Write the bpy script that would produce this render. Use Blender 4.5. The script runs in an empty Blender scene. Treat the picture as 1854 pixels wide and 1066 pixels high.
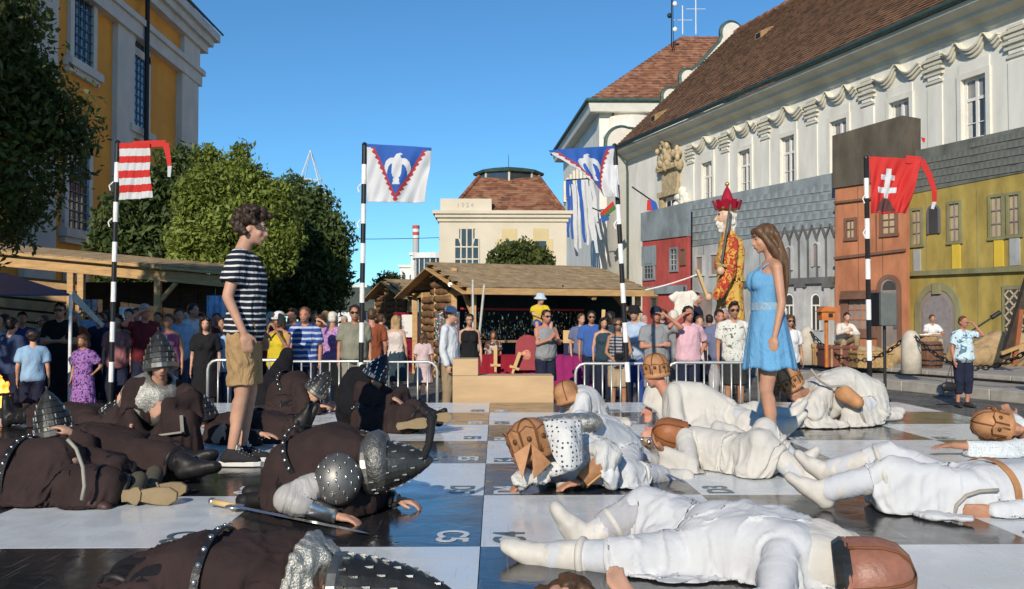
import bpy, bmesh, math, random
import numpy as np
from mathutils import Vector as V, Matrix, Euler, noise
random.seed(7)
PI = math.pi
R = math.radians
scene = bpy.context.scene
C = scene.collection
# ------------------------------------------------------------------ camera
F, CX, CY = 1748.0, 927.0, 533.0
cd = bpy.data.cameras.new('camera'); cam = bpy.data.objects.new('camera', cd); C.objects.link(cam)
cam.location = (0, 0, 1.55)
cam.rotation_euler = (R(90) + math.atan(47 / F), 0, -math.atan(30 / F))
cd.sensor_width = 36; cd.lens = 36 * F / 1854; cd.clip_end = 3000; cd.clip_start = .05
scene.camera = cam
# ------------------------------------------------------------------ sky and sun (low, behind the camera and a little to the left)
SUN_EL, SUN_DIR = R(26), V((.30, .95, 0)).normalized()      # direction the light travels over the ground
w = bpy.data.worlds.new('World'); scene.world = w; w.use_nodes = True
nt = w.node_tree; bg = nt.nodes['Background']
sky = nt.nodes.new('ShaderNodeTexSky'); sky.sky_type = 'NISHITA'; sky.sun_disc = False
sky.sun_elevation = SUN_EL; sky.sun_rotation = math.atan2(-SUN_DIR.x, -SUN_DIR.y)
sky.air_density = .85; sky.dust_density = .0; sky.ozone_density = 4.0; sky.altitude = 200
hs = nt.nodes.new('ShaderNodeMix'); hs.data_type = 'RGBA'; hs.blend_type = 'MULTIPLY'; hs.inputs[0].default_value = 1; hs.inputs[7].default_value = (.50, .82, .93, 1)   # clear deep-blue air
nt.links.new(sky.outputs[0], hs.inputs[6]); nt.links.new(hs.outputs[2], bg.inputs[0]); bg.inputs[1].default_value = .12
sl = bpy.data.lights.new('sun', 'SUN'); sun = bpy.data.objects.new('sun', sl); C.objects.link(sun)
sl.energy = 3.75; sl.angle = R(.55); sl.color = (1, .89, .74)
ld = V((SUN_DIR.x * math.cos(SUN_EL), SUN_DIR.y * math.cos(SUN_EL), -math.sin(SUN_EL)))
sun.rotation_euler = ld.to_track_quat('-Z', 'Y').to_euler()
vs = scene.view_settings; vs.view_transform = 'Standard'; vs.look = 'None'; vs.exposure = .28; vs.gamma = 1
scene.cycles.use_denoising = True
scene.cycles.max_bounces = 6; scene.cycles.glossy_bounces = 3; scene.cycles.transparent_max_bounces = 6
scene.cycles.sample_clamp_indirect = 6
# ------------------------------------------------------------------ sight lines: a pixel of the photograph to a point of the place
RM = cam.rotation_euler.to_matrix()
O = V(cam.location)
def ray(px, py): return RM @ V(((px - CX) / F, (CY - py) / F, -1))
def at(px, py, Y):
    d = ray(px, py); return O + d * (Y / d.y)
def g(px, py, z):
    d = ray(px, py); return O + d * ((z - O.z) / d.z)
def zat(py, Y): return 1.55 + (580 - py) * Y / F
def xat(px, Y): return (px - 897) / F * Y
# ------------------------------------------------------------------ materials
MATS = {}
def M(name, col=(.5, .5, .5), rough=.8, metal=0, var=.15, scale=6, bump=0, bscale=60, spec=.35, col2=None, stretch=None, bdist=.02, coat=0, sheen=0, detail=6):
    if name in MATS: return MATS[name]
    m = bpy.data.materials.new(name); m.use_nodes = True; MATS[name] = m
    n = m.node_tree; b = n.nodes['Principled BSDF']
    b.inputs['Roughness'].default_value = rough; b.inputs['Metallic'].default_value = metal
    b.inputs['Specular IOR Level'].default_value = spec
    if coat: b.inputs['Coat Weight'].default_value = coat; b.inputs['Coat Roughness'].default_value = .08
    if sheen: b.inputs['Sheen Weight'].default_value = sheen
    tc = n.nodes.new('ShaderNodeTexCoord'); src = tc.outputs['Object']
    if stretch:
        mp = n.nodes.new('ShaderNodeMapping'); mp.inputs['Scale'].default_value = stretch
        n.links.new(src, mp.inputs[0]); src = mp.outputs[0]
    nz = n.nodes.new('ShaderNodeTexNoise'); nz.inputs['Scale'].default_value = scale; nz.inputs['Detail'].default_value = detail
    nz.inputs['Roughness'].default_value = .62
    n.links.new(src, nz.inputs['Vector'])
    cr = n.nodes.new('ShaderNodeValToRGB'); e = cr.color_ramp.elements
    a = [max(0, c * (1 - var)) for c in col]; d = [min(1, c * (1 + var)) for c in col] if col2 is None else col2
    e[0].position = .32; e[1].position = .68
    e[0].color = (*a, 1); e[1].color = (*d, 1)
    n.links.new(nz.outputs[0], cr.inputs[0]); n.links.new(cr.outputs[0], b.inputs['Base Color'])
    if bump:
        n2 = n.nodes.new('ShaderNodeTexNoise'); n2.inputs['Scale'].default_value = bscale; n2.inputs['Detail'].default_value = 5
        n.links.new(src, n2.inputs['Vector'])
        bp = n.nodes.new('ShaderNodeBump'); bp.inputs['Strength'].default_value = bump; bp.inputs['Distance'].default_value = bdist
        n.links.new(n2.outputs[0], bp.inputs['Height']); n.links.new(bp.outputs[0], b.inputs['Normal'])
    return m
def nodes_of(m): return m.node_tree, m.node_tree.nodes['Principled BSDF']
def cloth(name, col, var=.14, fold=.55, fs=7, rough=.92, weave=0, col2=None, stretch=(1, 1, .55)):
    """woven cloth: soft creases from stretched noise, faint uneven colour"""
    if name in MATS: return MATS[name]
    m = M(name, col, rough=rough, var=var, scale=5, col2=col2, spec=.2)
    n, b = nodes_of(m)
    tc = n.nodes.new('ShaderNodeTexCoord'); mp = n.nodes.new('ShaderNodeMapping'); mp.inputs['Scale'].default_value = stretch
    n.links.new(tc.outputs['Object'], mp.inputs[0])
    w1 = n.nodes.new('ShaderNodeTexNoise'); w1.inputs['Scale'].default_value = fs; w1.inputs['Detail'].default_value = 3; w1.inputs['Distortion'].default_value = 1.3
    n.links.new(mp.outputs[0], w1.inputs['Vector'])
    w2 = n.nodes.new('ShaderNodeTexNoise'); w2.inputs['Scale'].default_value = fs * 22; w2.inputs['Detail'].default_value = 2
    n.links.new(mp.outputs[0], w2.inputs['Vector'])
    ad = n.nodes.new('ShaderNodeMath'); ad.operation = 'MULTIPLY_ADD'; ad.inputs[1].default_value = .06
    n.links.new(w2.outputs[0], ad.inputs[0]); n.links.new(w1.outputs[0], ad.inputs[2])
    bp = n.nodes.new('ShaderNodeBump'); bp.inputs['Strength'].default_value = fold; bp.inputs['Distance'].default_value = .06
    n.links.new(ad.outputs[0], bp.inputs['Height']); n.links.new(bp.outputs[0], b.inputs['Normal'])
    return m
def striped(name, c1, c2, period, duty=.5, axis='Z', base=None, rough=.9):
    """cloth printed with bands along one axis"""
    if name in MATS: return MATS[name]
    m = cloth(name, c1); n, b = nodes_of(m)
    tc = n.nodes.new('ShaderNodeTexCoord'); sp = n.nodes.new('ShaderNodeSeparateXYZ'); n.links.new(tc.outputs['Object'], sp.inputs[0])
    nz = n.nodes.new('ShaderNodeTexNoise'); nz.inputs['Scale'].default_value = 9; n.links.new(tc.outputs['Object'], nz.inputs['Vector'])
    a = n.nodes.new('ShaderNodeMath'); a.operation = 'MULTIPLY_ADD'; a.inputs[1].default_value = period * .35
    n.links.new(nz.outputs[0], a.inputs[0]); n.links.new(sp.outputs[axis], a.inputs[2])
    f = n.nodes.new('ShaderNodeMath'); f.operation = 'DIVIDE'; f.inputs[1].default_value = period; n.links.new(a.outputs[0], f.inputs[0])
    fr = n.nodes.new('ShaderNodeMath'); fr.operation = 'FRACT'; n.links.new(f.outputs[0], fr.inputs[0])
    lt = n.nodes.new('ShaderNodeMath'); lt.operation = 'LESS_THAN'; lt.inputs[1].default_value = duty; n.links.new(fr.outputs[0], lt.inputs[0])
    mx = n.nodes.new('ShaderNodeMix'); mx.data_type = 'RGBA'
    mx.inputs[6].default_value = (*c1, 1); mx.inputs[7].default_value = (*c2, 1)
    n.links.new(lt.outputs[0], mx.inputs[0]); n.links.new(mx.outputs[2], b.inputs['Base Color'])
    return m
def printed(name, c1, c2, scale=18, thr=.55, kind='noise'):
    """cloth with an all-over print (blots or small dots)"""
    if name in MATS: return MATS[name]
    m = cloth(name, c1); n, b = nodes_of(m)
    tc = n.nodes.new('ShaderNodeTexCoord')
    if kind == 'dots':
        t = n.nodes.new('ShaderNodeTexVoronoi'); t.inputs['Randomness'].default_value = .35; out = t.outputs['Distance']
    else:
        t = n.nodes.new('ShaderNodeTexNoise'); t.inputs['Detail'].default_value = 2; t.inputs['Distortion'].default_value = 1.2; out = t.outputs[0]
    t.inputs['Scale'].default_value = scale; n.links.new(tc.outputs['Object'], t.inputs['Vector'])
    lt = n.nodes.new('ShaderNodeMath'); lt.operation = 'LESS_THAN' if kind == 'dots' else 'GREATER_THAN'; lt.inputs[1].default_value = thr
    n.links.new(out, lt.inputs[0])
    mx = n.nodes.new('ShaderNodeMix'); mx.data_type = 'RGBA'; mx.inputs[6].default_value = (*c1, 1); mx.inputs[7].default_value = (*c2, 1)
    n.links.new(lt.outputs[0], mx.inputs[0]); n.links.new(mx.outputs[2], b.inputs['Base Color'])
    return m
# ------------------------------------------------------------------ objects
PM = {}
def tag(o, label=None, cat=None, group=None, kind=None):
    if label: o['label'] = label
    if cat: o['category'] = cat
    if group: o['group'] = group
    if kind: o['kind'] = kind
    return o
def thing(name, label, cat, loc=(0, 0, 0), rz=0, group=None, kind=None):
    o = bpy.data.objects.new(name, None); C.objects.link(o); o.location = loc; o.rotation_euler = (0, 0, rz)
    o.empty_display_size = .1
    PM[o.name] = Matrix.Translation(V(loc)) @ Matrix.Rotation(rz, 4, 'Z')
    return tag(o, label, cat, group, kind)
def link(name, me, mat=None, parent=None, local=False):
    o = bpy.data.objects.new(name, me); C.objects.link(o)
    if mat:
        for mm in (mat if isinstance(mat, (list, tuple)) else [mat]): me.materials.append(mm)
    PM[o.name] = Matrix.Identity(4)
    if parent:
        o.parent = parent
        if local: PM[o.name] = PM.get(parent.name, Matrix.Identity(4))
        else: o.matrix_parent_inverse = PM[parent.name].inverted()
    return o
def smooth(me): me.polygons.foreach_set('use_smooth', [True] * len(me.polygons))
def dup(o, parent=None):
    c = o.copy(); C.objects.link(c); c.parent = parent
    PM[c.name] = PM.get(o.name, Matrix.Identity(4))
    for ch in list(o.children): dup(ch, c)
    return c
class MB:
    """collects shapes, then becomes ONE mesh object"""
    def __init__(s): s.v = []; s.f = []; s.mi = []; s.m = 0; s.T = Matrix.Identity(4)
    def add(s, vs, fs):
        k = len(s.v); s.v += [tuple(s.T @ V(p)) for p in vs]
        for f in fs: s.f.append([i + k for i in f]); s.mi.append(s.m)
        return s
    def box(s, c, d, rot=None):
        x, y, z = d[0] / 2, d[1] / 2, d[2] / 2
        p = [V((a, b, e)) for e in (-z, z) for b in (-y, y) for a in (-x, x)]
        if rot is not None: p = [rot @ q for q in p]
        c = V(c)
        return s.add([q + c for q in p], [(0, 2, 3, 1), (4, 5, 7, 6), (0, 1, 5, 4), (2, 6, 7, 3), (0, 4, 6, 2), (1, 3, 7, 5)])
    def beam(s, a, b, w, h, up=(0, 0, 1)):
        a, b = V(a), V(b); d = (b - a); L = d.length; d.normalize(); x = d.cross(V(up))
        if x.length < 1e-4: x = d.cross(V((1, 0, 0)))
        x.normalize(); z = x.cross(d)
        rot = Matrix((x, d, z)).transposed()
        return s.box((a + b) / 2, (w, L, h), rot)
    def hexa(s, p): return s.add(p, [(0, 3, 2, 1), (4, 5, 6, 7), (0, 1, 5, 4), (1, 2, 6, 5), (2, 3, 7, 6), (3, 0, 4, 7)])
    def tube(s, pts, r, n=8, caps=True):
        pts = [V(p) for p in pts]; rr = r if isinstance(r, (list, tuple)) else [r] * len(pts)
        vs = []; u = None
        for i, p in enumerate(pts):
            t = (pts[min(i + 1, len(pts) - 1)] - pts[max(i - 1, 0)]).normalized()
            if u is None:
                u = t.cross(V((0, 0, 1)))
                if u.length < .05: u = t.cross(V((0, 1, 0)))
            u = (u - t * u.dot(t)).normalized(); w_ = t.cross(u)
            for k in range(n):
                a = 2 * PI * k / n; vs.append(p + (u * math.cos(a) + w_ * math.sin(a)) * rr[i])
        fs = [(i * n + k, i * n + (k + 1) % n, (i + 1) * n + (k + 1) % n, (i + 1) * n + k) for i in range(len(pts) - 1) for k in range(n)]
        if caps: fs += [tuple(range(n))[::-1], tuple(range((len(pts) - 1) * n, len(pts) * n))]
        return s.add(vs, fs)
    def lathe(s, prof, n=16, c=(0, 0, 0), M3=None, sq=(1, 1)):
        c = V(c); vs = []
        for r, z in prof:
            for k in range(n):
                a = 2 * PI * k / n; p = V((r * math.cos(a) * sq[0], r * math.sin(a) * sq[1], z))
                vs.append(c + (M3 @ p if M3 is not None else p))
        m = len(prof)
        fs = [(i * n + k, i * n + (k + 1) % n, (i + 1) * n + (k + 1) % n, (i + 1) * n + k) for i in range(m - 1) for k in range(n)]
        fs += [tuple(range(n))[::-1], tuple(range((m - 1) * n, m * n))]
        return s.add(vs, fs)
    def prism(s, poly, o, ax, ay, az):
        """poly in the ax/ay plane at o, pushed along az"""
        o, ax, ay, az = V(o), V(ax), V(ay), V(az); n = len(poly)
        p0 = [o + ax * x + ay * y for x, y in poly]
        vs = p0 + [p + az for p in p0]
        fs = [tuple(range(n))[::-1], tuple(range(n, 2 * n))] + [(i, (i + 1) % n, n + (i + 1) % n, n + i) for i in range(n)]
        return s.add(vs, fs)
    def sphere(s, c, r, n=10, m=7, M3=None):
        r = r if isinstance(r, (list, tuple)) else (r, r, r); c = V(c)
        vs = []; fs = []
        for i in range(m + 1):
            th = PI * i / m
            for k in range(n):
                p = V((r[0] * math.sin(th) * math.cos(2 * PI * k / n), r[1] * math.sin(th) * math.sin(2 * PI * k / n), r[2] * math.cos(th)))
                vs.append(c + (M3 @ p if M3 is not None else p))
        for i in range(m):
            for k in range(n): fs.append((i * n + k, (i + 1) * n + k, (i + 1) * n + (k + 1) % n, i * n + (k + 1) % n))
        return s.add(vs, fs)
    def mesh(s, name):
        me = bpy.data.meshes.new(name); me.from_pydata(s.v, [], s.f); me.polygons.foreach_set('material_index', s.mi); me.validate(); me.update()
        b = bmesh.new(); b.from_mesh(me); bmesh.ops.recalc_face_normals(b, faces=b.faces); b.to_mesh(me); b.free()
        return me
    def build(s, name, mat, parent=None, sm=False, local=False, bevel=0, kind=None):
        me = s.mesh(name)
        if sm: smooth(me)
        o = link(name, me, mat, parent, local)
        if bevel:
            b = o.modifiers.new('bevel', 'BEVEL'); b.width = bevel; b.segments = 2; b.limit_method = 'ANGLE'
        if kind: o['kind'] = kind
        return o
def struct(name, mb, mat, kind='structure', parent=None, **k):
    o = mb.build(name, mat, parent, **k)
    if parent is None: o['kind'] = kind
    return o
def wobble(a, b, n, sag):
    a, b = V(a), V(b)
    return [a.lerp(b, i / n) - V((0, 0, sag * 4 * (i / n) * (1 - i / n))) for i in range(n + 1)]
# ================================================================== the setting
def ground_mat():
    m = M('cobble_ground', (.14, .135, .125), rough=.75, var=.4, scale=1.3, bump=.3, bscale=9)
    n, b = nodes_of(m); tc = n.nodes.new('ShaderNodeTexCoord')
    vo = n.nodes.new('ShaderNodeTexVoronoi'); vo.feature = 'DISTANCE_TO_EDGE'; vo.inputs['Scale'].default_value = 7
    n.links.new(tc.outputs['Object'], vo.inputs['Vector'])
    r = n.nodes.new('ShaderNodeMapRange'); r.inputs[1].default_value = 0; r.inputs[2].default_value = .12; r.inputs[3].default_value = .35; r.inputs[4].default_value = 1
    n.links.new(vo.outputs['Distance'], r.inputs[0])
    mx = n.nodes.new('ShaderNodeMix'); mx.data_type = 'RGBA'; mx.blend_type = 'MULTIPLY'; mx.inputs[0].default_value = 1
    old = b.inputs['Base Color'].links[0].from_socket
    n.links.new(old, mx.inputs[6]); n.links.new(r.outputs[0], mx.inputs[7]); n.links.new(mx.outputs[2], b.inputs['Base Color'])
    return m
mb = MB(); mb.add([(-900, -300, 0), (900, -300, 0), (900, 1600, 0), (-900, 1600, 0)], [(0, 1, 2, 3)])
struct('ground', mb, ground_mat())
STONE = M('kerb_stone', (.36, .34, .30), rough=.85, var=.2, scale=4, bump=.25, bscale=40)
PAVE = M('pavement_stone', (.30, .28, .25), rough=.85, var=.25, scale=2.5, bump=.2, bscale=30)
# raised pavement along the palace: two low steps, kerb stones laid one by one
U = V((-.278, .96, 0)).normalized(); NIN = V((.96, .278, 0)).normalized()
K0 = g(1820, 728, 0); K0.z = 0
def kp(s, t, z): p = K0 + U * s + NIN * t; return V((p.x, p.y, z))
mb = MB(); mb.hexa([kp(-30, .42, 0), kp(60, .42, 0), kp(60, 30, 0), kp(-30, 30, 0), kp(-30, .42, .216), kp(60, .42, .216), kp(60, 30, .216), kp(-30, 30, .216)])
pav = struct('pavement', mb, PAVE)
mb = MB(); mb.hexa([kp(-30, 1.9, .2), kp(60, 1.9, .2), kp(60, 30, .2), kp(-30, 30, .2), kp(-30, 1.9, .36), kp(60, 1.9, .36), kp(60, 30, .36), kp(-30, 30, .36)])
mb.build('upper_step', PAVE, pav)
kb = None
for i in range(26):
    s0 = -9 + i * 1.25
    if kb is None:
        m_ = MB(); m_.box((0, 0, .11), (1.235, .42, .226)); me_kerb = m_.mesh('kerb_stone'); me_kerb.materials.append(STONE); kb = me_kerb
        m_ = MB(); m_.box((0, 0, .0), (1.235, .4, .1)); kb2 = m_.mesh('step_stone'); kb2.materials.append(STONE)
    for me_, t, z in ((kb, .2, random.uniform(0, .008)), (kb2, 1.93, .322)):
        o = bpy.data.objects.new('kerb_stone', me_); C.objects.link(o); o.parent = pav
        o.location = kp(s0, t, z); o.rotation_euler = (0, random.uniform(-.004, .004), math.atan2(U.y, U.x))
        bv = o.modifiers.new('b', 'BEVEL'); bv.width = .02; bv.segments = 2

# ------------------------------------------------------------------ tiles
def tile_mat(name, c1, c2, c3, sx, sz):
    """old plain clay tiles: brick pattern of uneven colours over the stepped courses"""
    m = M(name, c1, rough=.85, var=.3, scale=.6, bump=.4, bscale=14, bdist=.05)
    n, b = nodes_of(m); tc = n.nodes.new('ShaderNodeTexCoord')
    vo = n.nodes.new('ShaderNodeTexVoronoi'); vo.inputs['Scale'].default_value = sx
    mp = n.nodes.new('ShaderNodeMapping'); mp.inputs['Scale'].default_value = (1, 1, sz); n.links.new(tc.outputs['Object'], mp.inputs[0]); n.links.new(mp.outputs[0], vo.inputs['Vector'])
    cr = n.nodes.new('ShaderNodeValToRGB'); e = cr.color_ramp.elements
    e[0].color = (*c2, 1); e[0].position = .1; e[1].color = (*c3, 1); e[1].position = .9
    k = cr.color_ramp.elements.new(.5); k.color = (*c1, 1)
    sp = n.nodes.new('ShaderNodeSeparateColor'); n.links.new(vo.outputs['Color'], sp.inputs[0]); n.links.new(sp.outputs[0], cr.inputs[0])
    mx = n.nodes.new('ShaderNodeMix'); mx.data_type = 'RGBA'; mx.inputs[0].default_value = .7
    old = b.inputs['Base Color'].links[0].from_socket
    n.links.new(old, mx.inputs[6]); n.links.new(cr.outputs[0], mx.inputs[7]); n.links.new(mx.outputs[2], b.inputs['Base Color'])
    return m
TILE = tile_mat('old_roof_tiles', (.225, .122, .066), (.095, .06, .038), (.32, .18, .10), 2.6, 1.6)
TILE2 = tile_mat('red_roof_tiles', (.26, .11, .06), (.12, .06, .04), (.36, .2, .12), 2.4, 1.6)
def courses(mb, a0, a1, b0, b1, n, lift=.05):
    """a sloping roof field from eave line a0-a1 to ridge line b0-b1 as n stepped tile courses"""
    a0, a1, b0, b1 = V(a0), V(a1), V(b0), V(b1)
    up = (a1 - a0).cross(b0 - a0)
    if up.length < 1e-6: up = (a1 - a0).cross(b1 - a0)
    up.normalize()
    if up.z < 0: up = -up
    for i in range(n):
        t0, t1 = i / n, (i + 1) / n
        p = [a0.lerp(b0, t0), a1.lerp(b1, t0), a1.lerp(b1, t1), a0.lerp(b0, t1)]
        q = [p[0] + up * lift, p[1] + up * lift, p[2] + up * .004, p[3] + up * .004]
        mb.add([p[0] - up * .05, p[1] - up * .05] + q, [(2, 3, 4, 5), (0, 1, 3, 2)])
STUCCO = M('pale_stucco', (.72, .705, .63), rough=.9, var=.15, scale=.9, stretch=(1, 1, .3), bump=.12, bscale=20)
TRIM = M('white_trim', (.70, .68, .60), rough=.85, var=.07, scale=1.5, bump=.08, bscale=25)
CORN = M('cornice_plaster', (.62, .59, .48), rough=.9, var=.12, scale=.8)
COPPER = M('green_copper', (.05, .09, .075), rough=.6, var=.3, scale=3, metal=.2)
WINW = M('window_paint', (.75, .74, .69), rough=.5, var=.05)
GLASS = M('window_glass', (.035, .045, .05), rough=.06, var=.3, scale=1.2, spec=.8)
CURT = M('curtain_glass', (.27, .26, .24), rough=.12, var=.25, scale=2, spec=.8)
IRON = M('dark_iron', (.03, .032, .035), rough=.5, metal=.6, var=.2)
WOOD = M('pale_timber', (.48, .30, .13), rough=.7, var=.22, scale=3, stretch=(1, 1, 6), bump=.15, bscale=14)
WOOD2 = M('weathered_timber', (.33, .21, .10), rough=.8, var=.3, scale=3, bump=.2, bscale=20)
LOGM = M('log_bark', (.19, .105, .05), rough=.9, var=.4, scale=5, bump=.6, bscale=18)

# ------------------------------------------------------------------ palace on the right
A = V((9.5, 69, 0))
def fp(s, t, z): p = A - U * s + NIN * t; return V((p.x, p.y, z))
pal = thing('palace', 'long pale baroque palace with brown tiled roof and wavy window hoods', 'building', A)
EXs = -U
def fbox(mb, s0, s1, t0, t1, z0, z1):
    mb.hexa([fp(s0, t0, z0), fp(s1, t0, z0), fp(s1, t1, z0), fp(s0, t1, z0), fp(s0, t0, z1), fp(s1, t0, z1), fp(s1, t1, z1), fp(s0, t1, z1)])
WS = [(69 - y) / .96 for y in (37.2, 41.3, 45.4, 49.5, 53.6, 57.7)]
WS = [WS[0] + 4.27] + WS
SEND = 68
wall = MB()
fbox(wall, 0, SEND, 0, 18, 0, 8.62); fbox(wall, 0, SEND, 0, 18, 11.1, 13.2)
ed = sorted(WS); prev = 0
for s in ed + [None]:
    if s is None: fbox(wall, prev, SEND, 0, 18, 8.62, 11.1)
    else: fbox(wall, prev, s - .66, 0, 18, 8.62, 11.1); prev = s + .66
for s in WS: fbox(wall, s - .66, s + .66, .32, 18, 8.62, 11.1)
wall.build('wall', STUCCO, pal)
corn = MB()
prof = [(0, 12.75), (-.1, 12.78), (-.14, 13.0), (-.5, 13.15), (-.62, 13.2), (-.64, 13.32), (-1.05, 13.55), (-1.08, 13.72), (0, 13.74)]
P0 = [fp(0.0, t, z) for t, z in prof]; P1 = [fp(SEND, t, z) for t, z in prof]; n_ = len(prof)
corn.add(P0 + P1, [tuple(range(n_)), tuple(range(n_, 2 * n_))[::-1]] + [(i, (i + 1) % n_, n_ + (i + 1) % n_, n_ + i) for i in range(n_)])
corn.build('cornice', CORN, pal)
lip = MB(); lip.add([fp(0, -.66, 13.325), fp(SEND, -.66, 13.325), fp(SEND, -.66, 13.37), fp(0, -.66, 13.37), fp(0, -.63, 13.325), fp(SEND, -.63, 13.325), fp(SEND, -.63, 13.37), fp(0, -.63, 13.37)], [(0, 1, 2, 3), (4, 7, 6, 5), (0, 4, 5, 1), (3, 2, 6, 7)])
lip.build('cornice_lip', TRIM, pal)
gut = MB(); gut.tube([fp(0, -1.18, 13.85), fp(SEND, -1.18, 13.85)], .13, 10); gut.build('gutter', COPPER, pal, sm=True)
dp = MB(); dp.tube([fp(.25, -1.1, 13.7), fp(.25, -.2, 12.7), fp(.25, -.14, 12.2), fp(.25, -.14, 0)], .08, 8); dp.build('downpipe', COPPER, pal, sm=True)
roof = MB(); courses(roof, fp(-.1, -1.15, 13.8), fp(SEND, -1.15, 13.8), fp(-.1, 8.6, 23.0), fp(SEND, 8.6, 23.0), 46, .06)
courses(roof, fp(SEND, 18.3, 13.8), fp(-.1, 18.3, 13.8), fp(SEND, 8.6, 23.0), fp(-.1, 8.6, 23.0), 12, .06)
rf = roof.build('roof', TILE, pal)
rd = MB()
for i in range(60): rd.tube([fp(.3 + i * 1.12, 8.6, 23.02), fp(.3 + i * 1.12 + 1.16, 8.6, 23.07)], [.16, .19], 8)
rd.build('ridge_tiles', TILE2, rf, kind='stuff')
for s, t in ((33.6, 5.4), (9.5, 5.0), (4.0, .2), (50, 4)):
    z = 13.8 + (t + 1.15) * .944
    h = MB(); a_ = fp(s, t, z); h.T = Matrix.Translation(a_) @ Matrix.Rotation(math.atan2(EXs.y, EXs.x), 4, 'Z')
    h.add([(-.35, -.1, 0), (.35, -.1, 0), (.35, -.1, .45), (-.35, -.1, .45), (-.35, 1.1, 1.0), (.35, 1.1, 1.0)], [(0, 1, 2, 3), (0, 3, 4), (1, 5, 2), (3, 2, 5, 4)])
    hh = h.build('roof_hatch', WOOD2, rf)
    h2 = MB(); h2.T = h.T; h2.box((0, -.11, .22), (.5, .02, .3)); h2.build('hatch_opening', IRON, hh)
# scrolled gable parapet over the roof's far end
def arc(cx, cy, r, a0, a1, n=10): return [(cx + r * math.cos(R(a0 + (a1 - a0) * i / n)), cy + r * math.sin(R(a0 + (a1 - a0) * i / n))) for i in range(n + 1)]
top = [(-1.5, 13.4)] + [(-1.55, 14.0)] + arc(-.35, 14.2, 1.2, 170, 70, 10) + [(.9, 15.3), (1.8, 16.15), (2.8, 17.25)] + arc(3.5, 17.9, .6, 195, 75, 8) + [(4.3, 18.7)] + arc(4.95, 19.4, .6, 200, 65, 8) + [(6.0, 20.55), (7.6, 22.3)] + arc(8.6, 23.0, .85, 200, -20, 14)
half = [(x, z) for x, z in top]
bot = [(9.9, 22.4), (8.6, 22.4), (-.6, 13.4)]
gp_ = MB(); gp_.prism(half + bot, fp(-.02, 0, 0), NIN, (0, 0, 1), U * .45)
gpo = gp_.build('gable_parapet', TRIM, pal)
cp = MB(); cp.tube([fp(-.25, x, z + .05) for x, z in half], .2, 6); cp.build('parapet_capping', COPPER, gpo)
# pilaster strips, capitals, windows and their hoods
mids = sorted(WS + [WS[0] + 4.27])
for i in range(len(mids)):
    s = mids[i] - 2.135
    p_ = MB(); fbox(p_, s - .42, s + .42, -.05, .02, .3, 11.2)
    pil = p_.build('pilaster', STUCCO, pal)
    for z, w_, d_ in ((11.32, .46, .07), (11.62, .52, .14), (11.82, .58, .2), (12.05, .5, .15), (12.22, .56, .2), (12.42, .38, .12)):
        c_ = MB(); fbox(c_, s - w_, s + w_, -d_, .02, z, z + .11); c_.build('capital_moulding', CORN, pil)
    k_ = MB(); fbox(k_, s - .34, s + .34, -.09, .01, 11.45, 12.45); k_.build('capital_block', STUCCO, pil)
def hood(s, kind, par):
    hw = 1.45
    def zc(x):
        if kind: return 11.98 + .34 * math.exp(-(x / .3) ** 2) * (1 - .15 * x) - .22 * math.exp(-((abs(x) - .85) / .45) ** 2) + .10 * (abs(x) / hw) ** 3
        return 12.03 + .26 * math.exp(-((abs(x) - .72) / .2) ** 2) - .20 * math.exp(-(x / .5) ** 2) - .16 * math.exp(-((abs(x) - 1.15) / .2) ** 2) + .05 * (abs(x) / hw) ** 3
    N_ = 34; xs = [-hw + 2 * hw * i / N_ for i in range(N_ + 1)]
    for dz, h_, d_ in ((0, .11, .12), (.13, .10, .22), (.25, .07, .30)):
        q = MB(); vs = []
        for x in xs:
            z = zc(x) + dz
            vs += [fp(s + x, .01, z), fp(s + x, -d_, z), fp(s + x, -d_ - .03, z + h_), fp(s + x, .01, z + h_ + .02)]
        fs = []
        for i in range(N_):
            for k in range(4): fs.append((i * 4 + k, i * 4 + (k + 1) % 4, (i + 1) * 4 + (k + 1) % 4, (i + 1) * 4 + k))
        fs += [(0, 1, 2, 3), (N_ * 4 + 3, N_ * 4 + 2, N_ * 4 + 1, N_ * 4)]
        q.add(vs, fs); q.build('hood_moulding', CORN, par)
WIN_KINDS = [0, 0, 1, 0, 1, 0, 1]
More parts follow.
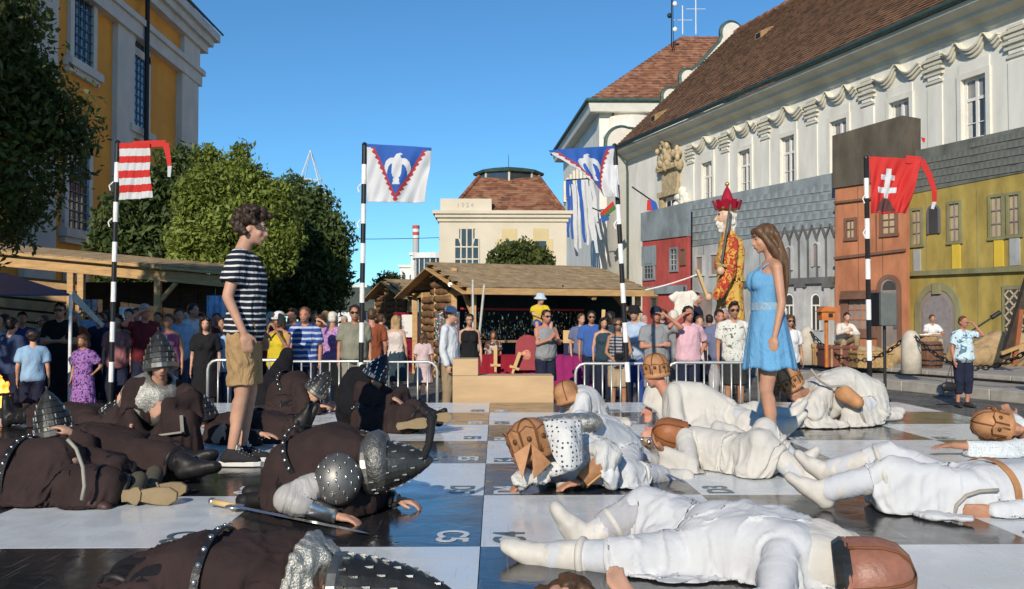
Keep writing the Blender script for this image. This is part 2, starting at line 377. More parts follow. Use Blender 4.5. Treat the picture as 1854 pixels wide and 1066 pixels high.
for s, kd in zip(WS, WIN_KINDS):
    f_ = MB()
    for a0, a1, z0, z1, t0, t1 in ((-.86, -.64, 8.5, 11.3, -.09, .05), (.64, .86, 8.5, 11.3, -.09, .05), (-.64, .64, 11.08, 11.3, -.09, .05), (-.95, .95, 8.36, 8.5, -.2, .05)):
        fbox(f_, s + a0, s + a1, t0, t1, z0, z1)
    wo = f_.build('window', TRIM, pal)
    ap = MB(); fbox(ap, s - .8, s + .8, -.045, .02, 11.32, 11.75); ap.build('apron_panel', STUCCO, wo)
    sh = MB()
    for a0, a1, z0, z1 in ((-.65, -.52, 8.62, 11.1), (.52, .65, 8.62, 11.1), (-.07, .07, 8.62, 11.1), (-.52, .52, 10.98, 11.1), (-.52, .52, 10.18, 10.30), (-.52, .52, 8.62, 8.74), (-.52, .52, 9.28, 9.31)):
        fbox(sh, s + a0, s + a1, .12 if abs(a0) != .07 else .11, .2, z0, z1)
    sh.build('sash', WINW, wo)
    for a0, a1 in ((-.52, -.07), (.07, .52)):
        for z0, z1, mm in ((8.74, 10.18, GLASS), (10.30, 10.98, CURT)):
            pn = MB(); fbox(pn, s + a0, s + a1, .17, .19, z0, z1); pn.build('pane', mm, wo)
        cu = MB()
        for k in range(5):
            x0 = s + a0 + (.02 if a0 < 0 else .22) + k * .04; fbox(cu, x0, x0 + .036, .155 - .006 * (k % 2), .168, 8.76, 10.16)
        cu.build('curtain', M('curtain', (.55, .53, .48), var=.1), wo)
    hood(s, kd, wo)
# carved portal with statues near the far end
sp_ = 7.2
por = thing('carved_portal', 'sandstone carved coat of arms with figures over a narrow palace window', 'sculpture', fp(sp_, 0, 8))
SAND = M('golden_sandstone', (.44, .35, .21), rough=.9, var=.3, scale=3, bump=.4, bscale=8, bdist=.06)
m_ = MB(); fbox(m_, sp_ - 1.5, sp_ - 1.0, -.3, 0, 6, 9.6); fbox(m_, sp_ - 1.5, sp_ + 1.2, -.45, 0, 9.6, 9.95); fbox(m_, sp_ - 1.2, sp_ + 1.0, -.25, 0, 9.95, 11.3); fbox(m_, sp_ - 1.6, sp_ + 1.3, -.5, 0, 11.3, 11.5)
m_.build('portal_frame', SAND, por)
rng = random.Random(3)
for j, (a_, z_, mm, nn, sc) in enumerate(((-.3, 12.3, SAND, 26, .33), (-1.2, 11.9, SAND, 14, .26), (.9, 11.9, SAND, 14, .28), (1.7, 8.9, TRIM, 22, .3))):
    q = MB()
    for i in range(nn):
        q.sphere(fp(sp_ + a_ + rng.gauss(0, .32), -.3 + rng.gauss(0, .08), z_ + rng.gauss(0, .48)), (sc * rng.uniform(.5, 1), sc * rng.uniform(.5, 1), sc * rng.uniform(.6, 1.2)), 8, 6)
    q.build('carved_figure', mm, por, sm=True)
m_ = MB(); fbox(m_, sp_ - .8, sp_ + .8, -.12, 0, 7, 9.55); wq = m_.build('window', WINW, por)
for a0 in (-.6, .08):
    q = MB(); fbox(q, sp_ + a0, sp_ + a0 + .5, -.14, -.12, 7.3, 9.3); q.build('pane', GLASS, wq)

# ------------------------------------------------------------------ taller wing behind the palace's far end
wy0 = 80; wx0 = xat(1086, wy0); ze = zat(183, wy0)
wing = thing('palace_wing', 'tall white corner wing with red-brown hipped roof behind the palace gable', 'building', (wx0, wy0, 0))
m_ = MB(); m_.hexa([(wx0, wy0, 0), (40, wy0, 0), (40, 110, 0), (wx0 - 1.3, 104, 0), (wx0, wy0, ze - .5), (40, wy0, ze - .5), (40, 110, ze - .5), (wx0 - 1.3, 104, ze - .5)])
m_.build('wall', STUCCO, wing)
m_ = MB(); m_.lathe([(2.2, 0), (2.2, ze - 3.2), (2.5, ze - 3.0), (2.5, ze - 2.7), (2.2, ze - 2.5), (2.0, ze - 1.2)], 24, (wx0 + 2.6, wy0 + .9, 0)); m_.build('rounded_corner', TRIM, wing, sm=True)
m_ = MB(); m_.hexa([(wx0 - .8, wy0 - .8, ze - .9), (40, wy0 - .8, ze - .9), (40, 110, ze - .9), (wx0 - 2.2, 105, ze - .9), (wx0 - 1.0, wy0 - 1.0, ze - .1), (40, wy0 - 1, ze - .1), (40, 110, ze - .1), (wx0 - 2.4, 105, ze - .1)]); m_.build('cornice', TRIM, wing)
m_ = MB(); m_.tube([(40, wy0 - 1.1, ze), (wx0 - 1.1, wy0 - 1.1, ze), (wx0 - 2.5, 105, ze)], .17, 8); m_.build('gutter', COPPER, wing)
zr = zat(60, 89)
m_ = MB()
courses(m_, (wx0 - 1, wy0 - 1, ze), (42, wy0 - 1, ze), (xat(1238, 89), 89, zr), (42, 89, zr), 26, .06)
courses(m_, (wx0 - 2.4, 105, ze), (wx0 - 1, wy0 - 1, ze), (xat(1238, 89), 92, zr), (xat(1238, 89), 89, zr), 26, .06)
m_.build('roof', TILE2, wing)
for k in range(3):
    m_ = MB(); m_.box((wx0 + 6.2, wy0 - .06, 4 + k * 5), (1.2, .1, 2.4)); m_.build('window', GLASS, wing)
for k in range(9):
    yy = 83 + k * 2.4; m_ = MB(); m_.box((wx0 - (yy - 80) * .054 - .1, yy, 15.2), (.3, .9, 2.2)); m_.build('side_ornament', CORN, wing)
m_ = MB(); m_.tube([(wx0 + 1.15, wy0 - .15, 0), (wx0 + 1.15, wy0 - .15, ze - .9)], .09, 8); m_.build('downpipe', COPPER, wing)
# antennas on the wing roof
def antenna(px, ybase, ytop, Y, label, lattice, gr):
    b_, t_ = at(px, ybase, Y), at(px, ytop, Y); t_.x = b_.x
    an = thing('antenna_mast', label, 'antenna', b_, group=None)
    m_ = MB()
    if lattice:
        for k in range(3):
            a = 2 * PI * k / 3; o_ = V((.12 * math.cos(a), .12 * math.sin(a), 0)); m_.tube([b_ + o_, t_ + o_ * .4], .035, 5)
        m_.build('lattice_mast', IRON, an)
        for k, z in enumerate((.25, .45, .62, .72, .85)):
            q = MB(); p = b_.lerp(t_, z); q.sphere(p + V((.25 * (-1) ** k, -.1, 0)), (.22, .16, .24), 10, 7); q.build('antenna_dish', WINW if k % 2 == 0 else IRON, an, sm=True)
    else:
        m_.tube([b_, t_], .05, 6); m_.build('mast', WINW, an)
        q = MB(); p = b_.lerp(t_, .5); q.tube([p - V((.9, 0, 0)), p + V((.9, 0, 0))], .025, 5); q.build('cross_bar', WINW, an)
antenna(1217, 85, -40, 86, 'dark lattice mast with round dishes on the wing roof', True, None)
antenna(1236, 62, 10, 89, 'short thin white rod on the wing roof ridge', False, None)
antenna(1260, 62, -30, 89, 'tall thin white aerial with a cross bar on the wing roof ridge', False, None)

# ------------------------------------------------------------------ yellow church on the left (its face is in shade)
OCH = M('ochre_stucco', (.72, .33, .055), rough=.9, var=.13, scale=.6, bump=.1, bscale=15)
GREYW = M('grey_white_stucco', (.58, .58, .54), rough=.9, var=.1, scale=.8)
chx = -15.0
def cy(px): return chx * F / (px - 897)
ch = thing('church', 'tall ochre church with grey-white pilasters and barred windows', 'church', (chx, 47, 0))
def cbox(mb, y0, y1, p0, p1, z0, z1): mb.hexa([(chx + p0, y0, z0), (chx + p1, y0, z0), (chx + p1, y1, z0), (chx + p0, y1, z0), (chx + p0, y0, z1), (chx + p1, y0, z1), (chx + p1, y1, z1), (chx + p0, y1, z1)])
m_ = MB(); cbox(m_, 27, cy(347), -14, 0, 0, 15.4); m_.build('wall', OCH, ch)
for a_, b_, d_ in ((cy(40), cy(95), .2), (cy(203), cy(234), .22), (cy(318), cy(348), .3)):
    m_ = MB(); cbox(m_, a_, b_ + .02, -.02, d_, 0, 13.2); pl_ = m_.build('pilaster', GREYW, ch)
    m_ = MB(); cbox(m_, a_ - .15, b_ + .15, .0, d_ + .15, 0, 1.6); m_.build('pilaster_base', GREYW, pl_)
def church_window(y0, y1, z0, z1, arched):
    m_ = MB()
    for q0, q1, e0, e1 in ((y0 - .32, y0, z0, z1), (y1, y1 + .32, z0, z1), (y0 - .32, y1 + .32, z1, z1 + .32)): cbox(m_, q0, q1, -.01, .14, e0, e1)
    if arched:
        m_.prism(arc((y0 + y1) / 2, z1 + .02, (y1 - y0) / 2 + .32, 0, 180, 12) + arc((y0 + y1) / 2, z1 + .02, (y1 - y0) / 2, 180, 0, 12), (chx, 0, 0), (0, 1, 0), (0, 0, 1), V((.14, 0, 0)))
    wo = m_.build('window', GREYW, ch)
    q = MB(); cbox(q, y0 - .55, y1 + .55, 0, .32, z0 - .3, z0); cbox(q, y0 - .45, y1 + .45, 0, .2, z0 - .5, z0 - .3); q.build('sill', GREYW, wo)
    q = MB(); cbox(q, y0, y1, .02, .04, z0, z1 + (.0 if arched else 0)); q.build('pane', GLASS, wo)
    if arched:
        q = MB(); q.prism(arc((y0 + y1) / 2, z1, (y1 - y0) / 2, 0, 180, 12), (chx + .02, 0, 0), (0, 1, 0), (0, 0, 1), V((.02, 0, 0))); q.build('pane', GLASS, wo)
    q = MB(); ny = 4; nz = int((z1 - z0 + (.5 if arched else 0)) / .34)
    for i in range(1, ny): yy = y0 + (y1 - y0) * i / ny; q.box((chx + .1, yy, (z0 + z1) / 2 + (.3 if arched else 0)), (.035, .035, z1 - z0 + (.6 if arched else 0)))
    for i in range(1, nz): q.box((chx + .1, (y0 + y1) / 2, z0 + i * .34), (.03, y1 - y0, .03))
    q.build('window_grille', M('grille_paint', (.07, .10, .14), rough=.5), wo, kind='stuff')
church_window(cy(128), cy(163), 10.75, 14.3, False)
church_window(cy(122), cy(158), 4.75, 7.6, True)
church_window(cy(236), cy(262), 9.55, 12.55, True)
for y0, y1, z0, z1, d_, nm, mm in ((26.8, cy(352), 13.2, 13.75, .38, 'architrave', GREYW), (26.8, cy(354), 13.75, 14.0, .5, 'architrave', GREYW), (26.8, cy(350), 14.0, 15.0, .12, 'frieze', OCH), (26.8, cy(358), 15.0, 15.4, .5, 'cornice', GREYW), (26.8, cy(361), 15.4, 15.75, .7, 'cornice', GREYW), (26.8, cy(366), 15.75, 16.15, .9, 'cornice', GREYW)):
    m_ = MB(); cbox(m_, y0, y1, -.5, d_, z0, z1); m_.build(nm, mm, ch)
m_ = MB(); cbox(m_, cy(320), cy(349), .1, .34, 14.0, 15.0); m_.build('frieze_block', GREYW, ch)
m_ = MB(); courses(m_, (chx + 1.0, 26.8, 16.2), (chx + 1.0, cy(368), 16.2), (chx - 7, 26.8, 24), (chx - 7, cy(374) - 6, 24), 20); m_.build('roof', COPPER, ch)
m_ = MB(); m_.tube([(chx + .5, cy(244), 0), (chx + .5, cy(244), 15.2)], .1, 8); m_.build('downpipe', IRON, ch)
m_ = MB(); m_.prism([(0, 0), (1.9, 0), (1.9, .9), (1.5, 1.25), (.4, 1.25), (0, .9)], (chx + .02, cy(118), 2.4), (0, 1, 0), (0, 0, 1), V((.1, 0, 0))); m_.build('wall_panel', GREYW, ch)

# ------------------------------------------------------------------ cream hall with the tiled dome roof straight ahead
CREAM = M('cream_stucco', (.60, .55, .44), rough=.9, var=.08, scale=.4, bump=.08, bscale=12)
CREAM2 = M('yellow_cream_stucco', (.56, .47, .26), rough=.9, var=.08, scale=.6)
hy = 65.0
hall = thing('market_hall', 'cream hall with stepped red tiled roof and glazed lantern', 'building', (xat(905, hy), hy, 0))
hx0, hx1 = xat(795, hy), xat(1026, hy); hz = zat(384, hy)
m_ = MB(); m_.hexa([(hx0, hy, 0), (hx1, hy, 0), (hx1, hy + 12, 0), (hx0, hy + 12, 0), (hx0, hy, hz - .6), (hx1, hy, hz - .6), (hx1, hy + 12, hz - .6), (hx0, hy + 12, hz - .6)]); m_.build('wall', CREAM, hall)
for z0, z1, d_ in ((hz - .62, hz - .36, .12), (hz - .36, hz - .12, .28), (hz - .12, hz + .1, .42)):
    m_ = MB(); m_.box(((hx0 + hx1) / 2, hy + 6, (z0 + z1) / 2), (hx1 - hx0 + 2 * d_, 12 + 2 * d_, z1 - z0)); m_.build('cornice', CREAM, hall)
px0, px1 = xat(797, hy), xat(890, hy)
m_ = MB(); m_.box(((px0 + px1) / 2, hy + .35, hz + .1 + .42), (px1 - px0, .6, .84)); par_ = m_.build('parapet', CREAM, hall)
tcu = bpy.data.curves.new('year_text', 'FONT'); tcu.body = '1924'; tcu.size = .42; tcu.extrude = .015; tcu.align_x = 'CENTER'; tcu.space_character = 1.5
tob = bpy.data.objects.new('tmp', tcu); C.objects.link(tob); dg = bpy.context.evaluated_depsgraph_get(); tme = bpy.data.meshes.new_from_object(tob.evaluated_get(dg)); bpy.data.objects.remove(tob)
ty = link('year_number', tme, M('carved_number', (.46, .42, .33)), par_); ty.matrix_parent_inverse = Matrix.Identity(4); ty.location = (xat(842, hy), hy + .04, hz + .36); ty.rotation_euler = (R(90), 0, 0)
rcx, rcy = xat(921, 71), 71.5
zl0 = zat(322, 70); hw = 2.15
m_ = MB()
e_ = [(xat(815, hy), hy + .3, hz + .1), (xat(1022, hy), hy + .3, hz + .1), (xat(1022, hy), hy + 13, hz + .1), (xat(815, hy), hy + 13, hz + .1)]
t_ = [(rcx - hw, rcy - hw * .9, zl0), (rcx + hw, rcy - hw * .9, zl0), (rcx + hw, rcy + hw, zl0), (rcx - hw, rcy + hw, zl0)]
for i in range(4): courses(m_, e_[i], e_[(i + 1) % 4], t_[i], t_[(i + 1) % 4], 16, .05)
hr = m_.build('roof', TILE2, hall)
for i in (0, 1):
    m_ = MB(); m_.tube([V(e_[i]) + V((0, 0, .1)), V(t_[i]) + V((0, 0, .1))], .13, 6); m_.build('hip_ridge', TILE2, hr)
m_ = MB(); m_.lathe([(2.35, zl0 - .4), (2.35, zl0 + .45)], 8, (rcx, rcy, 0)); ln = m_.build('lantern', GLASS, hall)
for k in range(8):
    a = 2 * PI * (k + .0) / 8; m_ = MB(); m_.box((rcx + 2.33 * math.cos(a), rcy + 2.33 * math.sin(a), zl0), (.14, .14, .95), Matrix.Rotation(a, 3, 'Z')); m_.build('lantern_post', CREAM, ln)
m_ = MB(); m_.lathe([(2.6, zl0 + .42), (2.65, zl0 + .6), (1.5, zl0 + .85), (.12, zl0 + 1.0), (.025, zl0 + 1.06), (.02, zl0 + 2.0)], 8, (rcx, rcy, 0)); m_.build('lantern_roof', COPPER, ln)
# keyhole windows
def key_window(pxc, lit):
    w_ = 22 * hy / F * 1.0; xc = xat(pxc, hy); z0 = 2.0; z1 = zat(432, hy); z2 = zat(413, hy)
    m_ = MB()
    for p in ((xc - w_, xc - w_ * .62, z0, z1), (xc - w_ * .62, xc + w_ * .62, z0, z2), (xc + w_ * .62, xc + w_, z0, z1)): m_.box(((p[0] + p[1]) / 2, hy - .02, (p[2] + p[3]) / 2), (p[1] - p[0], .06, p[3] - p[2]))
    wo = m_.build('window', GLASS if lit else CREAM2, hall)
    m_ = MB()
    if lit:
        for x in (-1, -.48, .0, .48, 1): m_.box((xc + x * w_, hy - .06, (z0 + (z2 if abs(x) < .5 else z1)) / 2), (.09, .05, (z2 if abs(x) < .5 else z1) - z0))
        for k in range(7): m_.box((xc, hy - .075, z1 - .55 - k * .82), (2 * w_, .05, .09))
        m_.box((xc, hy - .07, z2), (1.3 * w_, .05, .1))
        for sgn in (-1, 1): m_.beam((xc + sgn * .62 * w_, hy - .08, z1), (xc + sgn * .42 * w_, hy - .08, z1 - .55), .05, .09)
        m_.build('glazing_bars', CREAM, wo)
    else:
        m_.box((xc, hy - .07, zat(436, hy) - 2.5), (w_ * .9, .04, 5)); m_.build('pane', GLASS, wo)
key_window(845, True); key_window(922, False); key_window(979, False)

# ------------------------------------------------------------------ far things: white flats, chimney, low roofs, wire spire
def far_block(px0, px1, ytop, Y, label, rows, cols, mat, cat='building', dep=12):
    x0, x1, z = xat(px0, Y), xat(px1, Y), zat(ytop, Y)
    o = thing('far_building', label, cat, ((x0 + x1) / 2, Y, 0))
    m_ = MB(); m_.box(((x0 + x1) / 2, Y + dep / 2, z / 2), (x1 - x0, dep, z)); m_.build('wall', mat, o)
    m_ = MB(); m_.box(((x0 + x1) / 2, Y + dep / 2, z + .25), (x1 - x0 + .6, dep + .6, .5)); m_.build('roof', TRIM, o)
    for r in range(rows):
        for c in range(cols):
            m_ = MB(); m_.box((x0 + (x1 - x0) * (c + .5) / cols, Y - .05, z - 2.2 - r * 3), ((x1 - x0) / cols * .45, .14, 1.5)); m_.build('window', GLASS, o)
    return o
WHITEB = M('far_white_wall', (.68, .69, .66), var=.06)
far_block(724, 752, 484, 190, 'small white block of flats left of the chimney foot', 2, 2, WHITEB)
fb = far_block(744, 800, 462, 180, 'white modern block with a curved glazed bay beside the cream hall', 2, 3, WHITEB)
m_ = MB(); m_.lathe([(3.1, zat(505, 176)), (3.1, zat(466, 176))], 20, (xat(778, 176), 180, 0)); gb = m_.build('glazed_bay', GLASS, fb)
m_ = MB(); m_.lathe([(3.5, zat(466, 176)), (3.5, zat(456, 176))], 20, (xat(778, 176), 180, 0)); m_.build('bay_roof', WHITEB, gb)
for k in range(9):
    a = R(180 + 20 * k + 10); m_ = MB(); m_.box((xat(778, 176) + 3.14 * math.cos(a), 180 + 3.14 * math.sin(a), zat(486, 176)), (.14, .14, 4)); m_.build('bay_mullion', WHITEB, gb)
far_block(612, 662, 522, 150, 'long low white building between the trees and the log huts', 1, 9, WHITEB)
far_block(660, 725, 535, 160, 'pale low house roofs behind the striped flag pole', 1, 5, CREAM)
cY = 320; chm = thing('factory_chimney', 'grey factory chimney with red and white bands at the top', 'chimney', (xat(753, cY), cY, 0))
for y0, y1, mm, r0, r1 in ((600, 432, M('chimney_grey', (.45, .43, .4)), 1.25, 1.05), (432, 426, WHITEB, 1.12, 1.12), (426, 420, M('chimney_red', (.5, .09, .06)), 1.12, 1.12), (420, 414, WHITEB, 1.12, 1.12), (414, 408, MATS['chimney_red'], 1.2, 1.2)):
    m_ = MB(); m_.lathe([(r0, max(0, zat(y0, cY))), (r1, zat(y1, cY))], 14, (xat(753, cY), cY, 0)); m_.build('chimney_band' if y0 < 500 else 'shaft', mm, chm)
sy = 120; sw = thing('wire_spire', 'thin white open steel pyramid spire above the dark tree', 'tower', at(562, 345, sy))
ap_ = at(562, 272, sy)
cs = [at(536, 345, sy), at(582, 350, sy), at(590, 347, sy + 3), at(548, 345, sy + 3)]
for i in range(4):
    m_ = MB(); m_.tube([cs[i], ap_], .06, 5); m_.build('edge_tube', TRIM, sw)
    m_ = MB(); a_, b_ = cs[i].lerp(ap_, .3), cs[(i + 1) % 4].lerp(ap_, .3); m_.tube([a_, b_], .04, 5); m_.build('cross_tube', TRIM, sw)
    m_ = MB(); q_ = V((cs[i].x, cs[i].y, 0)); m_.tube([q_, cs[i]], .08, 5); m_.build('leg', TRIM, sw)
m_ = MB(); m_.tube([at(300, 432, 62), *wobble(at(470, 430, 62), at(795, 430, 64.8), 8, .1)], .02, 4); wr = m_.build('overhead_wire', IRON); tag(wr, 'thin dark overhead wire crossing the sky to the cream hall', 'wire')

# unseen house added on the left so that it shades the left crowd
th = thing('added_shade_house', 'low cream house added out of view left of the square to shade the crowd', 'building', (-16, 5, 0))
m_ = MB(); m_.box((-16.5, 0, 3.9), (9, 14, 7.8)); m_.build('wall', CREAM, th)
m_ = MB(); courses(m_, (-11.7, -7.3, 7.8), (-11.7, 7.3, 7.8), (-16.5, -7.3, 10.6), (-16.5, 7.3, 10.6), 14); courses(m_, (-21.3, 7.3, 7.8), (-21.3, -7.3, 7.8), (-16.5, 7.3, 10.6), (-16.5, -7.3, 10.6), 14); m_.build('roof', TILE, th)
for k in range(4):
    for z in (2.2, 5.6): m_ = MB(); m_.box((-11.98, -5.2 + k * 3.4, z), (.12, 1.1, 1.7)); m_.build('window', GLASS, th)
# ================================================================== trees
def leaf_mat(name, c1, c2):
    m = M(name, c1, rough=.55, var=.35, scale=1.1, col2=c2, spec=.3)
    n, b = nodes_of(m); tr = n.nodes.new('ShaderNodeBsdfTranslucent'); mx = n.nodes.new('ShaderNodeMixShader'); mx.inputs[0].default_value = .22
    tr.inputs[0].default_value = (*c2, 1)
    out = n.nodes['Material Output']; n.links.new(b.outputs[0], mx.inputs[1]); n.links.new(tr.outputs[0], mx.inputs[2]); n.links.new(mx.outputs[0], out.inputs[0])
    return m
LEAF_A = leaf_mat('leaf_sunny_green', (.135, .19, .03), (.28, .34, .07))
LEAF_B = leaf_mat('leaf_dark_green', (.05, .085, .025), (.11, .155, .045))
LEAF_C = leaf_mat('leaf_mid_green', (.055, .08, .018), (.12, .15, .04))
BARK = M('tree_bark', (.10, .075, .05), rough=.95, var=.35, scale=6, bump=.6, bscale=20)
def leaves(lobes, n_clump, per, size, spread, seed, shell=.55):
    rs = np.random.RandomState(seed)
    vol = np.array([l[1] ** 2 for l in lobes]); vol = vol / vol.sum()
    ctr = []
    for l, k in zip(lobes, (vol * n_clump).astype(int)):
        d = rs.normal(size=(k, 3)); d /= np.linalg.norm(d, axis=1)[:, None]
        rr = l[1] * (shell + (1 - shell) * rs.rand(k) ** .6) * (1 + .18 * rs.normal(size=k).clip(-1.5, 1.5))
        ctr.append(np.array(l[0]) + d * rr[:, None] * np.array([1, 1, .92]))
    ctr = np.concatenate(ctr); n = len(ctr) * per
    c = np.repeat(ctr, per, 0) + rs.normal(size=(n, 3)) * spread
    a = rs.normal(size=(n, 3)); a[:, 2] -= .4; a /= np.linalg.norm(a, axis=1)[:, None]
    b = rs.normal(size=(n, 3)); b[:, 2] *= .6; b -= a * (a * b).sum(1)[:, None]; b /= np.linalg.norm(b, axis=1)[:, None]
    s = size * rs.uniform(.45, 1.35, n)[:, None]
    p0 = c - a * s; p1 = c + b * s * .42; p2 = c + a * s; p3 = c - b * s * .42
    v = np.stack([p0, p1, p2, p3], 1).reshape(-1, 3)
    return v, n
def tree(name, label, base, lobes, mat, n_clump, per=9, size=.1, spread=.13, seed=1, trunk_r=.16, limbs=6, group=None, cat='tree', shell=.55):
    base = V(base); o = thing(name, label, cat, base, group=group)
    v, n = leaves(lobes, n_clump, per, size, spread, seed, shell)
    me = bpy.data.meshes.new('crown'); me.from_pydata(v.tolist(), [], [(4 * i, 4 * i + 1, 4 * i + 2, 4 * i + 3) for i in range(n)])
    link('crown', me, mat, o)
    cen = sum((V(l[0]) for l in lobes), V()) / len(lobes); zmin = min(l[0][2] - l[1] for l in lobes)
    fork = V((base.x * .8 + cen.x * .2, base.y, base.z + max(.6, (zmin - base.z) * .85)))
    m_ = MB(); m_.tube([base, base.lerp(fork, .5) + V((.05, 0, 0)), fork, fork.lerp(cen, .6), cen], [trunk_r * 1.25, trunk_r, trunk_r * .9, trunk_r * .55, trunk_r * .2], 9); m_.build('trunk', BARK, o, sm=True)
    rg = random.Random(seed)
    for l in lobes[:limbs]:
        e = V(l[0]); q = MB(); mid = fork.lerp(e, .5) + V((rg.uniform(-.2, .2), rg.uniform(-.2, .2), .1))
        q.tube([fork.lerp(cen, rg.uniform(0, .4)), mid, e], [trunk_r * .5, trunk_r * .3, trunk_r * .08], 6); q.build('limb', BARK, o, sm=True)
    return o
def lob(d, *ls): return [(tuple(at(x, y, d + (ly[0] if ly else 0))), r) for x, y, r, *ly in ls]
tree('broadleaf_tree', 'large dark tree at the left edge in front of the church', (-8.6, 14, 0), lob(14, (-30, 50, .75), (105, 215, .48), (55, 300, .58), (5, 400, .5), (-60, 250, 1.0, .5), (45, 150, .55), (-70, 60, 1.0, -.6), (15, 200, .75), (130, 250, .30), (-140, 120, 1.5), (20, 20, .45), (60, 370, .3)), LEAF_C, 3300, 10, .064, .10, 11, .2)
tree('broadleaf_tree', 'dark bushy tree behind the red and white striped flag', (xat(265, 31), 31, 0), lob(31, (250, 400, 1.3), (300, 340, 1.0), (218, 445, .8), (335, 300, .65), (330, 400, 1.2), (270, 470, 1.2), (205, 490, .6)), LEAF_B, 1700, 8, .14, .16, 12, .2)
tree('broadleaf_tree', 'sunlit green tree right behind the man in the striped shirt', (xat(420, 23), 23, 0), lob(23, (372, 345, .55), (436, 325, .48), (352, 420, .5), (432, 400, .7), (490, 385, .5), (338, 475, .36), (485, 460, .55), (410, 480, .5), (435, 278, .2), (375, 285, .24), (515, 430, .35), (400, 310, .3), (462, 345, .4), (345, 380, .3), (395, 440, .45), (450, 470, .45), (505, 350, .25), (330, 440, .25)), LEAF_A, 3600, 10, .074, .10, 13, .17)
tree('broadleaf_tree', 'dark green tree leaning right of the sunlit one', (xat(555, 27), 27, 0), lob(27, (530, 385, .8), (575, 425, .85), (602, 475, .48), (520, 470, 1.1), (560, 510, .95), (530, 345, .38), (612, 515, .35), (490, 520, .8), (585, 545, .5), (575, 365, .35), (610, 440, .3)), LEAF_B, 2800, 10, .088, .12, 14, .18)
# tree added outside the view, crown placed to shade the left crowd
tree('broadleaf_tree', 'unseen tree added left of the board to shade the left crowd', (-10.2, 8.5, 0), [((-8.6, 8.3, 5.9), 1.35), ((-7.3, 8.0, 5.7), .95), ((-9.8, 8.6, 5.0), 1.6), ((-9.2, 10, 4.6), 1.4), ((-8.4, 7.2, 6.8), 1.2), ((-9.9, 9.8, 7.2), 1.6), ((-10.6, 7.4, 4.4), 1.5), ((-8.6, 9.4, 7.0), 1.2), ((-9.0, 11.2, 3.4), 1.2), ((-7.6, 9.2, 6.1), .9)], LEAF_C, 2400, 8, .16, .2, 15, .2, shell=.3)
tree('broadleaf_tree', 'round clipped green tree in front of the cream hall', (xat(940, 55), 55, 0), lob(55, (918, 474, 1.0), (945, 468, 1.0), (968, 477, .9), (932, 482, 1.1), (958, 490, 1.2), (985, 482, .4)), LEAF_C, 1500, 8, .15, .12, 16, .15, shell=.8)
tree('broadleaf_tree', 'far small green tree beside the smaller log hut', (xat(705, 75), 75, 0), lob(75, (702, 520, 1.0), (712, 515, .8), (695, 530, .8)), LEAF_C, 300, 8, .2, .2, 17, .15)

# ================================================================== chess board stage
BX0, BY0, SQ, BZ = -.066 - 5.0, 1.81, 1.25, .55
def gloss(name, col, rough, bump):
    m = M(name, col, rough=rough, var=.05, scale=2.2, spec=.5)
    n, b = nodes_of(m); tc = n.nodes.new('ShaderNodeTexCoord')
    nz = n.nodes.new('ShaderNodeTexNoise'); nz.inputs['Scale'].default_value = 3.2; nz.inputs['Detail'].default_value = 3; nz.inputs['Distortion'].default_value = 2
    n.links.new(tc.outputs['Object'], nz.inputs['Vector'])
    bp = n.nodes.new('ShaderNodeBump'); bp.inputs['Strength'].default_value = bump; bp.inputs['Distance'].default_value = .02
    n.links.new(nz.outputs[0], bp.inputs['Height']); n.links.new(bp.outputs[0], b.inputs['Normal'])
    # scuffs: thin bright scratches and dull smears
    sc = n.nodes.new('ShaderNodeTexNoise'); sc.inputs['Scale'].default_value = 5; sc.inputs['Detail'].default_value = 8; n.links.new(tc.outputs['Object'], sc.inputs['Vector'])
    mr = n.nodes.new('ShaderNodeMapRange'); mr.inputs[1].default_value = .35; mr.inputs[2].default_value = .75; mr.inputs[3].default_value = rough * .7; mr.inputs[4].default_value = rough * 1.9
    n.links.new(sc.outputs[0], mr.inputs[0]); n.links.new(mr.outputs[0], b.inputs['Roughness'])
    oi = n.nodes.new('ShaderNodeObjectInfo'); cmb = n.nodes.new('ShaderNodeVectorMath'); cmb.operation = 'ADD'; n.links.new(tc.outputs['Object'], cmb.inputs[0]); n.links.new(oi.outputs['Location'], cmb.inputs[1])
    for lk in list(sc.inputs['Vector'].links) + list(nz.inputs['Vector'].links): n.links.remove(lk)
    n.links.new(cmb.outputs[0], sc.inputs['Vector']); n.links.new(cmb.outputs[0], nz.inputs['Vector'])
    last = b.inputs['Base Color'].links[0].from_socket
    for rot, sx_, thr in ((.5, 90, .71), (-1.1, 70, .72), (1.9, 120, .73)):      # scuffs and scratches left by boots
        mp = n.nodes.new('ShaderNodeMapping'); mp.inputs['Rotation'].default_value = (0, 0, rot); mp.inputs['Scale'].default_value = (sx_, 2.2, 1); n.links.new(cmb.outputs[0], mp.inputs[0])
        s2 = n.nodes.new('ShaderNodeTexNoise'); s2.inputs['Scale'].default_value = 1; s2.inputs['Detail'].default_value = 1; n.links.new(mp.outputs[0], s2.inputs['Vector'])
        r2 = n.nodes.new('ShaderNodeMapRange'); r2.inputs[1].default_value = thr; r2.inputs[2].default_value = thr + .05; r2.inputs[4].default_value = .35; n.links.new(s2.outputs[0], r2.inputs[0])
        mx = n.nodes.new('ShaderNodeMix'); mx.data_type = 'RGBA'; mx.inputs[7].default_value = (.3, .29, .27, 1); n.links.new(r2.outputs[0], mx.inputs[0]); n.links.new(last, mx.inputs[6]); last = mx.outputs[2]
    n.links.new(last, b.inputs['Base Color'])
    return m
BLACK = gloss('black_board_film', (.022, .022, .024), .13, .14)
WHITE = gloss('white_board_film', (.66, .70, .71), .22, .06)
board = thing('chess_board', 'giant glossy black and white chess board stage with printed square names', 'chess board', (0, BY0 + 5, 0))
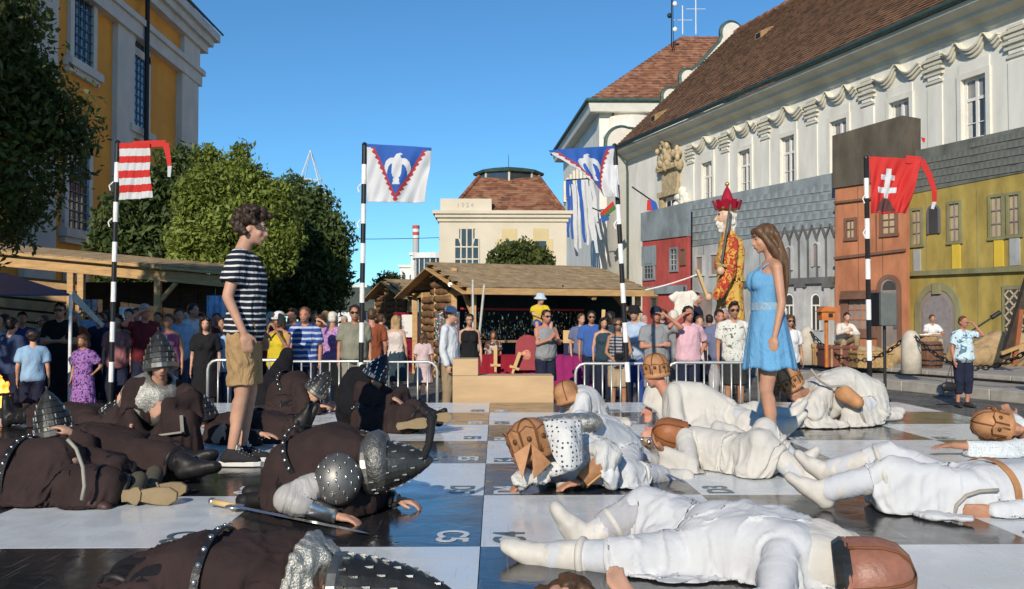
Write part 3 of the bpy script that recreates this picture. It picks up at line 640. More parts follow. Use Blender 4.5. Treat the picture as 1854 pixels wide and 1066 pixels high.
m_ = MB(); m_.box((BX0 + 5, BY0 + 5, .27), (10.02, 10.02, .53)); m_.build('stage_base', M('stage_side', (.05, .05, .055), rough=.6), board)
def sqmesh(nm, mat):
    m_ = MB(); N_ = 4
    m_.box((0, 0, 0), (SQ - .004, SQ - .004, .02)); me = m_.mesh(nm); me.materials.append(mat); return me
sqs = [sqmesh('dark_square', BLACK), sqmesh('light_square', WHITE)]
def text_mesh(t):
    cu = bpy.data.curves.new('t', 'FONT'); cu.body = t; cu.size = .205; cu.offset = .004; cu.extrude = .0008; cu.space_character = 1.02
    ob = bpy.data.objects.new('tmp', cu); C.objects.link(ob)
    me = bpy.data.meshes.new_from_object(ob.evaluated_get(bpy.context.evaluated_depsgraph_get())); bpy.data.objects.remove(ob); return me
PRW = M('white_print', (.62, .66, .66), rough=.3, var=.08); PRD = M('teal_grey_print', (.06, .10, .11), rough=.3, var=.1)
for r in range(8):
    for f in range(8):
        dark = (r + f) % 2 == 1            # file counted from the left; C5 (r=2, left of the middle line) is dark
        o = bpy.data.objects.new('dark_square' if dark else 'light_square', sqs[0 if dark else 1]); C.objects.link(o); o.parent = board
        x, y = BX0 + (f + .5) * SQ, (r + .5) * SQ + BY0
        o.location = (x, y - BY0 - 5, BZ - .011 + random.uniform(-.0008, .0008))
        col = 8 - f; me = text_mesh('ABCDEFGH'[r] + str(col))
        t = link('square_name', me, PRW if dark else PRD, o, local=True)
        if col >= 5: t.location = (SQ / 2 - .20, -SQ / 2 + .32, .0125); t.rotation_euler = (0, 0, -PI / 2)
        else: t.location = (-SQ / 2 + .20, -SQ / 2 + .035, .0125); t.rotation_euler = (0, 0, PI / 2)
# ================================================================== striped poles and flags
PBLK = M('pole_black', (.012, .012, .014), rough=.4); PWHT = M('pole_white', (.78, .78, .76), rough=.4)
def pole(px_t, py_t, px_b, Y, label, base_z, band=.245, group='striped flag poles at the far edge of the board'):
    t_ = at(px_t, py_t, Y); b_ = V((xat(px_b, Y), Y, base_z)); o = thing('flag_pole', label, 'flag pole', b_, group=group)
    n = max(3, round((t_ - b_).length / band))
    for i in range(n):
        m_ = MB(); m_.tube([t_.lerp(b_, i / n), t_.lerp(b_, (i + 1) / n)], .031, 10); m_.build('pole_band', PBLK if i % 2 == 0 else PWHT, o, sm=False)
    m_ = MB(); m_.sphere(t_, .034, 8, 6); m_.build('pole_cap', PBLK, o)
    for f_ in (.16, .3):
        p = t_.lerp(b_, f_); m_ = MB(); m_.tube([p + V((-.03, -.03, .02)), p + V((-.07, -.05, -.03)), p + V((-.05, -.06, -.09))], .008, 5); m_.build('tie_ribbon', PWHT, o)
    return t_, b_
def flag(name, label, quad, fn, mats, parent_group=None, nu=96, nv=90, wave=.05, seed=0):
    """quad = 4 corner points (top-left, top-right, bottom-right, bottom-left); fn(u,v) -> slot index (u right, v down) or None for no cloth"""
    a, b, c, d = [V(q) for q in quad]; o = thing(name, label, 'flag', a, group=parent_group)
    vs = []; nrm = (b - a).cross(d - a).normalized()
    for j in range(nv + 1):
        for i in range(nu + 1):
            u, v = i / nu, j / nv
            p = a.lerp(b, u).lerp(d.lerp(c, u), v)
            w_ = wave * (.25 + u) * math.sin(7 * u + 2.2 * v + seed) + wave * .6 * v * math.sin(13 * u - 4 * v + seed * 2) + .012 * math.sin(31 * u + 9 * v)
            vs.append(p + nrm * w_ * min(1, v * 2.5 + .15))
    fs = []; mi = []
    for j in range(nv):
        for i in range(nu):
            k = fn((i + .5) / nu, (j + .5) / nv)
            if k is None: continue
            fs.append((j * (nu + 1) + i, j * (nu + 1) + i + 1, (j + 1) * (nu + 1) + i + 1, (j + 1) * (nu + 1) + i)); mi.append(k)
    me = bpy.data.meshes.new('cloth'); me.from_pydata([tuple(v) for v in vs], [], fs); me.polygons.foreach_set('material_index', mi); smooth(me)
    fo = link('cloth', me, mats, o)
    sd = fo.modifiers.new('thick', 'SOLIDIFY'); sd.thickness = .004
    return o
def fl(name, c):
    m = M(name, c, rough=.75, var=.06, scale=4); n, b = nodes_of(m)
    tr = n.nodes.new('ShaderNodeBsdfTranslucent'); tr.inputs[0].default_value = (*c, 1); mx = n.nodes.new('ShaderNodeMixShader'); mx.inputs[0].default_value = .2
    out = n.nodes['Material Output']; n.links.new(b.outputs[0], mx.inputs[1]); n.links.new(tr.outputs[0], mx.inputs[2]); n.links.new(mx.outputs[0], out.inputs[0]); return m
FRED = fl('flag_red', (.62, .035, .03)); FWHT = fl('flag_white', (.68, .70, .72)); FBLU = fl('flag_blue', (.03, .12, .46)); FBRN = fl('flag_brown', (.13, .06, .055)); FCRIM = fl('flag_crimson', (.45, .05, .06))
def in_poly(x, y, p):
    r = False; j = len(p) - 1
    for i in range(len(p)):
        if (p[i][1] > y) != (p[j][1] > y) and x < (p[j][0] - p[i][0]) * (y - p[i][1]) / (p[j][1] - p[i][1]) + p[i][0]: r = not r
        j = i
    return r
def bird(u, v):      # dove seen from above: head up, wings folded down, tail spread (u,v about the middle of the shield)
    x, y = abs(u), v
    if (u - .0) ** 2 / .0016 + (y + .20) ** 2 / .0028 < 1: return True           # head
    if (u - .035) ** 2 / .0012 + (y + .245) ** 2 / .0003 < 1: return True       # beak
    if x < .055 + .02 * math.cos(8 * y) and -.2 < y < .16: return True
    if x < .03 + max(0, y - .08) * .16 and 0 < y < .29: return True             # tail
    e1 = (x - .09) ** 2 / .0135 + (y + .02) ** 2 / .026; e2 = (x - .088) ** 2 / .0046 + (y - .085) ** 2 / .022
    return e1 < 1 and e2 > 1 and y < .14
def shield(u, v, tip=.5):
    """blue V with a saw-toothed red edge on white cloth"""
    if v < .06: return 2
    def inside(m): return abs(u - tip) < (1 - v) * .46 + m
    if inside(-.055):
        return 1 if bird(u - .5, (v - .40)) else 2
    q = (v * 11) % 1
    if inside(.0 + .045 * (1 - abs(2 * q - 1)) - .02) and v < .985: return 4
    if inside(-.02): return 4
    return 1
P2t, P2b = pole(660, 262, 654, 11.9, 'black and white striped pole carrying the left dove flag', .55)
P3t, P3b = pole(1113, 264, 1139, 11.9, 'black and white striped pole carrying the right dove flag', .55)
P1t, P1b = pole(213, 258, 207, 11.95, 'black and white striped pole carrying the red and white barred flag', .55)
P4t, P4b = pole(1568, 286, 1578, 11.9, 'black and white striped pole carrying the red cross flag', .55)
SH = [FRED, FWHT, FBLU, FBRN, FCRIM]
flag('banner_flag', 'square white flag with blue dove shield right of the left centre pole', [at(664, 260, 11.88), at(781, 267, 11.75), at(769, 366, 11.8), at(664, 366, 11.88)], shield, SH, seed=.4)
flag('banner_flag', 'white flag with blue dove shield slanting left of its leaning pole', [at(993, 272, 11.75), at(1112, 263, 11.86), at(1119, 360, 11.9), at(1066, 345, 11.8)], lambda u, v: shield(1 - (1 - u) , v) if not (u < .5 - (1 - v) * .52 - .04) else None, SH, seed=1.7)
def bars(u, v):
    if v < .10: return 0
    return 0 if int((v - .10) / .13) % 2 == 1 else 1
flag('banner_flag', 'flag of red and white bars on the left pole', [at(216, 259, 11.93), at(271, 258, 11.8), at(277, 358, 11.8), at(215, 362, 11.93)], bars, SH, seed=2.2, wave=.02)
def cross(u, v):
    x = u - .40
    if v < .05: return 0
    if abs(x) < .055 and .2 < v < .72: return 1
    if abs(x) < .165 and .31 < v < .40: return 1
    if abs(x) < .23 and .53 < v < .635: return 1
    if v > .70 and abs(x + .02) < .06 + (v - .70) * .85 and v < .70 + .27: return 3
    return 0
flag('banner_flag', 'red flag with white double cross on a brown hill', [at(1573, 283, 11.88), at(1668, 288, 11.8), at(1640, 386, 11.85), at(1578, 386, 11.88)], cross, SH, seed=3.1)
def streamer(name, label, pts, w_, mats):
    o = thing(name, label, 'streamer', pts[0])
    k = len(pts)
    for i in range(k - 1):
        a, b = V(pts[i]), V(pts[i + 1]); t = (b - a).normalized(); s = t.cross(V((0, 1, 0))).normalized()
        m_ = MB(); wa = w_ * (1 - .75 * i / k); wb = w_ * (1 - .75 * (i + 1) / k)
        m_.hexa([a - s * wa, a + s * wa, b + s * wb, b - s * wb] + [q + V((0, .006, 0)) for q in (a - s * wa, a + s * wa, b + s * wb, b - s * wb)]); m_.build('ribbon', mats[min(i, len(mats) - 1)], o)
streamer('flag_tail', 'thin red and white tail trailing from the red cross flag', [at(1640, 288, 11.82), at(1668, 290, 11.8), at(1682, 315, 11.8), at(1692, 345, 11.8), at(1692, 365, 11.82), at(1688, 378, 11.84)], .05, [FRED, FRED, FRED, FRED, FWHT])
streamer('flag_tail', 'thin red and white tail hanging from the red and white barred flag', [at(240, 262, 11.86), at(300, 259, 11.8), at(304, 280, 11.8), at(307, 300, 11.8), at(306, 320, 11.82)], .045, [FRED, FRED, FRED, FWHT])
# ================================================================== painted stage houses in front of the palace
def flatmat(name, c, v=.26): return M(name, c, rough=.9, var=v, scale=1.7, stretch=(1, 1, .45), bump=.2, bscale=9, detail=10)
F_RED = flatmat('flat_red_paint', (.38, .07, .06)); F_GREY = flatmat('flat_grey_paint', (.35, .37, .37)); F_TERRA = flatmat('flat_terracotta', (.42, .17, .085)); F_YEL = flatmat('flat_mustard', (.35, .265, .07), .28)
F_SLATE = flatmat('flat_slate', (.20, .235, .25), .35); F_DARK = flatmat('flat_dark_roof', (.10, .085, .065), .3); F_MOSS = flatmat('flat_mossy_roof', (.13, .14, .125), .35); F_LINE = flatmat('flat_dark_line', (.12, .12, .12)); F_BROWN = flatmat('flat_brown', (.17, .09, .06)); F_PINE = flatmat('flat_window_cream', (.42, .34, .22)); F_VOID = flatmat('flat_void', (.05, .05, .05)); F_SUN = flatmat('flat_sun_yellow', (.62, .44, .05), .08); F_OLIVE = flatmat('flat_olive_trim', (.22, .21, .11)); F_PALE = flatmat('flat_pale_grey', (.42, .42, .42)); F_TAUPE = flatmat('flat_taupe', (.24, .20, .18))
class Flat:
    """a stage flat standing on the pavement between two sight lines; local u runs along it, z up, t towards the viewer"""
    def __init__(s, label, p0, d0, p1, d1, thick=.18):
        s.a = V((xat(p0, d0), d0, .36)); s.b = V((xat(p1, d1), d1, .36)); s.e = (s.b - s.a); s.L = s.e.length; s.e.normalize(); s.n = V((s.e.y, -s.e.x, 0))
        if s.n.y > 0: s.n = -s.n
        s.o = thing('stage_house', label, 'stage set', s.a); s.th = thick; s.d0, s.d1, s.p0, s.p1 = d0, d1, p0, p1
    def P(s, u, z, t=0): p = s.a + s.e * u + s.n * t; return V((p.x, p.y, z))
    def uz(s, px, py):
        """along-wall and height coordinates of the point of the wall seen at a pixel"""
        r = ray(px, py); h = V((s.a.x - O.x, s.a.y - O.y)); den = r.x * s.n.x + r.y * s.n.y
        k = (h.x * s.n.x + h.y * s.n.y) / den; p = O + r * k; return ((p - s.a).dot(s.e), p.z)
    def slab(s, name, poly, mat, t0=-.18, t1=0, parent=None):
        m_ = MB(); m_.prism([(u, z) for u, z in poly], V((s.a.x, s.a.y, 0)) + s.n * t0, s.e, (0, 0, 1), s.n * (t1 - t0)); return m_.build(name, mat, parent or s.o)
    def pslab(s, name, pix, mat, t0=-.18, t1=0, parent=None): return s.slab(name, [s.uz(*p) for p in pix], mat, t0, t1, parent)
    def rect(s, name, x0, y0, x1, y1, mat, t0=0, t1=.04, parent=None):
        a, b = s.uz(x0, y0), s.uz(x1, y1); return s.slab(name, [(a[0], b[1]), (b[0], b[1]), (b[0], a[1]), (a[0], a[1])], mat, t0, t1, parent)
    def window(s, x0, y0, x1, y1, frame, pane, bars, nx=2, nz=3, fw=.08, barw=.035):
        a, b = s.uz(x0, y0), s.uz(x1, y1); u0, u1, z0, z1 = a[0], b[0], b[1], a[1]
        m_ = MB()
        for q in ((u0 - fw, u0, z0, z1), (u1, u1 + fw, z0, z1), (u0 - fw, u1 + fw, z1, z1 + fw), (u0 - fw * 1.3, u1 + fw * 1.3, z0 - fw, z0)):
            m_.hexa([s.P(q[0], q[2], 0), s.P(q[1], q[2], 0), s.P(q[1], q[2], .07), s.P(q[0], q[2], .07), s.P(q[0], q[3], 0), s.P(q[1], q[3], 0), s.P(q[1], q[3], .07), s.P(q[0], q[3], .07)])
        wo = m_.build('window', frame, s.o)
        cw, chh = (u1 - u0) / nx, (z1 - z0) / nz
        for i in range(nx):
            for j in range(nz):
                s.slab('pane', [(u0 + i * cw + barw / 2, z0 + j * chh + barw / 2), (u0 + (i + 1) * cw - barw / 2, z0 + j * chh + barw / 2), (u0 + (i + 1) * cw - barw / 2, z0 + (j + 1) * chh - barw / 2), (u0 + i * cw + barw / 2, z0 + (j + 1) * chh - barw / 2)], pane, 0, .012, wo)
        m_ = MB()
        for i in range(1, nx): u = u0 + i * cw; m_.hexa([s.P(u - barw / 2, z0, .002), s.P(u + barw / 2, z0, .002), s.P(u + barw / 2, z0, .04), s.P(u - barw / 2, z0, .04), s.P(u - barw / 2, z1, .002), s.P(u + barw / 2, z1, .002), s.P(u + barw / 2, z1, .04), s.P(u - barw / 2, z1, .04)])
        for j in range(1, nz): z = z0 + j * chh; m_.hexa([s.P(u0, z - barw / 2, .003), s.P(u1, z - barw / 2, .003), s.P(u1, z - barw / 2, .045), s.P(u0, z - barw / 2, .045), s.P(u0, z + barw / 2, .003), s.P(u1, z + barw / 2, .003), s.P(u1, z + barw / 2, .045), s.P(u0, z + barw / 2, .045)])
        if nx > 1 or nz > 1: m_.build('glazing_bars', bars, wo)
        return wo
    def arch(s, name, x0, x1, ytop, ybot, mat, t0, t1, parent=None, rim=None, rimw=.12):
        a, b = s.uz(x0, ytop), s.uz(x1, ybot); u0, u1 = a[0], b[0]; r = (u1 - u0) / 2; zs = max(a[1] - r, b[1] + .05)
        o = s.slab(name, [(u0, b[1]), (u1, b[1])] + arc((u0 + u1) / 2, zs, r, 0, 180, 12), mat, t0, t1, parent)
        if rim: s.slab('arch_surround', [(u1 + rimw, b[1]), (u1 + rimw, zs)] + arc((u0 + u1) / 2, zs, r + rimw, 0, 180, 12) + [(u0 - rimw, b[1]), (u0, b[1])] + arc((u0 + u1) / 2, zs, r, 180, 0, 12) + [(u1, b[1])], rim, 0, .08, o)
        return o
    def shingles(s, pix, mat, w_=.34, h_=.32, cap=300):
        """overlapping painted roof shingles on the upper field, cut to a polygon of pixels"""
        poly = [s.uz(*p) for p in pix]; us = [p[0] for p in poly]; zs = [p[1] for p in poly]
        m_ = MB(); m_.add([s.P(-w_ / 2 * .94, 0, 0), s.P(w_ / 2 * .94, 0, 0), s.P(w_ / 2 * .94, h_ * 1.05, 0), s.P(-w_ / 2 * .94, h_ * 1.05, 0)] , [(0, 1, 2, 3)])
        me = bpy.data.meshes.new('shingle')
        q = [s.e * (-w_ * .47) + s.n * .05, s.e * (w_ * .47) + s.n * .05, s.e * (w_ * .47) + s.n * .012 + V((0, 0, h_)), s.e * (-w_ * .47) + s.n * .012 + V((0, 0, h_))]
        q2 = [p - s.n * .03 for p in q]
        me.from_pydata([tuple(p) for p in q + q2], [], [(0, 1, 2, 3), (7, 6, 5, 4), (0, 4, 5, 1), (1, 5, 6, 2), (3, 7, 4, 0)]); me.materials.append(mat)
        rows = []; z = min(zs); k = 0
        while z < max(zs):
            u = min(us) + (k % 2) * w_ / 2
            while u < max(us):
                if in_poly(u, z + h_ * .8, poly) and in_poly(u, z, poly): rows.append((u, z))
                u += w_
            z += h_ * .9; k += 1
        for (u, z) in rows[:cap]:
            o = bpy.data.objects.new('shingle', me); C.objects.link(o); o.parent = s.o; o.matrix_parent_inverse = PM[s.o.name].inverted()
            o.location = s.P(u, z, .0 + random.uniform(0, .012)); o.rotation_euler = (0, 0, random.uniform(-.01, .01))
        return len(rows)
    def joints(s, px0, px1, step, mat):
        """the boards the flat is nailed up from show as thin upright joints"""
        x = px0
        while x < px1:
            a, b = s.uz(x, 640), s.uz(x, 300); top_ = min(b[1], s.top); m_ = MB(); m_.beam(s.P(a[0], .4, .004), s.P(a[0], top_, .004), .02, .012, s.n); m_.build('panel_joint', mat, s.o); x += step
# red house
fr = Flat('narrow red painted stage house with grey roof, farthest left of the row', 1163, 43, 1244, 40)
fr.pslab('wall', [(1163, 640), (1244, 636), (1244, 426), (1163, 436)], F_RED); fr.pslab('roof', [(1162, 437), (1244.5, 427), (1244.5, 366), (1162, 386)], F_SLATE, -.18, .06)
fr.rect('shade_board', 1163, 447, 1188, 480, F_SLATE, 0, .05)
fr.window(1168, 478, 1184, 503, F_SLATE, F_VOID, F_SLATE, 3, 3, .1); fr.window(1216, 452, 1226, 488, F_SLATE, F_VOID, F_PALE, 2, 4, .09); fr.window(1234, 452, 1241, 478, F_BROWN, F_BROWN, F_BROWN, 1, 1, .05)
fr.rect('ledge', 1163, 520, 1244, 530, F_SLATE, 0, .12); fr.window(1180, 540, 1190, 560, F_BROWN, F_VOID, F_BROWN, 1, 1)
# grey house with the slate roof and pointed gables
fg = Flat('wide grey painted stage house with slate shingle roof and pointed gables', 1244, 41, 1513, 34.5)
fg.pslab('wall', [(1244, 640), (1513, 655), (1513, 408), (1244, 448)], F_GREY); fg.pslab('roof', [(1244, 448), (1513, 409), (1513, 312), (1244, 366)], F_SLATE, -.18, .03)
fg.shingles([(1244, 450), (1513, 410), (1513, 316), (1244, 368)], F_SLATE, .36, .36)
for i in range(9):
    x0 = 1398 + i * 16.4 if i < 7 else None
    if x0 is None: continue
    yb = 436 - i * 1.2; w_ = 16.4
    for xa, ya, xb, yb2 in ((x0, yb, x0 + w_ / 2, yb - 24), (x0 + w_ / 2, yb - 24, x0 + w_, yb)):
        a, b = fg.uz(xa, ya), fg.uz(xb, yb2); m_ = MB(); m_.beam(fg.P(*a, .03), fg.P(*b, .03), .06, .09, fg.n); m_.build('gable_moulding', F_LINE, fg.o)
    a, b = fg.uz(x0, yb), fg.uz(x0, 512 + i * .0); m_ = MB(); m_.beam(fg.P(*a, .03), fg.P(a[0], b[1], .03), .05, .07, fg.n); m_.build('rib', F_LINE, fg.o)
for x0, yt in ((1425, 448), (1474, 441)): fg.arch('lancet_window', x0, x0 + 9, yt, yt + 41, F_TAUPE, 0, .03, rim=F_PALE, rimw=.07)
fg.rect('string_course', 1391, 506, 1512, 512, F_LINE, 0, .14)
for x0 in (1340, 1447, 1497): fg.rect('column', x0, 520, x0 + 11, 640, F_PALE, 0, .16); fg.rect('column_capital', x0 - 3, 510, x0 + 14, 520, F_LINE, 0, .2)
for x0 in (1422, 1470):
    aw = fg.arch('arched_window', x0, x0 + 18, 530, 598, WINW, 0, .05, rim=F_PALE, rimw=.1); fg.arch('pane', x0 + 3, x0 + 15, 534, 551, F_VOID, .05, .06, aw)
    for k in (3.0, 10.2): fg.rect('pane', x0 + k, 554, x0 + k + 5, 597, F_VOID, .05, .06, aw)
fg.window(1262, 466, 1273, 496, F_PALE, F_TAUPE, F_PALE, 1, 1); fg.window(1288, 462, 1302, 496, F_PALE, F_TAUPE, F_PALE, 1, 1); fg.rect('door', 1262, 530, 1290, 615, F_TAUPE, 0, .05)
# terracotta house
ft = Flat('tall terracotta painted stage house with dark board roof', 1512, 34.0, 1641, 31.6)
ft.pslab('wall', [(1512, 656), (1641, 664), (1641, 323), (1512, 340)], F_TERRA); ft.pslab('roof_board', [(1509.5, 341), (1637, 323), (1637, 209), (1509.5, 246)], F_DARK, -.9, .08)
for y0, y1, n_ in ((362, 366, 'moulding'), (462, 467, 'moulding')): ft.pslab(n_, [(1512, y1 + 3), (1641, y1 - 12), (1641, y0 - 12), (1512, y0 + 3)], F_BROWN, 0, .09)
ft.window(1534, 400, 1548, 430, F_BROWN, F_PINE, F_BROWN, 2, 2, .1); ft.window(1599, 386, 1622, 422, F_BROWN, F_PINE, F_BROWN, 2, 3, .1)
ft.rect('joint_line', 1586, 388, 1588, 460, F_BROWN, 0, .03)
dr = ft.arch('arched_door', 1596, 1627, 505, 655, F_TAUPE, 0, .05, rim=F_BROWN, rimw=.14); ft.arch('fanlight', 1600, 1624, 510, 524, F_VOID, .05, .07, dr)
for z in (545, 590, 620): ft.rect('hinge', 1620, z, 1626, z + 5, F_LINE, .05, .08, dr)
ft.window(1537, 542, 1575, 596, F_BROWN, F_TAUPE, F_TERRA, 3, 3, .3); ft.rect('awning', 1530, 533, 1578, 541, F_BROWN, 0, .3)
# mustard house
fy = Flat('long mustard painted stage house with mossy shingle roof and arched gate', 1641, 32.4, 1905, 27.6)
fy.pslab('wall', [(1641, 655), (1905, 678), (1905, 300), (1641, 352)], F_YEL); fy.pslab('roof', [(1639, 353), (1905, 302), (1905, 218), (1639, 277)], F_MOSS, -.18, .03)
fy.shingles([(1639, 355), (1905, 304), (1905, 224), (1639, 280)], F_MOSS, .2, .27)
for x0, y0, x1, y1 in ((1653, 382, 1669, 442), (1720, 370, 1739, 436), (1795, 358, 1816, 428), (1828, 354, 1847, 424)): fy.window(x0, y0, x1, y1, F_OLIVE, F_PINE, F_TAUPE, 2, 3, .09)
nb = fy.arch('niche', 1683, 1701, 375, 422, F_VOID, 0, .05, rim=F_LINE, rimw=.06)
for x0, y0, x1, y1, mm, nm in ((1725, 442, 1740, 486, F_SUN, 'yellow_panel'), (1801, 434, 1818, 482, F_SUN, 'yellow_panel'), (1655, 452, 1668, 490, F_GREY, 'grey_panel'), (1829, 432, 1848, 480, F_GREY, 'grey_panel'), (1863, 440, 1880, 480, F_GREY, 'grey_panel')):
    fy.rect(nm, x0, y0, x1, y1, mm, 0, .05)
fy.pslab('string_course', [(1642, 500), (1905, 489), (1905, 478), (1642, 492)], F_OLIVE, 0, .13)
gt = fy.arch('arched_gate', 1668, 1732, 525, 640, F_TAUPE, 0, .05, rim=F_OLIVE, rimw=.22); fy.arch('gate_leaf', 1674, 1726, 535, 640, M('gate_grey', (.24, .22, .22)), .05, .08, gt); fy.rect('keystone', 1693, 512, 1707, 532, F_OLIVE, .03, .16)
lw = fy.rect('lattice_window', 1816, 517, 1862, 622, F_OLIVE, 0, .06); fy.rect('pane', 1822, 524, 1858, 616, F_VOID, .06, .07, lw)
for k in range(7):
    for sg in (1, -1):
        x0 = 1818 + k * 8; a, b = fy.uz(x0, 540 + (0)), fy.uz(x0 + 0, 540)
for k in range(-5, 9):
    for sg in (-1, 1):
        za, zb = fy.uz(1822, 612)[1], fy.uz(1822, 526)[1]; ua, ub = fy.uz(1822, 560)[0], fy.uz(1858, 560)[0]
        c0 = ua + (ub - ua) * .5; pts = []
        for tt in np.linspace(0, 1, 30):
            z = za + (zb - za) * tt; u = (ua if sg > 0 else ub) + sg * ((zb - za) * tt - k * .32)
            if ua <= u <= ub: pts.append((u, z))
        if len(pts) > 2: m_ = MB(); m_.beam(fy.P(*pts[0], .085), fy.P(*pts[-1], .085), .05, .02, fy.n); m_.build('lattice_slat', F_PINE, lw)

for fl_, a0, a1, stp, tp, mm in ((fr, 1190, 1240, 26, 4.9, F_BROWN), (fg, 1275, 1390, 34, 4.9, F_LINE), (ft, 1556, 1640, 44, 6.3, F_BROWN), (fy, 1680, 1900, 46, 5.6, F_OLIVE)):
    fl_.top = tp; fl_.joints(a0, a1, stp, mm)
# ================================================================== figures: one continuous skin grown over a posed skeleton, clothes grown over the same skeleton
FOLDS = []; DRAPE = {}
class Bl:
    """collects overlapping limb volumes; a voxel remesh fuses them into one continuous surface"""
    def __init__(s): s.v = []; s.f = []; s.n = 0
    def raw(s, v, f):
        s.v.append(np.asarray(v, float)); s.f += [[i + s.n for i in q] for q in f]; s.n += len(v)
    def rings(s, rings, cap=True):
        k = len(rings[0]); v = np.concatenate(rings); f = []
        for i in range(len(rings) - 1):
            for j in range(k): f.append((i * k + j, i * k + (j + 1) % k, (i + 1) * k + (j + 1) % k, (i + 1) * k + j))
        if cap: f += [list(range(k))[::-1], list(range((len(rings) - 1) * k, len(rings) * k))]
        s.raw(v, f)
    def C(s, a, b, ra, rb, fl=None, k=1., flat=False, n=12):
        """tapered limb a->b; fl,k: squash by k along direction fl; flat: cut ends instead of round"""
        a, b = np.array(a, float), np.array(b, float); d = b - a; L = np.linalg.norm(d)
        if L < 1e-6: d = np.array([0, 0, 1.]); L = 1e-6
        d = d / L; u = np.cross(d, [0, 0, 1.]);
        if np.linalg.norm(u) < .05: u = np.cross(d, [0, 1., 0])
        u /= np.linalg.norm(u); w_ = np.cross(d, u); th = np.arange(n) * 2 * PI / n; R_ = []
        circ = np.cos(th)[:, None] * u + np.sin(th)[:, None] * w_
        if flat: st = [(0, ra * .9), (.0, ra), (L * .5, (ra + rb) / 2), (L, rb), (L, rb * .9)]
        else: st = [(-ra * math.cos(x), ra * math.sin(x)) for x in (.12, .5, 1.0, 1.57)] + [(L * .5, (ra + rb) / 2)] + [(L + rb * math.sin(x), rb * math.cos(x)) for x in (0, .57, 1.07, 1.45)]
        for t, r in st: R_.append(a + d * t + circ * r)
        if fl is not None:
            e = np.array(fl, float); e = e - d * e.dot(d)
            if np.linalg.norm(e) > 1e-3:
                e /= np.linalg.norm(e)
                R_ = [q - np.outer((q - a) @ e, e) * (1 - k) for q in R_]
        s.rings(R_)
    def E(s, c, r, ax=None, n=12, m=8):
        c = np.array(c, float); ax = np.array(ax if ax is not None else np.eye(3), float); R_ = []
        for i in range(m + 1):
            p = .08 + (PI - .16) * i / m; th = np.arange(n) * 2 * PI / n
            q = np.stack([r[0] * math.sin(p) * np.cos(th), r[1] * math.sin(p) * np.sin(th), np.full(n, r[2] * math.cos(p))], 1)
            R_.append(c + q @ ax)
        s.rings(R_)
    def L(s, rings, n=20):
        """loft of ellipses: (centre, half-width vector, half-depth vector)"""
        th = np.arange(n) * 2 * PI / n
        s.rings([np.array(c) + np.cos(th)[:, None] * np.array(a) + np.sin(th)[:, None] * np.array(b) for c, a, b in rings])
    def build(s, name, mat, parent, voxel=.018, sm=4, disp=0, dscale=.12, axis=(0, 0, 1), local=False):
        me = bpy.data.meshes.new(name); me.from_pydata(np.concatenate(s.v).tolist(), [], s.f)
        bm = bmesh.new(); bm.from_mesh(me); bmesh.ops.recalc_face_normals(bm, faces=bm.faces); bm.to_mesh(me); bm.free()
        o = link(name, me, mat, parent, local)
        r = o.modifiers.new('fuse', 'REMESH'); r.mode = 'VOXEL'; r.voxel_size = voxel; r.use_smooth_shade = True
        if sm: q = o.modifiers.new('soften', 'SMOOTH'); q.factor = .5; q.iterations = sm
        if disp: FOLDS.append((o, disp, dscale, axis))
        return o
def nrm(v): v = V(v); return v.normalized() if v.length > 1e-9 else V((0, 0, 1))
def lerp(a, b, t): return V(a) * (1 - t) + V(b) * t
TORSO = [(-.24, .085, .075), (-.13, .150, .112), (.02, .168, .120), (.22, .152, .106), (.45, .150, .108), (.65, .166, .118), (.84, .176, .112), (.95, .150, .086), (1.04, .078, .062)]
TORSO_F = [(-.24, .085, .08), (-.13, .155, .118), (.02, .170, .122), (.24, .136, .098), (.45, .128, .094), (.65, .142, .104), (.84, .150, .096), (.95, .125, .072), (1.04, .062, .055)]
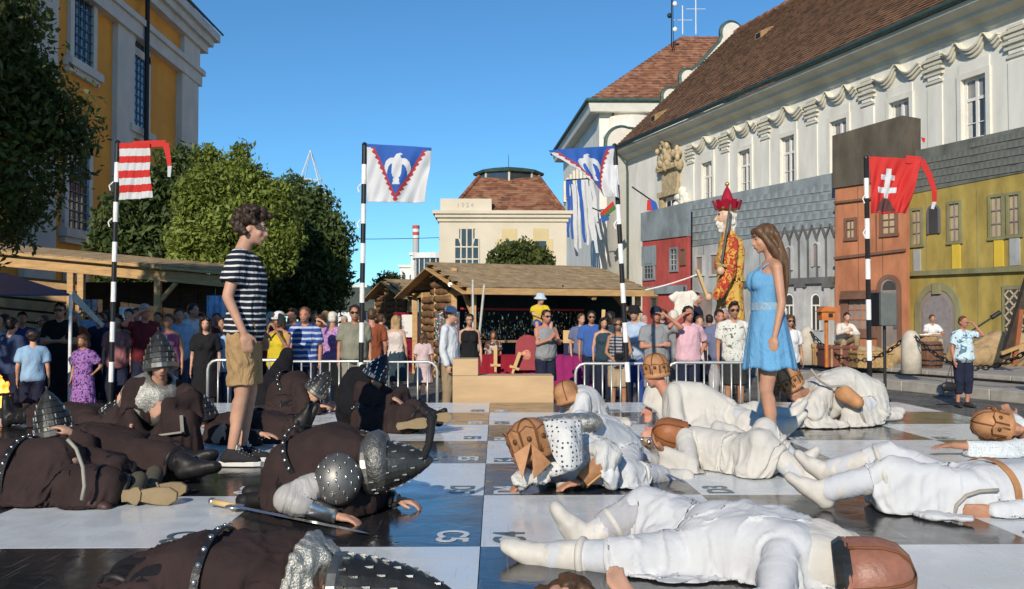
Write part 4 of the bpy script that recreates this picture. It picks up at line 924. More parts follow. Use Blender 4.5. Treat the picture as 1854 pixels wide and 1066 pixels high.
class Fig:
    """skeleton: pel (hips' middle), chest (middle of the shoulder line), lp / lc = direction to the person's left at hips / shoulders"""
    def __init__(s, pel, chest, lp, lc=None, mid=None, sc=1.0, fat=1.0, fem=False):
        s.pel, s.chest = V(pel), V(chest); s.lp = nrm(lp); s.lc = nrm(lc if lc is not None else lp); s.mid = V(mid) if mid is not None else None
        s.sc, s.fat, s.fem = sc, fat, fem; s.j = {}; s.hd = {}
    def spine(s, t):
        a, b = s.pel, s.chest
        if s.mid is None: return a + (b - a) * t
        m = s.mid * 2 - (a + b) / 2
        if t < 0: return a + (m - a) * 2 * t
        if t > 1: return b + (b - m) * 2 * (t - 1)
        return a * (1 - t) ** 2 + m * 2 * t * (1 - t) + b * t * t
    def frame(s, t):
        up = nrm(s.spine(t + .02) - s.spine(t - .02)); la = nrm(lerp(s.lp, s.lc, min(1, max(0, t)))); la = nrm(la - up * la.dot(up)); return la, up, la.cross(up)
    def arm(s, side, el, wr, hdir=None, palm=None, curl=.35, sh=None):
        la, up, fw = s.frame(.95)
        sh = V(sh) if sh is not None else s.chest - up * .035 * s.sc + la * side * (.155 if s.fem else .178) * s.sc
        el, wr = V(el), V(wr)
        s.j[('a', side)] = (sh, el, wr); s.hd[side] = (nrm(hdir if hdir is not None else wr - el), palm, curl); return s
    def leg(s, side, kn, an, toe=None, hip=None):
        la, up, fw = s.frame(0)
        hip = V(hip) if hip is not None else s.pel - up * .06 * s.sc + la * side * .088 * s.sc
        s.j[('l', side)] = (hip, V(kn), V(an), nrm(toe if toe is not None else fw)); return s
    def head(s, c, fwd, up=None):
        s.hc = V(c); s.hf = nrm(fwd); u = V(up) if up is not None else V((0, 0, 1)); s.hu = nrm(u - s.hf * u.dot(s.hf)); s.hl = s.hu.cross(s.hf); return s   # hl: to the person's left
    # ---- volumes
    def torso(s, B, t0=-.3, t1=1.1, inf=0, wid=1.0):
        rows = s.TR(); R_ = []
        def row(t):
            for (ta, wa, da), (tb, wb, db) in zip(rows, rows[1:]):
                if ta <= t <= tb: k = (t - ta) / (tb - ta); return wa + (wb - wa) * k, da + (db - da) * k
            return rows[0][1:] if t < rows[0][0] else rows[-1][1:]
        ts = sorted(set([max(t0, rows[0][0])] + [r[0] for r in rows if t0 < r[0] < t1] + [min(t1, rows[-1][0])]))
        for t in ts:
            w_, d_ = row(t); la, up, fw = s.frame(t); w_ = w_ * s.sc * wid + inf; d_ = d_ * s.sc + inf; b = 0
            if -.1 < t < .6: d_ *= s.fat; w_ *= (1 + (s.fat - 1) * .6); b = (s.fat - 1) * .5 * d_
            R_.append((s.spine(t) + fw * b, la * w_, fw * d_))
        B.L(R_)
        if s.fem and t1 > .8 and t0 < .5:
            for sd in (-1, 1):
                la, up, fw = s.frame(.66); B.E(s.spine(.66) + fw * .085 * s.sc + la * sd * .062 * s.sc, [(.055 + inf * .6) * s.sc] * 3)
    def TR(s): return TORSO_F if s.fem else TORSO
    def arms(s, B, f0=0, f1=2, inf=0, flat=False, flare=0, sides=(-1, 1)):
        for sd in sides:
            if ('a', sd) not in s.j: continue
            sh, el, wr = s.j[('a', sd)]; k = s.sc * (.86 if s.fem else 1)
            ru = lambda t: (.050 - .011 * t) * k + inf + flare * t; rl = lambda t: (.041 - .014 * t) * k + inf + flare * .5
            B.C(lerp(sh, el, f0) if f0 < 1 else el, lerp(sh, el, min(1, f1)), ru(f0), ru(min(1, f1)), flat=flat and f1 <= 1) if f0 < 1 else None
            if f1 > 1: B.C(el, lerp(el, wr, f1 - 1), ru(1) * .98, rl(f1 - 1), flat=False); B.C(lerp(el, wr, .05), lerp(el, wr, .45 * (f1 - 1)), .039 * k + inf, .034 * k + inf)
    def legs(s, B, f0=0, f1=2, inf=0, flat=False, flare=0, sides=(-1, 1)):
        for sd in sides:
            if ('l', sd) not in s.j: continue
            hip, kn, an, to = s.j[('l', sd)]; k = s.sc
            rt = lambda t: (.086 - .030 * t) * k * (1 + (s.fat - 1) * .4) + inf + flare * t; rc = lambda t: (.052 - .016 * t) * k + inf + flare
            if f0 < 1: B.C(lerp(hip, kn, f0), lerp(hip, kn, min(1, f1)), rt(f0), rt(min(1, f1)), flat=flat and f1 <= 1)
            if f1 > 1:
                g0 = max(0, f0 - 1); B.C(lerp(kn, an, g0), lerp(kn, an, f1 - 1), rc(g0), rc(f1 - 1), flat=flat)
                ax = nrm(an - kn); bk = nrm(-(to - ax * to.dot(ax)))
                if g0 < .2: B.C(lerp(kn, an, .16) + bk * .014 * k, lerp(kn, an, .16 + .3 * min(1, (f1 - 1) / .5)) + bk * .014 * k, .047 * k + inf, .042 * k + inf)
    def feet(s, B, inf=0, sole=0, sides=(-1, 1)):
        for sd in sides:
            if ('l', sd) not in s.j: continue
            hip, kn, an, to = s.j[('l', sd)]; k = s.sc; ax = nrm(an - kn); dn = nrm(ax - to * ax.dot(to)); la = to.cross(dn)
            h = an + dn * .040 * k; B.C(an, h - to * .035 * k, .036 * k + inf, .034 * k + inf); B.C(h - to * .04 * k, h + to * .10 * k + dn * .004, .034 * k + inf, .037 * k + inf, dn, .9); B.C(h + to * .09 * k + dn * .006 * k, h + to * .17 * k + dn * .012 * k, .038 * k + inf, .030 * k + inf, dn, .72); B.C(an, h + to * .1 * k, .034 * k + inf, .03 * k + inf)
    def hands(s, B, inf=0, sides=(-1, 1)):
        for sd in sides:
            if ('a', sd) not in s.j: continue
            sh, el, wr = s.j[('a', sd)]; hd, pn, curl = s.hd[sd]; k = s.sc * (.92 if s.fem else 1)
            if pn is None: pn = -sd * s.frame(.9)[0]
            pn = V(pn); pn = nrm(pn - hd * pn.dot(hd)); si = hd.cross(pn)      # si: towards the thumb for the left hand
            th = si * (-sd)
            B.C(wr - hd * .02 * k, wr + hd * .05 * k, .024 * k + inf, .030 * k + inf, pn, .75)
            B.C(wr + hd * .045 * k + th * .018 * k, wr + hd * .085 * k + th * .022 * k, .023 * k + inf, .019 * k + inf, pn, .72); B.C(wr + hd * .045 * k - th * .018 * k, wr + hd * .08 * k - th * .022 * k, .023 * k + inf, .019 * k + inf, pn, .72)
            for i, (o_, ln) in enumerate(((.032, .070), (.011, .080), (-.011, .075), (-.031, .058))):
                b0 = wr + hd * .082 * k + th * o_ * k; d1 = nrm(hd + pn * curl * .6 + th * o_ * 2.2); d2 = nrm(hd + pn * curl * 2.0 + th * o_ * 1.0)
                m_ = b0 + d1 * ln * .55 * k; B.C(b0, m_, .0105 * k + inf, .0095 * k + inf); B.C(m_, m_ + d2 * ln * .48 * k, .0095 * k + inf, .0075 * k + inf)
            t0 = wr + hd * .028 * k + th * .026 * k; t1 = t0 + nrm(hd * .75 + th * .8 + pn * .25) * .05 * k; B.C(t0, t1, .016 * k + inf, .012 * k + inf); B.C(t1, t1 + nrm(hd + th * .25 + pn * .3) * .034 * k, .0115 * k + inf, .009 * k + inf)
    def skull(s, B):
        c, f, u, l, k = s.hc, s.hf, s.hu, s.hl, s.sc * (.95 if s.fem else 1); ax = np.array([l, f, u])
        nk = s.chest + s.frame(1)[1] * .02 * s.sc
        B.C(nk, c - u * .06 * k - f * .02 * k, .058 * k, .052 * k)
        B.E(c + u * .035 * k - f * .008 * k, (.076 * k, .095 * k, .085 * k), ax); B.E(c - u * .025 * k + f * .022 * k, (.064 * k, .074 * k, .085 * k), ax)
        B.E(c - u * .078 * k + f * .052 * k, (.040 * k, .036 * k, .028 * k), ax); B.E(c - u * .098 * k + f * .074 * k, (.018 * k, .016 * k, .015 * k), ax)
        B.C(c + u * .022 * k + f * .086 * k, c - u * .028 * k + f * .112 * k, .009 * k, .0135 * k); B.C(c - u * .030 * k + f * .1 * k - l * .012, c - u * .03 * k + f * .1 * k + l * .012, .010 * k, .010 * k)
        B.C(c + u * .034 * k + f * .084 * k - l * .035 * k, c + u * .034 * k + f * .084 * k + l * .035 * k, .0135 * k, .0135 * k)
        B.C(c - u * .060 * k + f * .090 * k - l * .016 * k, c - u * .060 * k + f * .090 * k + l * .016 * k, .0125 * k, .0125 * k)
        for sd in (-1, 1): B.E(c + l * sd * .074 * k - u * .005 * k - f * .012 * k, (.011 * k, .022 * k, .031 * k), ax); B.E(c + l * sd * .038 * k - u * .025 * k + f * .062 * k, (.024 * k, .022 * k, .024 * k), ax)
    def body(s, mat, parent, voxel=.018, sm=3, torso=True):
        B = Bl()
        s.torso(B)
        s.arms(B); s.legs(B); s.feet(B); s.hands(B); s.skull(B)
        for sd in (-1, 1):
            if ('a', sd) in s.j: B.C(lerp(s.chest, s.j[('a', sd)][0], .35), s.j[('a', sd)][0], .062 * s.sc, .052 * s.sc * (.88 if s.fem else 1))
        return B.build('body', mat, parent, voxel, sm)
    def capsules(s, pad=.013):
        """the limbs as plain capsules for cloth to rest on"""
        r = []; k = s.sc; A = lambda v: np.array(v, float)
        for q in (-1, -.4, .4, 1):
            la0, u0, f0 = s.frame(0); la1, u1, f1 = s.frame(.9); m = s.spine(.5) + nrm(la0 + la1) * q * .06 * k
            r += [(A(s.pel + la0 * q * .066 * k), A(m), .118 * k * s.fat + pad, .112 * k * s.fat + pad), (A(m), A(s.chest - u1 * .06 * k + la1 * q * .085 * k), .112 * k * s.fat + pad, .105 * k + pad)]
        for sd in (-1, 1):
            if ('a', sd) in s.j: sh, el, wr = s.j[('a', sd)]; r += [(A(sh), A(el), .058 * k + pad, .043 * k + pad), (A(el), A(wr), .041 * k + pad, .030 * k + pad)]
            if ('l', sd) in s.j: hip, kn, an, to = s.j[('l', sd)]; r += [(A(hip), A(kn), .104 * k + pad, .078 * k + pad), (A(kn), A(an), .074 * k + pad, .056 * k + pad)]
        return r
    def hp(s, l, f, u): k = s.sc * (.95 if s.fem else 1); return s.hc + s.hl * l * k + s.hf * f * k + s.hu * u * k
EYE_D = M('eye_dark', (.02, .014, .012), rough=.25, var=.1); EYE_W = M('eye_white', (.36, .32, .29), rough=.3, var=.05); LIP = M('lips', (.30, .11, .09), rough=.5, var=.1); LENS = M('sunglass_lens', (.008, .008, .01), rough=.08, var=.1, spec=.8)
def face(fg, par, glasses=None, brow=None, detail=False):
    ax = Matrix((fg.hl, fg.hf, fg.hu)).transposed(); k = fg.sc
    for sd in (-1, 1):
        if glasses != 'sun':
            m_ = MB(); m_.sphere(fg.hp(.033 * sd, .0835, .012), (.0115 * k, .006 * k, .0055 * k), 8, 6, ax); e = m_.build('eye', EYE_W if detail else EYE_D, par, sm=True)
            if detail: m_ = MB(); m_.sphere(fg.hp(.033 * sd, .0885, .012), (.0056 * k, .003 * k, .0056 * k), 8, 6, ax); m_.build('pupil', EYE_D, e, sm=True)
        if brow:
            m_ = MB(); m_.tube([fg.hp(.016 * sd, .099, .034), fg.hp(.035 * sd, .096, .041), fg.hp(.055 * sd, .082, .035)], [.004 * k, .0055 * k, .003 * k], 6); m_.build('eyebrow', brow, par, sm=True)
    m_ = MB(); m_.sphere(fg.hp(0, .1, -.060), (.021 * k, .006 * k, .0055 * k), 10, 6, ax); m_.build('mouth', LIP, par, sm=True)
    if glasses:
        m_ = MB()
        for sd in (-1, 1):
            if glasses == 'sun': m_.sphere(fg.hp(.034 * sd, .102, .010), (.031 * k, .008 * k, .021 * k), 12, 6, ax)
            else: m_.tube([fg.hp(.034 * sd + .026 * math.cos(a), .106, .01 + .018 * math.sin(a)) for a in np.linspace(0, 2 * PI, 13)], .002 * k, 5)
            m_.tube([fg.hp(.062 * sd, .1, .018), fg.hp(.082 * sd, .06, .018), fg.hp(.083 * sd, -.005, .012)], .0035 * k, 5)
        m_.tube([fg.hp(-.01, .108, .016), fg.hp(.01, .108, .016)], .004 * k, 5); m_.build('sunglasses' if glasses == 'sun' else 'glasses', LENS, par, sm=True)
def hair(fg, par, mat, style, seed=0, voxel=.016):
    if style in (None, 'none'): return
    B = Bl(); ax = np.array([fg.hl, fg.hf, fg.hu]); k = fg.sc * (.95 if fg.fem else 1); rg = random.Random(seed); up = V((0, 0, 1))
    E = lambda l, f, u, r: B.E(fg.hp(l, f, u), [q * k for q in r], ax)
    if style == 'fringe_bald': E(0, -.045, .015, (.083, .068, .05))
    else:
        E(0, -.022, .052, (.084, .094, .082)); E(0, -.045, .005, (.082, .070, .075))
    if style == 'quiff': E(0, .045, .118, (.06, .05, .03))
    if style in ('long', 'bob', 'wavy'):
        ln = {'long': .34, 'bob': .15, 'wavy': .28}[style]
        for l in (-.055, -.02, .02, .055): B.C(fg.hp(l, -.06, .03), fg.hp(l * 1.25, -.075, -ln + abs(l) * .6), .045 * k, .034 * k, fg.hf, .75)
        for sd in (-1, 1): B.C(fg.hp(.076 * sd, .01, .05), fg.hp(.085 * sd, -.02, -ln * .75), .028 * k, .024 * k); E(.045 * sd, .05, .085, (.04, .04, .03))
    if style == 'pony': B.C(fg.hp(0, -.1, .06), fg.hp(0, -.14, -.06), .035 * k, .03 * k); B.C(fg.hp(0, -.14, -.06), fg.hp(0, -.12, -.22), .032 * k, .014 * k)
    if style == 'bun': E(0, -.10, .09, (.045, .04, .042))
    if style == 'puffy':
        for i in range(26):
            a, b = rg.uniform(-PI * .8, PI * .8), rg.uniform(-.2, 1); E(.088 * math.sin(a) * math.cos(b), -.02 - .09 * math.cos(a) * math.cos(b), .04 + .085 * math.sin(b), (.035, .035, .035))
    if style == 'curly':
        for i in range(230):
            a = rg.uniform(0, 2 * PI); b = math.asin(rg.uniform(-.75, 1)); l, f, u = math.cos(b) * math.sin(a), math.cos(b) * math.cos(a), math.sin(b)
            if f > .35 and u < .42: continue
            if f > -.1 and u < -.05: continue
            r = rg.uniform(.013, .023); q = rg.uniform(1.0, 1.42); E(.088 * l * q, -.012 + .098 * f * q, .042 + .098 * u * q, (r, r, r))
    return B.build('hair', mat, par, voxel, 2 if style != 'curly' else 1, disp=.012 if style != 'curly' else .008, dscale=.02)
SK = [M('skin_light', (.50, .28, .19), rough=.55, var=.17, scale=7, spec=.35, bump=.08, bscale=140), M('skin_tan', (.40, .20, .12), rough=.55, var=.16, scale=8), M('skin_ruddy', (.46, .21, .14), rough=.55, var=.12, scale=9)]
HR = {'dark': M('hair_dark', (.020, .013, .010), rough=.5, var=.4, scale=30), 'brown': M('hair_brown', (.075, .040, .020), rough=.5, var=.4, scale=30), 'blond': M('hair_blond', (.34, .23, .11), rough=.55, var=.3, scale=30), 'grey': M('hair_grey', (.34, .33, .31), rough=.6, var=.2, scale=30), 'white': M('hair_white', (.62, .58, .50), rough=.6, var=.12, scale=30), 'auburn': M('hair_auburn', (.12, .05, .022), rough=.5, var=.4, scale=30)}
SHOE = M('shoe_dark', (.03, .028, .028), rough=.5); SHOE_W = M('shoe_white', (.6, .6, .58), rough=.6)
ARMS = {'down': ((.235, .02, 1.14), (.245, -.06, .90)), 'back': ((.24, .07, 1.15), (.12, .13, .95)), 'shade': ((.37, -.17, 1.46), (.12, -.155, 1.655)), 'shade_mid': ((.33, -.20, 1.40), (.10, -.17, 1.64)), 'cross': ((.235, -.07, 1.16), (-.06, -.22, 1.19)), 'clasp': ((.25, .0, 1.15), (.045, -.20, .98)), 'phone': ((.22, -.14, 1.20), (.06, -.27, 1.50)), 'chest': ((.22, -.06, 1.17), (.04, -.20, 1.27)), 'hip': ((.33, .10, 1.18), (.19, -.03, 1.02)), 'up': ((.30, .02, 1.62), (.12, .0, 1.86)), 'fwd': ((.21, -.10, 1.17), (.16, -.33, 1.10)), 'hold': ((.22, -.10, 1.18), (.05, -.28, 1.26))}
def stance(x, y, h=1.75, face_=0, arms=('down', 'down'), z0=0, fem=False, fat=1.0, hyaw=0, hpitch=0, spread=.1, lean=0):
    """a standing figure; face_ in degrees, 0 looks at the viewer (-Y), positive turns to the figure's own left"""
    s = h / 1.78; T = Matrix.Translation((x, y, z0)) @ Matrix.Rotation(R(face_), 4, 'Z')
    P = lambda a, b, c: T @ V((a * s, b * s, c * s)); D = lambda a, b, c: (T.to_3x3() @ V((a, b, c)))
    fg = Fig(P(0, .0, .96), P(lean * .3, .01 - abs(lean) * .0, 1.455), D(1, 0, 0), D(1, 0, 0), mid=P(0, -.015, 1.2), sc=s, fat=fat, fem=fem)
    for sd, nm in zip((1, -1), arms):
        e, w_ = ARMS[nm] if isinstance(nm, str) else nm
        hdv = None; pn = None; cu = .35
        if nm in ('shade', 'shade_mid'): hdv = D(-sd * .9, .1, .25); pn = D(0, .2, -1)
        if nm == 'cross': hdv = D(-sd, -.1, .1); pn = D(0, 1, 0)
        if nm in ('phone', 'hold'): hdv = D(-sd * .3, -.3, .8); pn = D(-sd, .3, 0); cu = .7
        if nm == 'hip': hdv = D(-sd * .6, -.5, -.3); pn = D(-sd, .4, 0)
        if nm == 'clasp': hdv = D(-sd * .8, -.2, -.4); pn = D(0, 1, 0)
        kf = .9 if fem else 1
        fg.arm(sd, P(e[0] * sd * kf, e[1], e[2]), P(w_[0] * sd * (kf if nm == 'down' else 1), w_[1], w_[2]), hdv, pn, cu)
        fg.leg(sd, P(spread * sd * .95, -.02, .50), P(spread * sd, .03, .085), D(sd * .25, -1, 0))
    a = R(hyaw); fg.head(P(lean * .3, -.035, 1.645), D(math.sin(a), -math.cos(a), math.sin(R(hpitch))), D(0, 0, 1))
    return fg
def dress_up(fg, par, top=None, bottom=None, shoes=SHOE, vox=.018):
    """top = (kind, material), bottom = (kind, material)"""
    s = fg.sc
    if bottom:
        k, m = bottom; B = Bl()
        if k in ('trousers', 'shorts', 'capri', 'jeans'):
            fg.torso(B, -.24, .10, .008)
            f1 = {'trousers': 1.93, 'jeans': 1.93, 'shorts': .93, 'capri': 1.55}[k]
            fg.legs(B, 0, f1, .02 if k != 'jeans' else .013, True, .018 if k == 'shorts' else (.008 if k != 'jeans' else .002))
            B.build({'jeans': 'trousers', 'capri': 'cropped_trousers'}.get(k, k), m, par, vox, 2, disp=.010, dscale=.09)
        elif k in ('skirt', 'long_skirt'):
            la, up, fw = fg.frame(0); ln = .52 if k == 'skirt' else .85; R_ = []
            for i, (t, w_, d_) in enumerate(((.18, .145, .11), (0, .19, .145), (-.35, .2, .16), (-.75, .21, .17), (-1, .215, .175))):
                c = fg.spine(.18) if i == 0 else fg.pel - V((0, 0, 1)) * ln * s * -t; R_.append((c, la * (w_ * s + .01), fw * (d_ * s + .01)))
            B.L(R_); B.build('skirt', m, par, vox, 2, disp=.014, dscale=.08)
    if top:
        k, m = top; B = Bl()
        t1 = .97 if k in ('tank', 'dress') else 1.0
        fg.torso(B, -.17 if k != 'tank' else -.15, t1, .026 if k != 'tank' else .022)
        if k not in ('tank', 'dress', 'vest'):
            for sd in (-1, 1):
                if ('a', sd) in fg.j: B.C(lerp(fg.chest, fg.j[('a', sd)][0], .4), fg.j[('a', sd)][0], .075 * s, .068 * s * (.9 if fg.fem else 1))
            fg.arms(B, 0, .72 if k != 'long' else 1.93, .022, True, .014 if k != 'long' else .003)
        elif k != 'vest':
            for sd in (-1, 1):
                la, up, fw = fg.frame(.9); B.C(fg.spine(.8) + la * sd * .085 * s + fw * .09 * s, fg.spine(1.0) + la * sd * .075 * s + fw * .01 * s, .028 * s, .024 * s); B.C(fg.spine(.8) + la * sd * .085 * s - fw * .09 * s, fg.spine(1.0) + la * sd * .075 * s, .028 * s, .024 * s)
        if k in ('dress', 'tee_dress'):
            la, up, fw = fg.frame(0); R_ = []
            for z, w_, d_ in ((.1, .15, .11), (-.1, .185, .14), (-.3, .21, .165), (-.48, .235, .19)): R_.append((fg.pel + V((0, 0, z * s)), la * (w_ * s + .012), fw * (d_ * s + .012)))
            B.L(R_)
        B.build({'dress': 'dress', 'tee_dress': 'dress', 'tank': 'tank_top', 'long': 'shirt', 'vest': 'vest'}.get(k, 't_shirt'), m, par, vox, 2, disp=.011, dscale=.09, axis=(.3, 0, 1))
    if shoes:
        for sd in (-1, 1):
            if ('l', sd) in fg.j: B = Bl(); fg.feet(B, .010, sides=(sd,)); B.build('shoe', shoes, par, .014, 2)
def cap(fg, par, mat, kind='cap'):
    ax = Matrix((fg.hl, fg.hf, fg.hu)).transposed(); k = fg.sc; m_ = MB(); c = fg.hp(0, -.012, .045)
    if kind == 'cap':
        m_.lathe([(.101 * k, 0), (.1 * k, .03 * k), (.088 * k, .068 * k), (.06 * k, .092 * k), (.02 * k, .103 * k)], 16, c, ax, (.9, 1.02)); o = m_.build('cap', mat, par, sm=True)
        v = MB(); pts = [(.085 * math.sin(a) * k, (.06 + .075 * math.cos(a)) * k) for a in np.linspace(-1.5, 1.5, 11)]
        v.prism([(x, y + .02 * k) for x, y in pts], c + fg.hu * .012 * k, fg.hl, fg.hf - fg.hu * .25, fg.hu * .012 * k); v.build('visor', mat, o)
    else:
        m_.lathe([(.15 * k, -.03 * k), (.148 * k, -.02 * k), (.104 * k, .025 * k), (.098 * k, .06 * k), (.085 * k, .1 * k), (.03 * k, .108 * k)], 18, c, ax); m_.build('bucket_hat', mat, par, sm=True)
def crowd(label, px, d, h=1.75, face_=0, arms=('down', 'down'), fem=False, fat=1.0, skin=0, hr=('short', 'dark'), top=('tee', None), bottom=('trousers', None), shoes=SHOE, glasses=None, hat=None, z0=0, hyaw=0, hpitch=0, group='onlookers standing round the board', vox=.018, spread=.1, cat='person'):
    x = xat(px, d); fg = stance(x, d, h, face_, arms, z0, fem, fat, hyaw, hpitch, spread)
    o = thing('person', label, cat, (x, d, z0), group=group)
    fg.body(SK[skin], o, vox)
    dress_up(fg, o, top, bottom, shoes, vox)
    if hr[0]: hair(fg, o, HR[hr[1]], hr[0], seed=int(px))
    if abs(((face_ + hyaw + 180) % 360) - 180) < 120: face(fg, o, glasses)
    if hat: cap(fg, o, hat[1], hat[0])
    return fg, o
CL = {}
def cl(name, c, **k):
    return cloth('cloth_' + name, c, **k)
# ================================================================== the onlookers
NAVY = cl('navy', (.018, .022, .045)); BLK = cl('black', (.014, .014, .016)); JEAN = cl('denim', (.05, .075, .13)); KHAKI = cl('khaki', (.30, .23, .14)); LBLUE = cl('light_blue', (.24, .40, .58)); WHT = cl('white', (.66, .66, .66)); GREYT = cl('grey_tee', (.25, .26, .27)); DKRED = cl('dark_red', (.12, .018, .025)); PINKT = cl('magenta', (.33, .09, .20)); MAUVE = cl('mauve', (.30, .13, .13)); PINK = cl('pale_pink', (.64, .40, .46)); SLATE = cl('slate_blue', (.13, .15, .25)); YEL = cl('yellow', (.55, .42, .03)); RUST = cl('rust', (.26, .075, .035)); OLIV = cl('olive_grey', (.22, .22, .17)); DBLU = cl('deep_blue', (.03, .07, .30)); DTEAL = cl('dark_teal', (.03, .055, .075)); BEIG = cl('beige', (.38, .30, .2))
# --- shaded group on the left
crowd('grey haired man in pale blue patterned shirt at the left edge', 4, 14.4, 1.62, 20, top=('tee', printed('cloth_blue_pattern', (.4, .5, .62), (.1, .14, .3), 26)), bottom=('trousers', NAVY), hr=('short', 'grey'))
crowd('person seen from behind in a dark blue tee beside the fire', 28, 13.6, 1.60, 170, top=('tee', cl('dull_blue', (.035, .055, .12))), bottom=('trousers', NAVY))
crowd('child in light blue tee seen from behind at the left', 68, 13.4, 1.42, 200, top=('tee', LBLUE), bottom=('shorts', NAVY), hr=('puffy', 'dark'))
crowd('man in black with folded arms and dark glasses under the blue canopy', 116, 15.5, 1.84, 8, ('cross', 'cross'), fat=1.12, top=('tee', BLK), bottom=('long_skirt', BLK), glasses='sun')
crowd('girl in purple spotted dress and yellow hair band, hand on hip', 158, 13.8, 1.36, -10, ('hip', 'down'), fem=True, skin=1, hr=('bob', 'brown'), top=('tee_dress', printed('cloth_purple_spots', (.32, .16, .42), (.05, .02, .1), 30)), bottom=None)
crowd('woman in mauve tee with dark hair left of the striped pole', 218, 15.2, 1.66, 15, fem=True, fat=1.1, top=('tee', MAUVE), bottom=('trousers', NAVY), hr=('bob', 'dark'))
crowd('dark haired man half hidden behind the mauve tee woman', 239, 16.8, 1.76, 0, top=('tee', OLIV), bottom=('trousers', NAVY))
crowd('man in dark red shirt shading his eyes under the timber post', 266, 15.3, 1.82, 38, ('down', 'shade'), fat=1.1, skin=2, top=('tee', DKRED), bottom=('trousers', NAVY), hr=('short', 'grey'))
crowd('woman in magenta tank top behind the kneeling soldier', 309, 14.6, 1.66, 12, fem=True, fat=1.12, skin=1, top=('tank', PINKT), bottom=('jeans', NAVY), hr=('short', 'brown'))
crowd('man in sky blue tee between the magenta tank and white tee', 327, 16.6, 1.76, 25, skin=1, top=('tee', LBLUE), bottom=('jeans', JEAN))
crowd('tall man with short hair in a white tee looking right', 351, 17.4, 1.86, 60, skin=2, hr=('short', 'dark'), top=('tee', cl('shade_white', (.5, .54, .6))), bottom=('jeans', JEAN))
crowd('woman with long black hair in a black dress with gold pendant', 376, 14.3, 1.62, 10, fem=True, hr=('long', 'dark'), top=('tee_dress', BLK), bottom=None)
crowd('person in pale blue printed tee half hidden behind the striped shirt man', 408, 14.6, 1.60, -15, top=('tee', cl('pale_blue', (.3, .42, .6))), bottom=('jeans', JEAN), skin=1)
for i, (px, d, h, c, lb) in enumerate(((186, 17.8, 1.7, NAVY, 'dark figure deep under the stall roof left of the mauve tee woman'), (290, 19.5, 1.72, OLIV, 'figure in olive deep in shade behind the magenta tank woman'), (395, 18.5, 1.7, DKRED, 'figure in dark red behind the woman in the black dress'), (48, 16.5, 1.7, DBLU, 'figure in deep blue behind the child in light blue'))):
    crowd(lb, px, d, h, 10 * i, top=('tee', c), bottom=('trousers', NAVY), skin=i % 3)
FAR = 'blurred onlookers far back in the crowd'
for i, px in enumerate((425, 452, 470, 492, 530, 569, 590, 624, 655, 690)):
    r_ = random.Random(i); crowd('far onlooker in %s top, %s from the left between trees and huts' % (('navy', 'beige', 'grey', 'dark red', 'light blue', 'olive', 'white')[i % 7], ('first', 'second', 'third', 'fourth', 'fifth', 'sixth', 'seventh', 'eighth', 'ninth', 'tenth')[i]), px, 19.5 + r_.uniform(0, 5), r_.uniform(1.62, 1.84), r_.uniform(-60, 60) + (180 if i % 3 == 0 else 0), fem=i % 2 == 0, skin=i % 3, hr=(('bob', 'short')[i % 2], ('dark', 'brown', 'blond', 'grey')[i % 4]), top=('tee', (NAVY, BEIG, GREYT, DKRED, LBLUE, OLIV, WHT)[i % 7]), bottom=('trousers', (NAVY, BLK, KHAKI)[i % 3]), group=FAR, vox=.022)
for i, px in enumerate((1052, 1104, 1166, 1200, 1286, 1318)):
    r_ = random.Random(i + 50); crowd('far onlooker in %s top, %s from the left right of the log hut' % (('slate', 'teal', 'grey', 'navy')[i % 4], ('first', 'second', 'third', 'fourth', 'fifth', 'sixth')[i]), px, 18.5 + r_.uniform(0, 2.5), r_.uniform(1.66, 1.82), r_.uniform(-60, 60) + (180 if i % 3 == 1 else 0), fem=i % 2 == 1, skin=i % 3, hr=(('short', 'bob')[i % 2], ('brown', 'dark', 'grey')[i % 3]), top=('tee', (SLATE, DTEAL, GREYT, NAVY)[i % 4]), bottom=('trousers', (NAVY, BLK, KHAKI)[i % 3]), group=FAR, vox=.022)
for i, (px, d, c, nm_, wh) in enumerate(((18, 18.2, BEIG, 'beige', 'left of the arms folded man'), (88, 18.6, GREYT, 'grey', 'just left of the arms folded man'), (140, 17.6, RUST, 'rust', 'right behind the arms folded man'), (172, 19.4, LBLUE, 'light blue', 'above the purple dress girl'), (202, 19.0, PINKT, 'magenta', 'left of the left striped pole'), (252, 19.2, WHT, 'white', 'behind the dark red shirt man'), (340, 19.8, NAVY, 'navy', 'between the sky blue and white tees'), (364, 18.4, MAUVE, 'mauve', 'behind the black dress woman'), (388, 20.0, OLIV, 'olive', 'right of the black dress woman'), (432, 18.0, BLK, 'black', 'just behind the striped shirt man'), (478, 17.2, DKRED, 'dark red', 'left of the yellow tank woman'), (534, 17.6, SLATE, 'slate', 'between the yellow tank and striped polo'))):
    r_ = random.Random(i + 90); crowd('shadowed onlooker in %s top standing %s' % (nm_, wh), px, d, r_.uniform(1.64, 1.86), r_.uniform(-50, 50), (('down', 'down'), ('cross', 'cross'), ('hip', 'down'), ('down', 'shade'))[i % 4], fem=i % 2 == 0, fat=r_.uniform(1, 1.15), skin=i % 3, hr=(('bob', 'short', 'long', 'quiff')[i % 4], ('dark', 'brown', 'grey', 'dark')[i % 4]), top=('tee', c), bottom=('trousers', (NAVY, BLK, JEAN)[i % 3]), glasses='sun' if i % 4 == 1 else None, vox=.021)
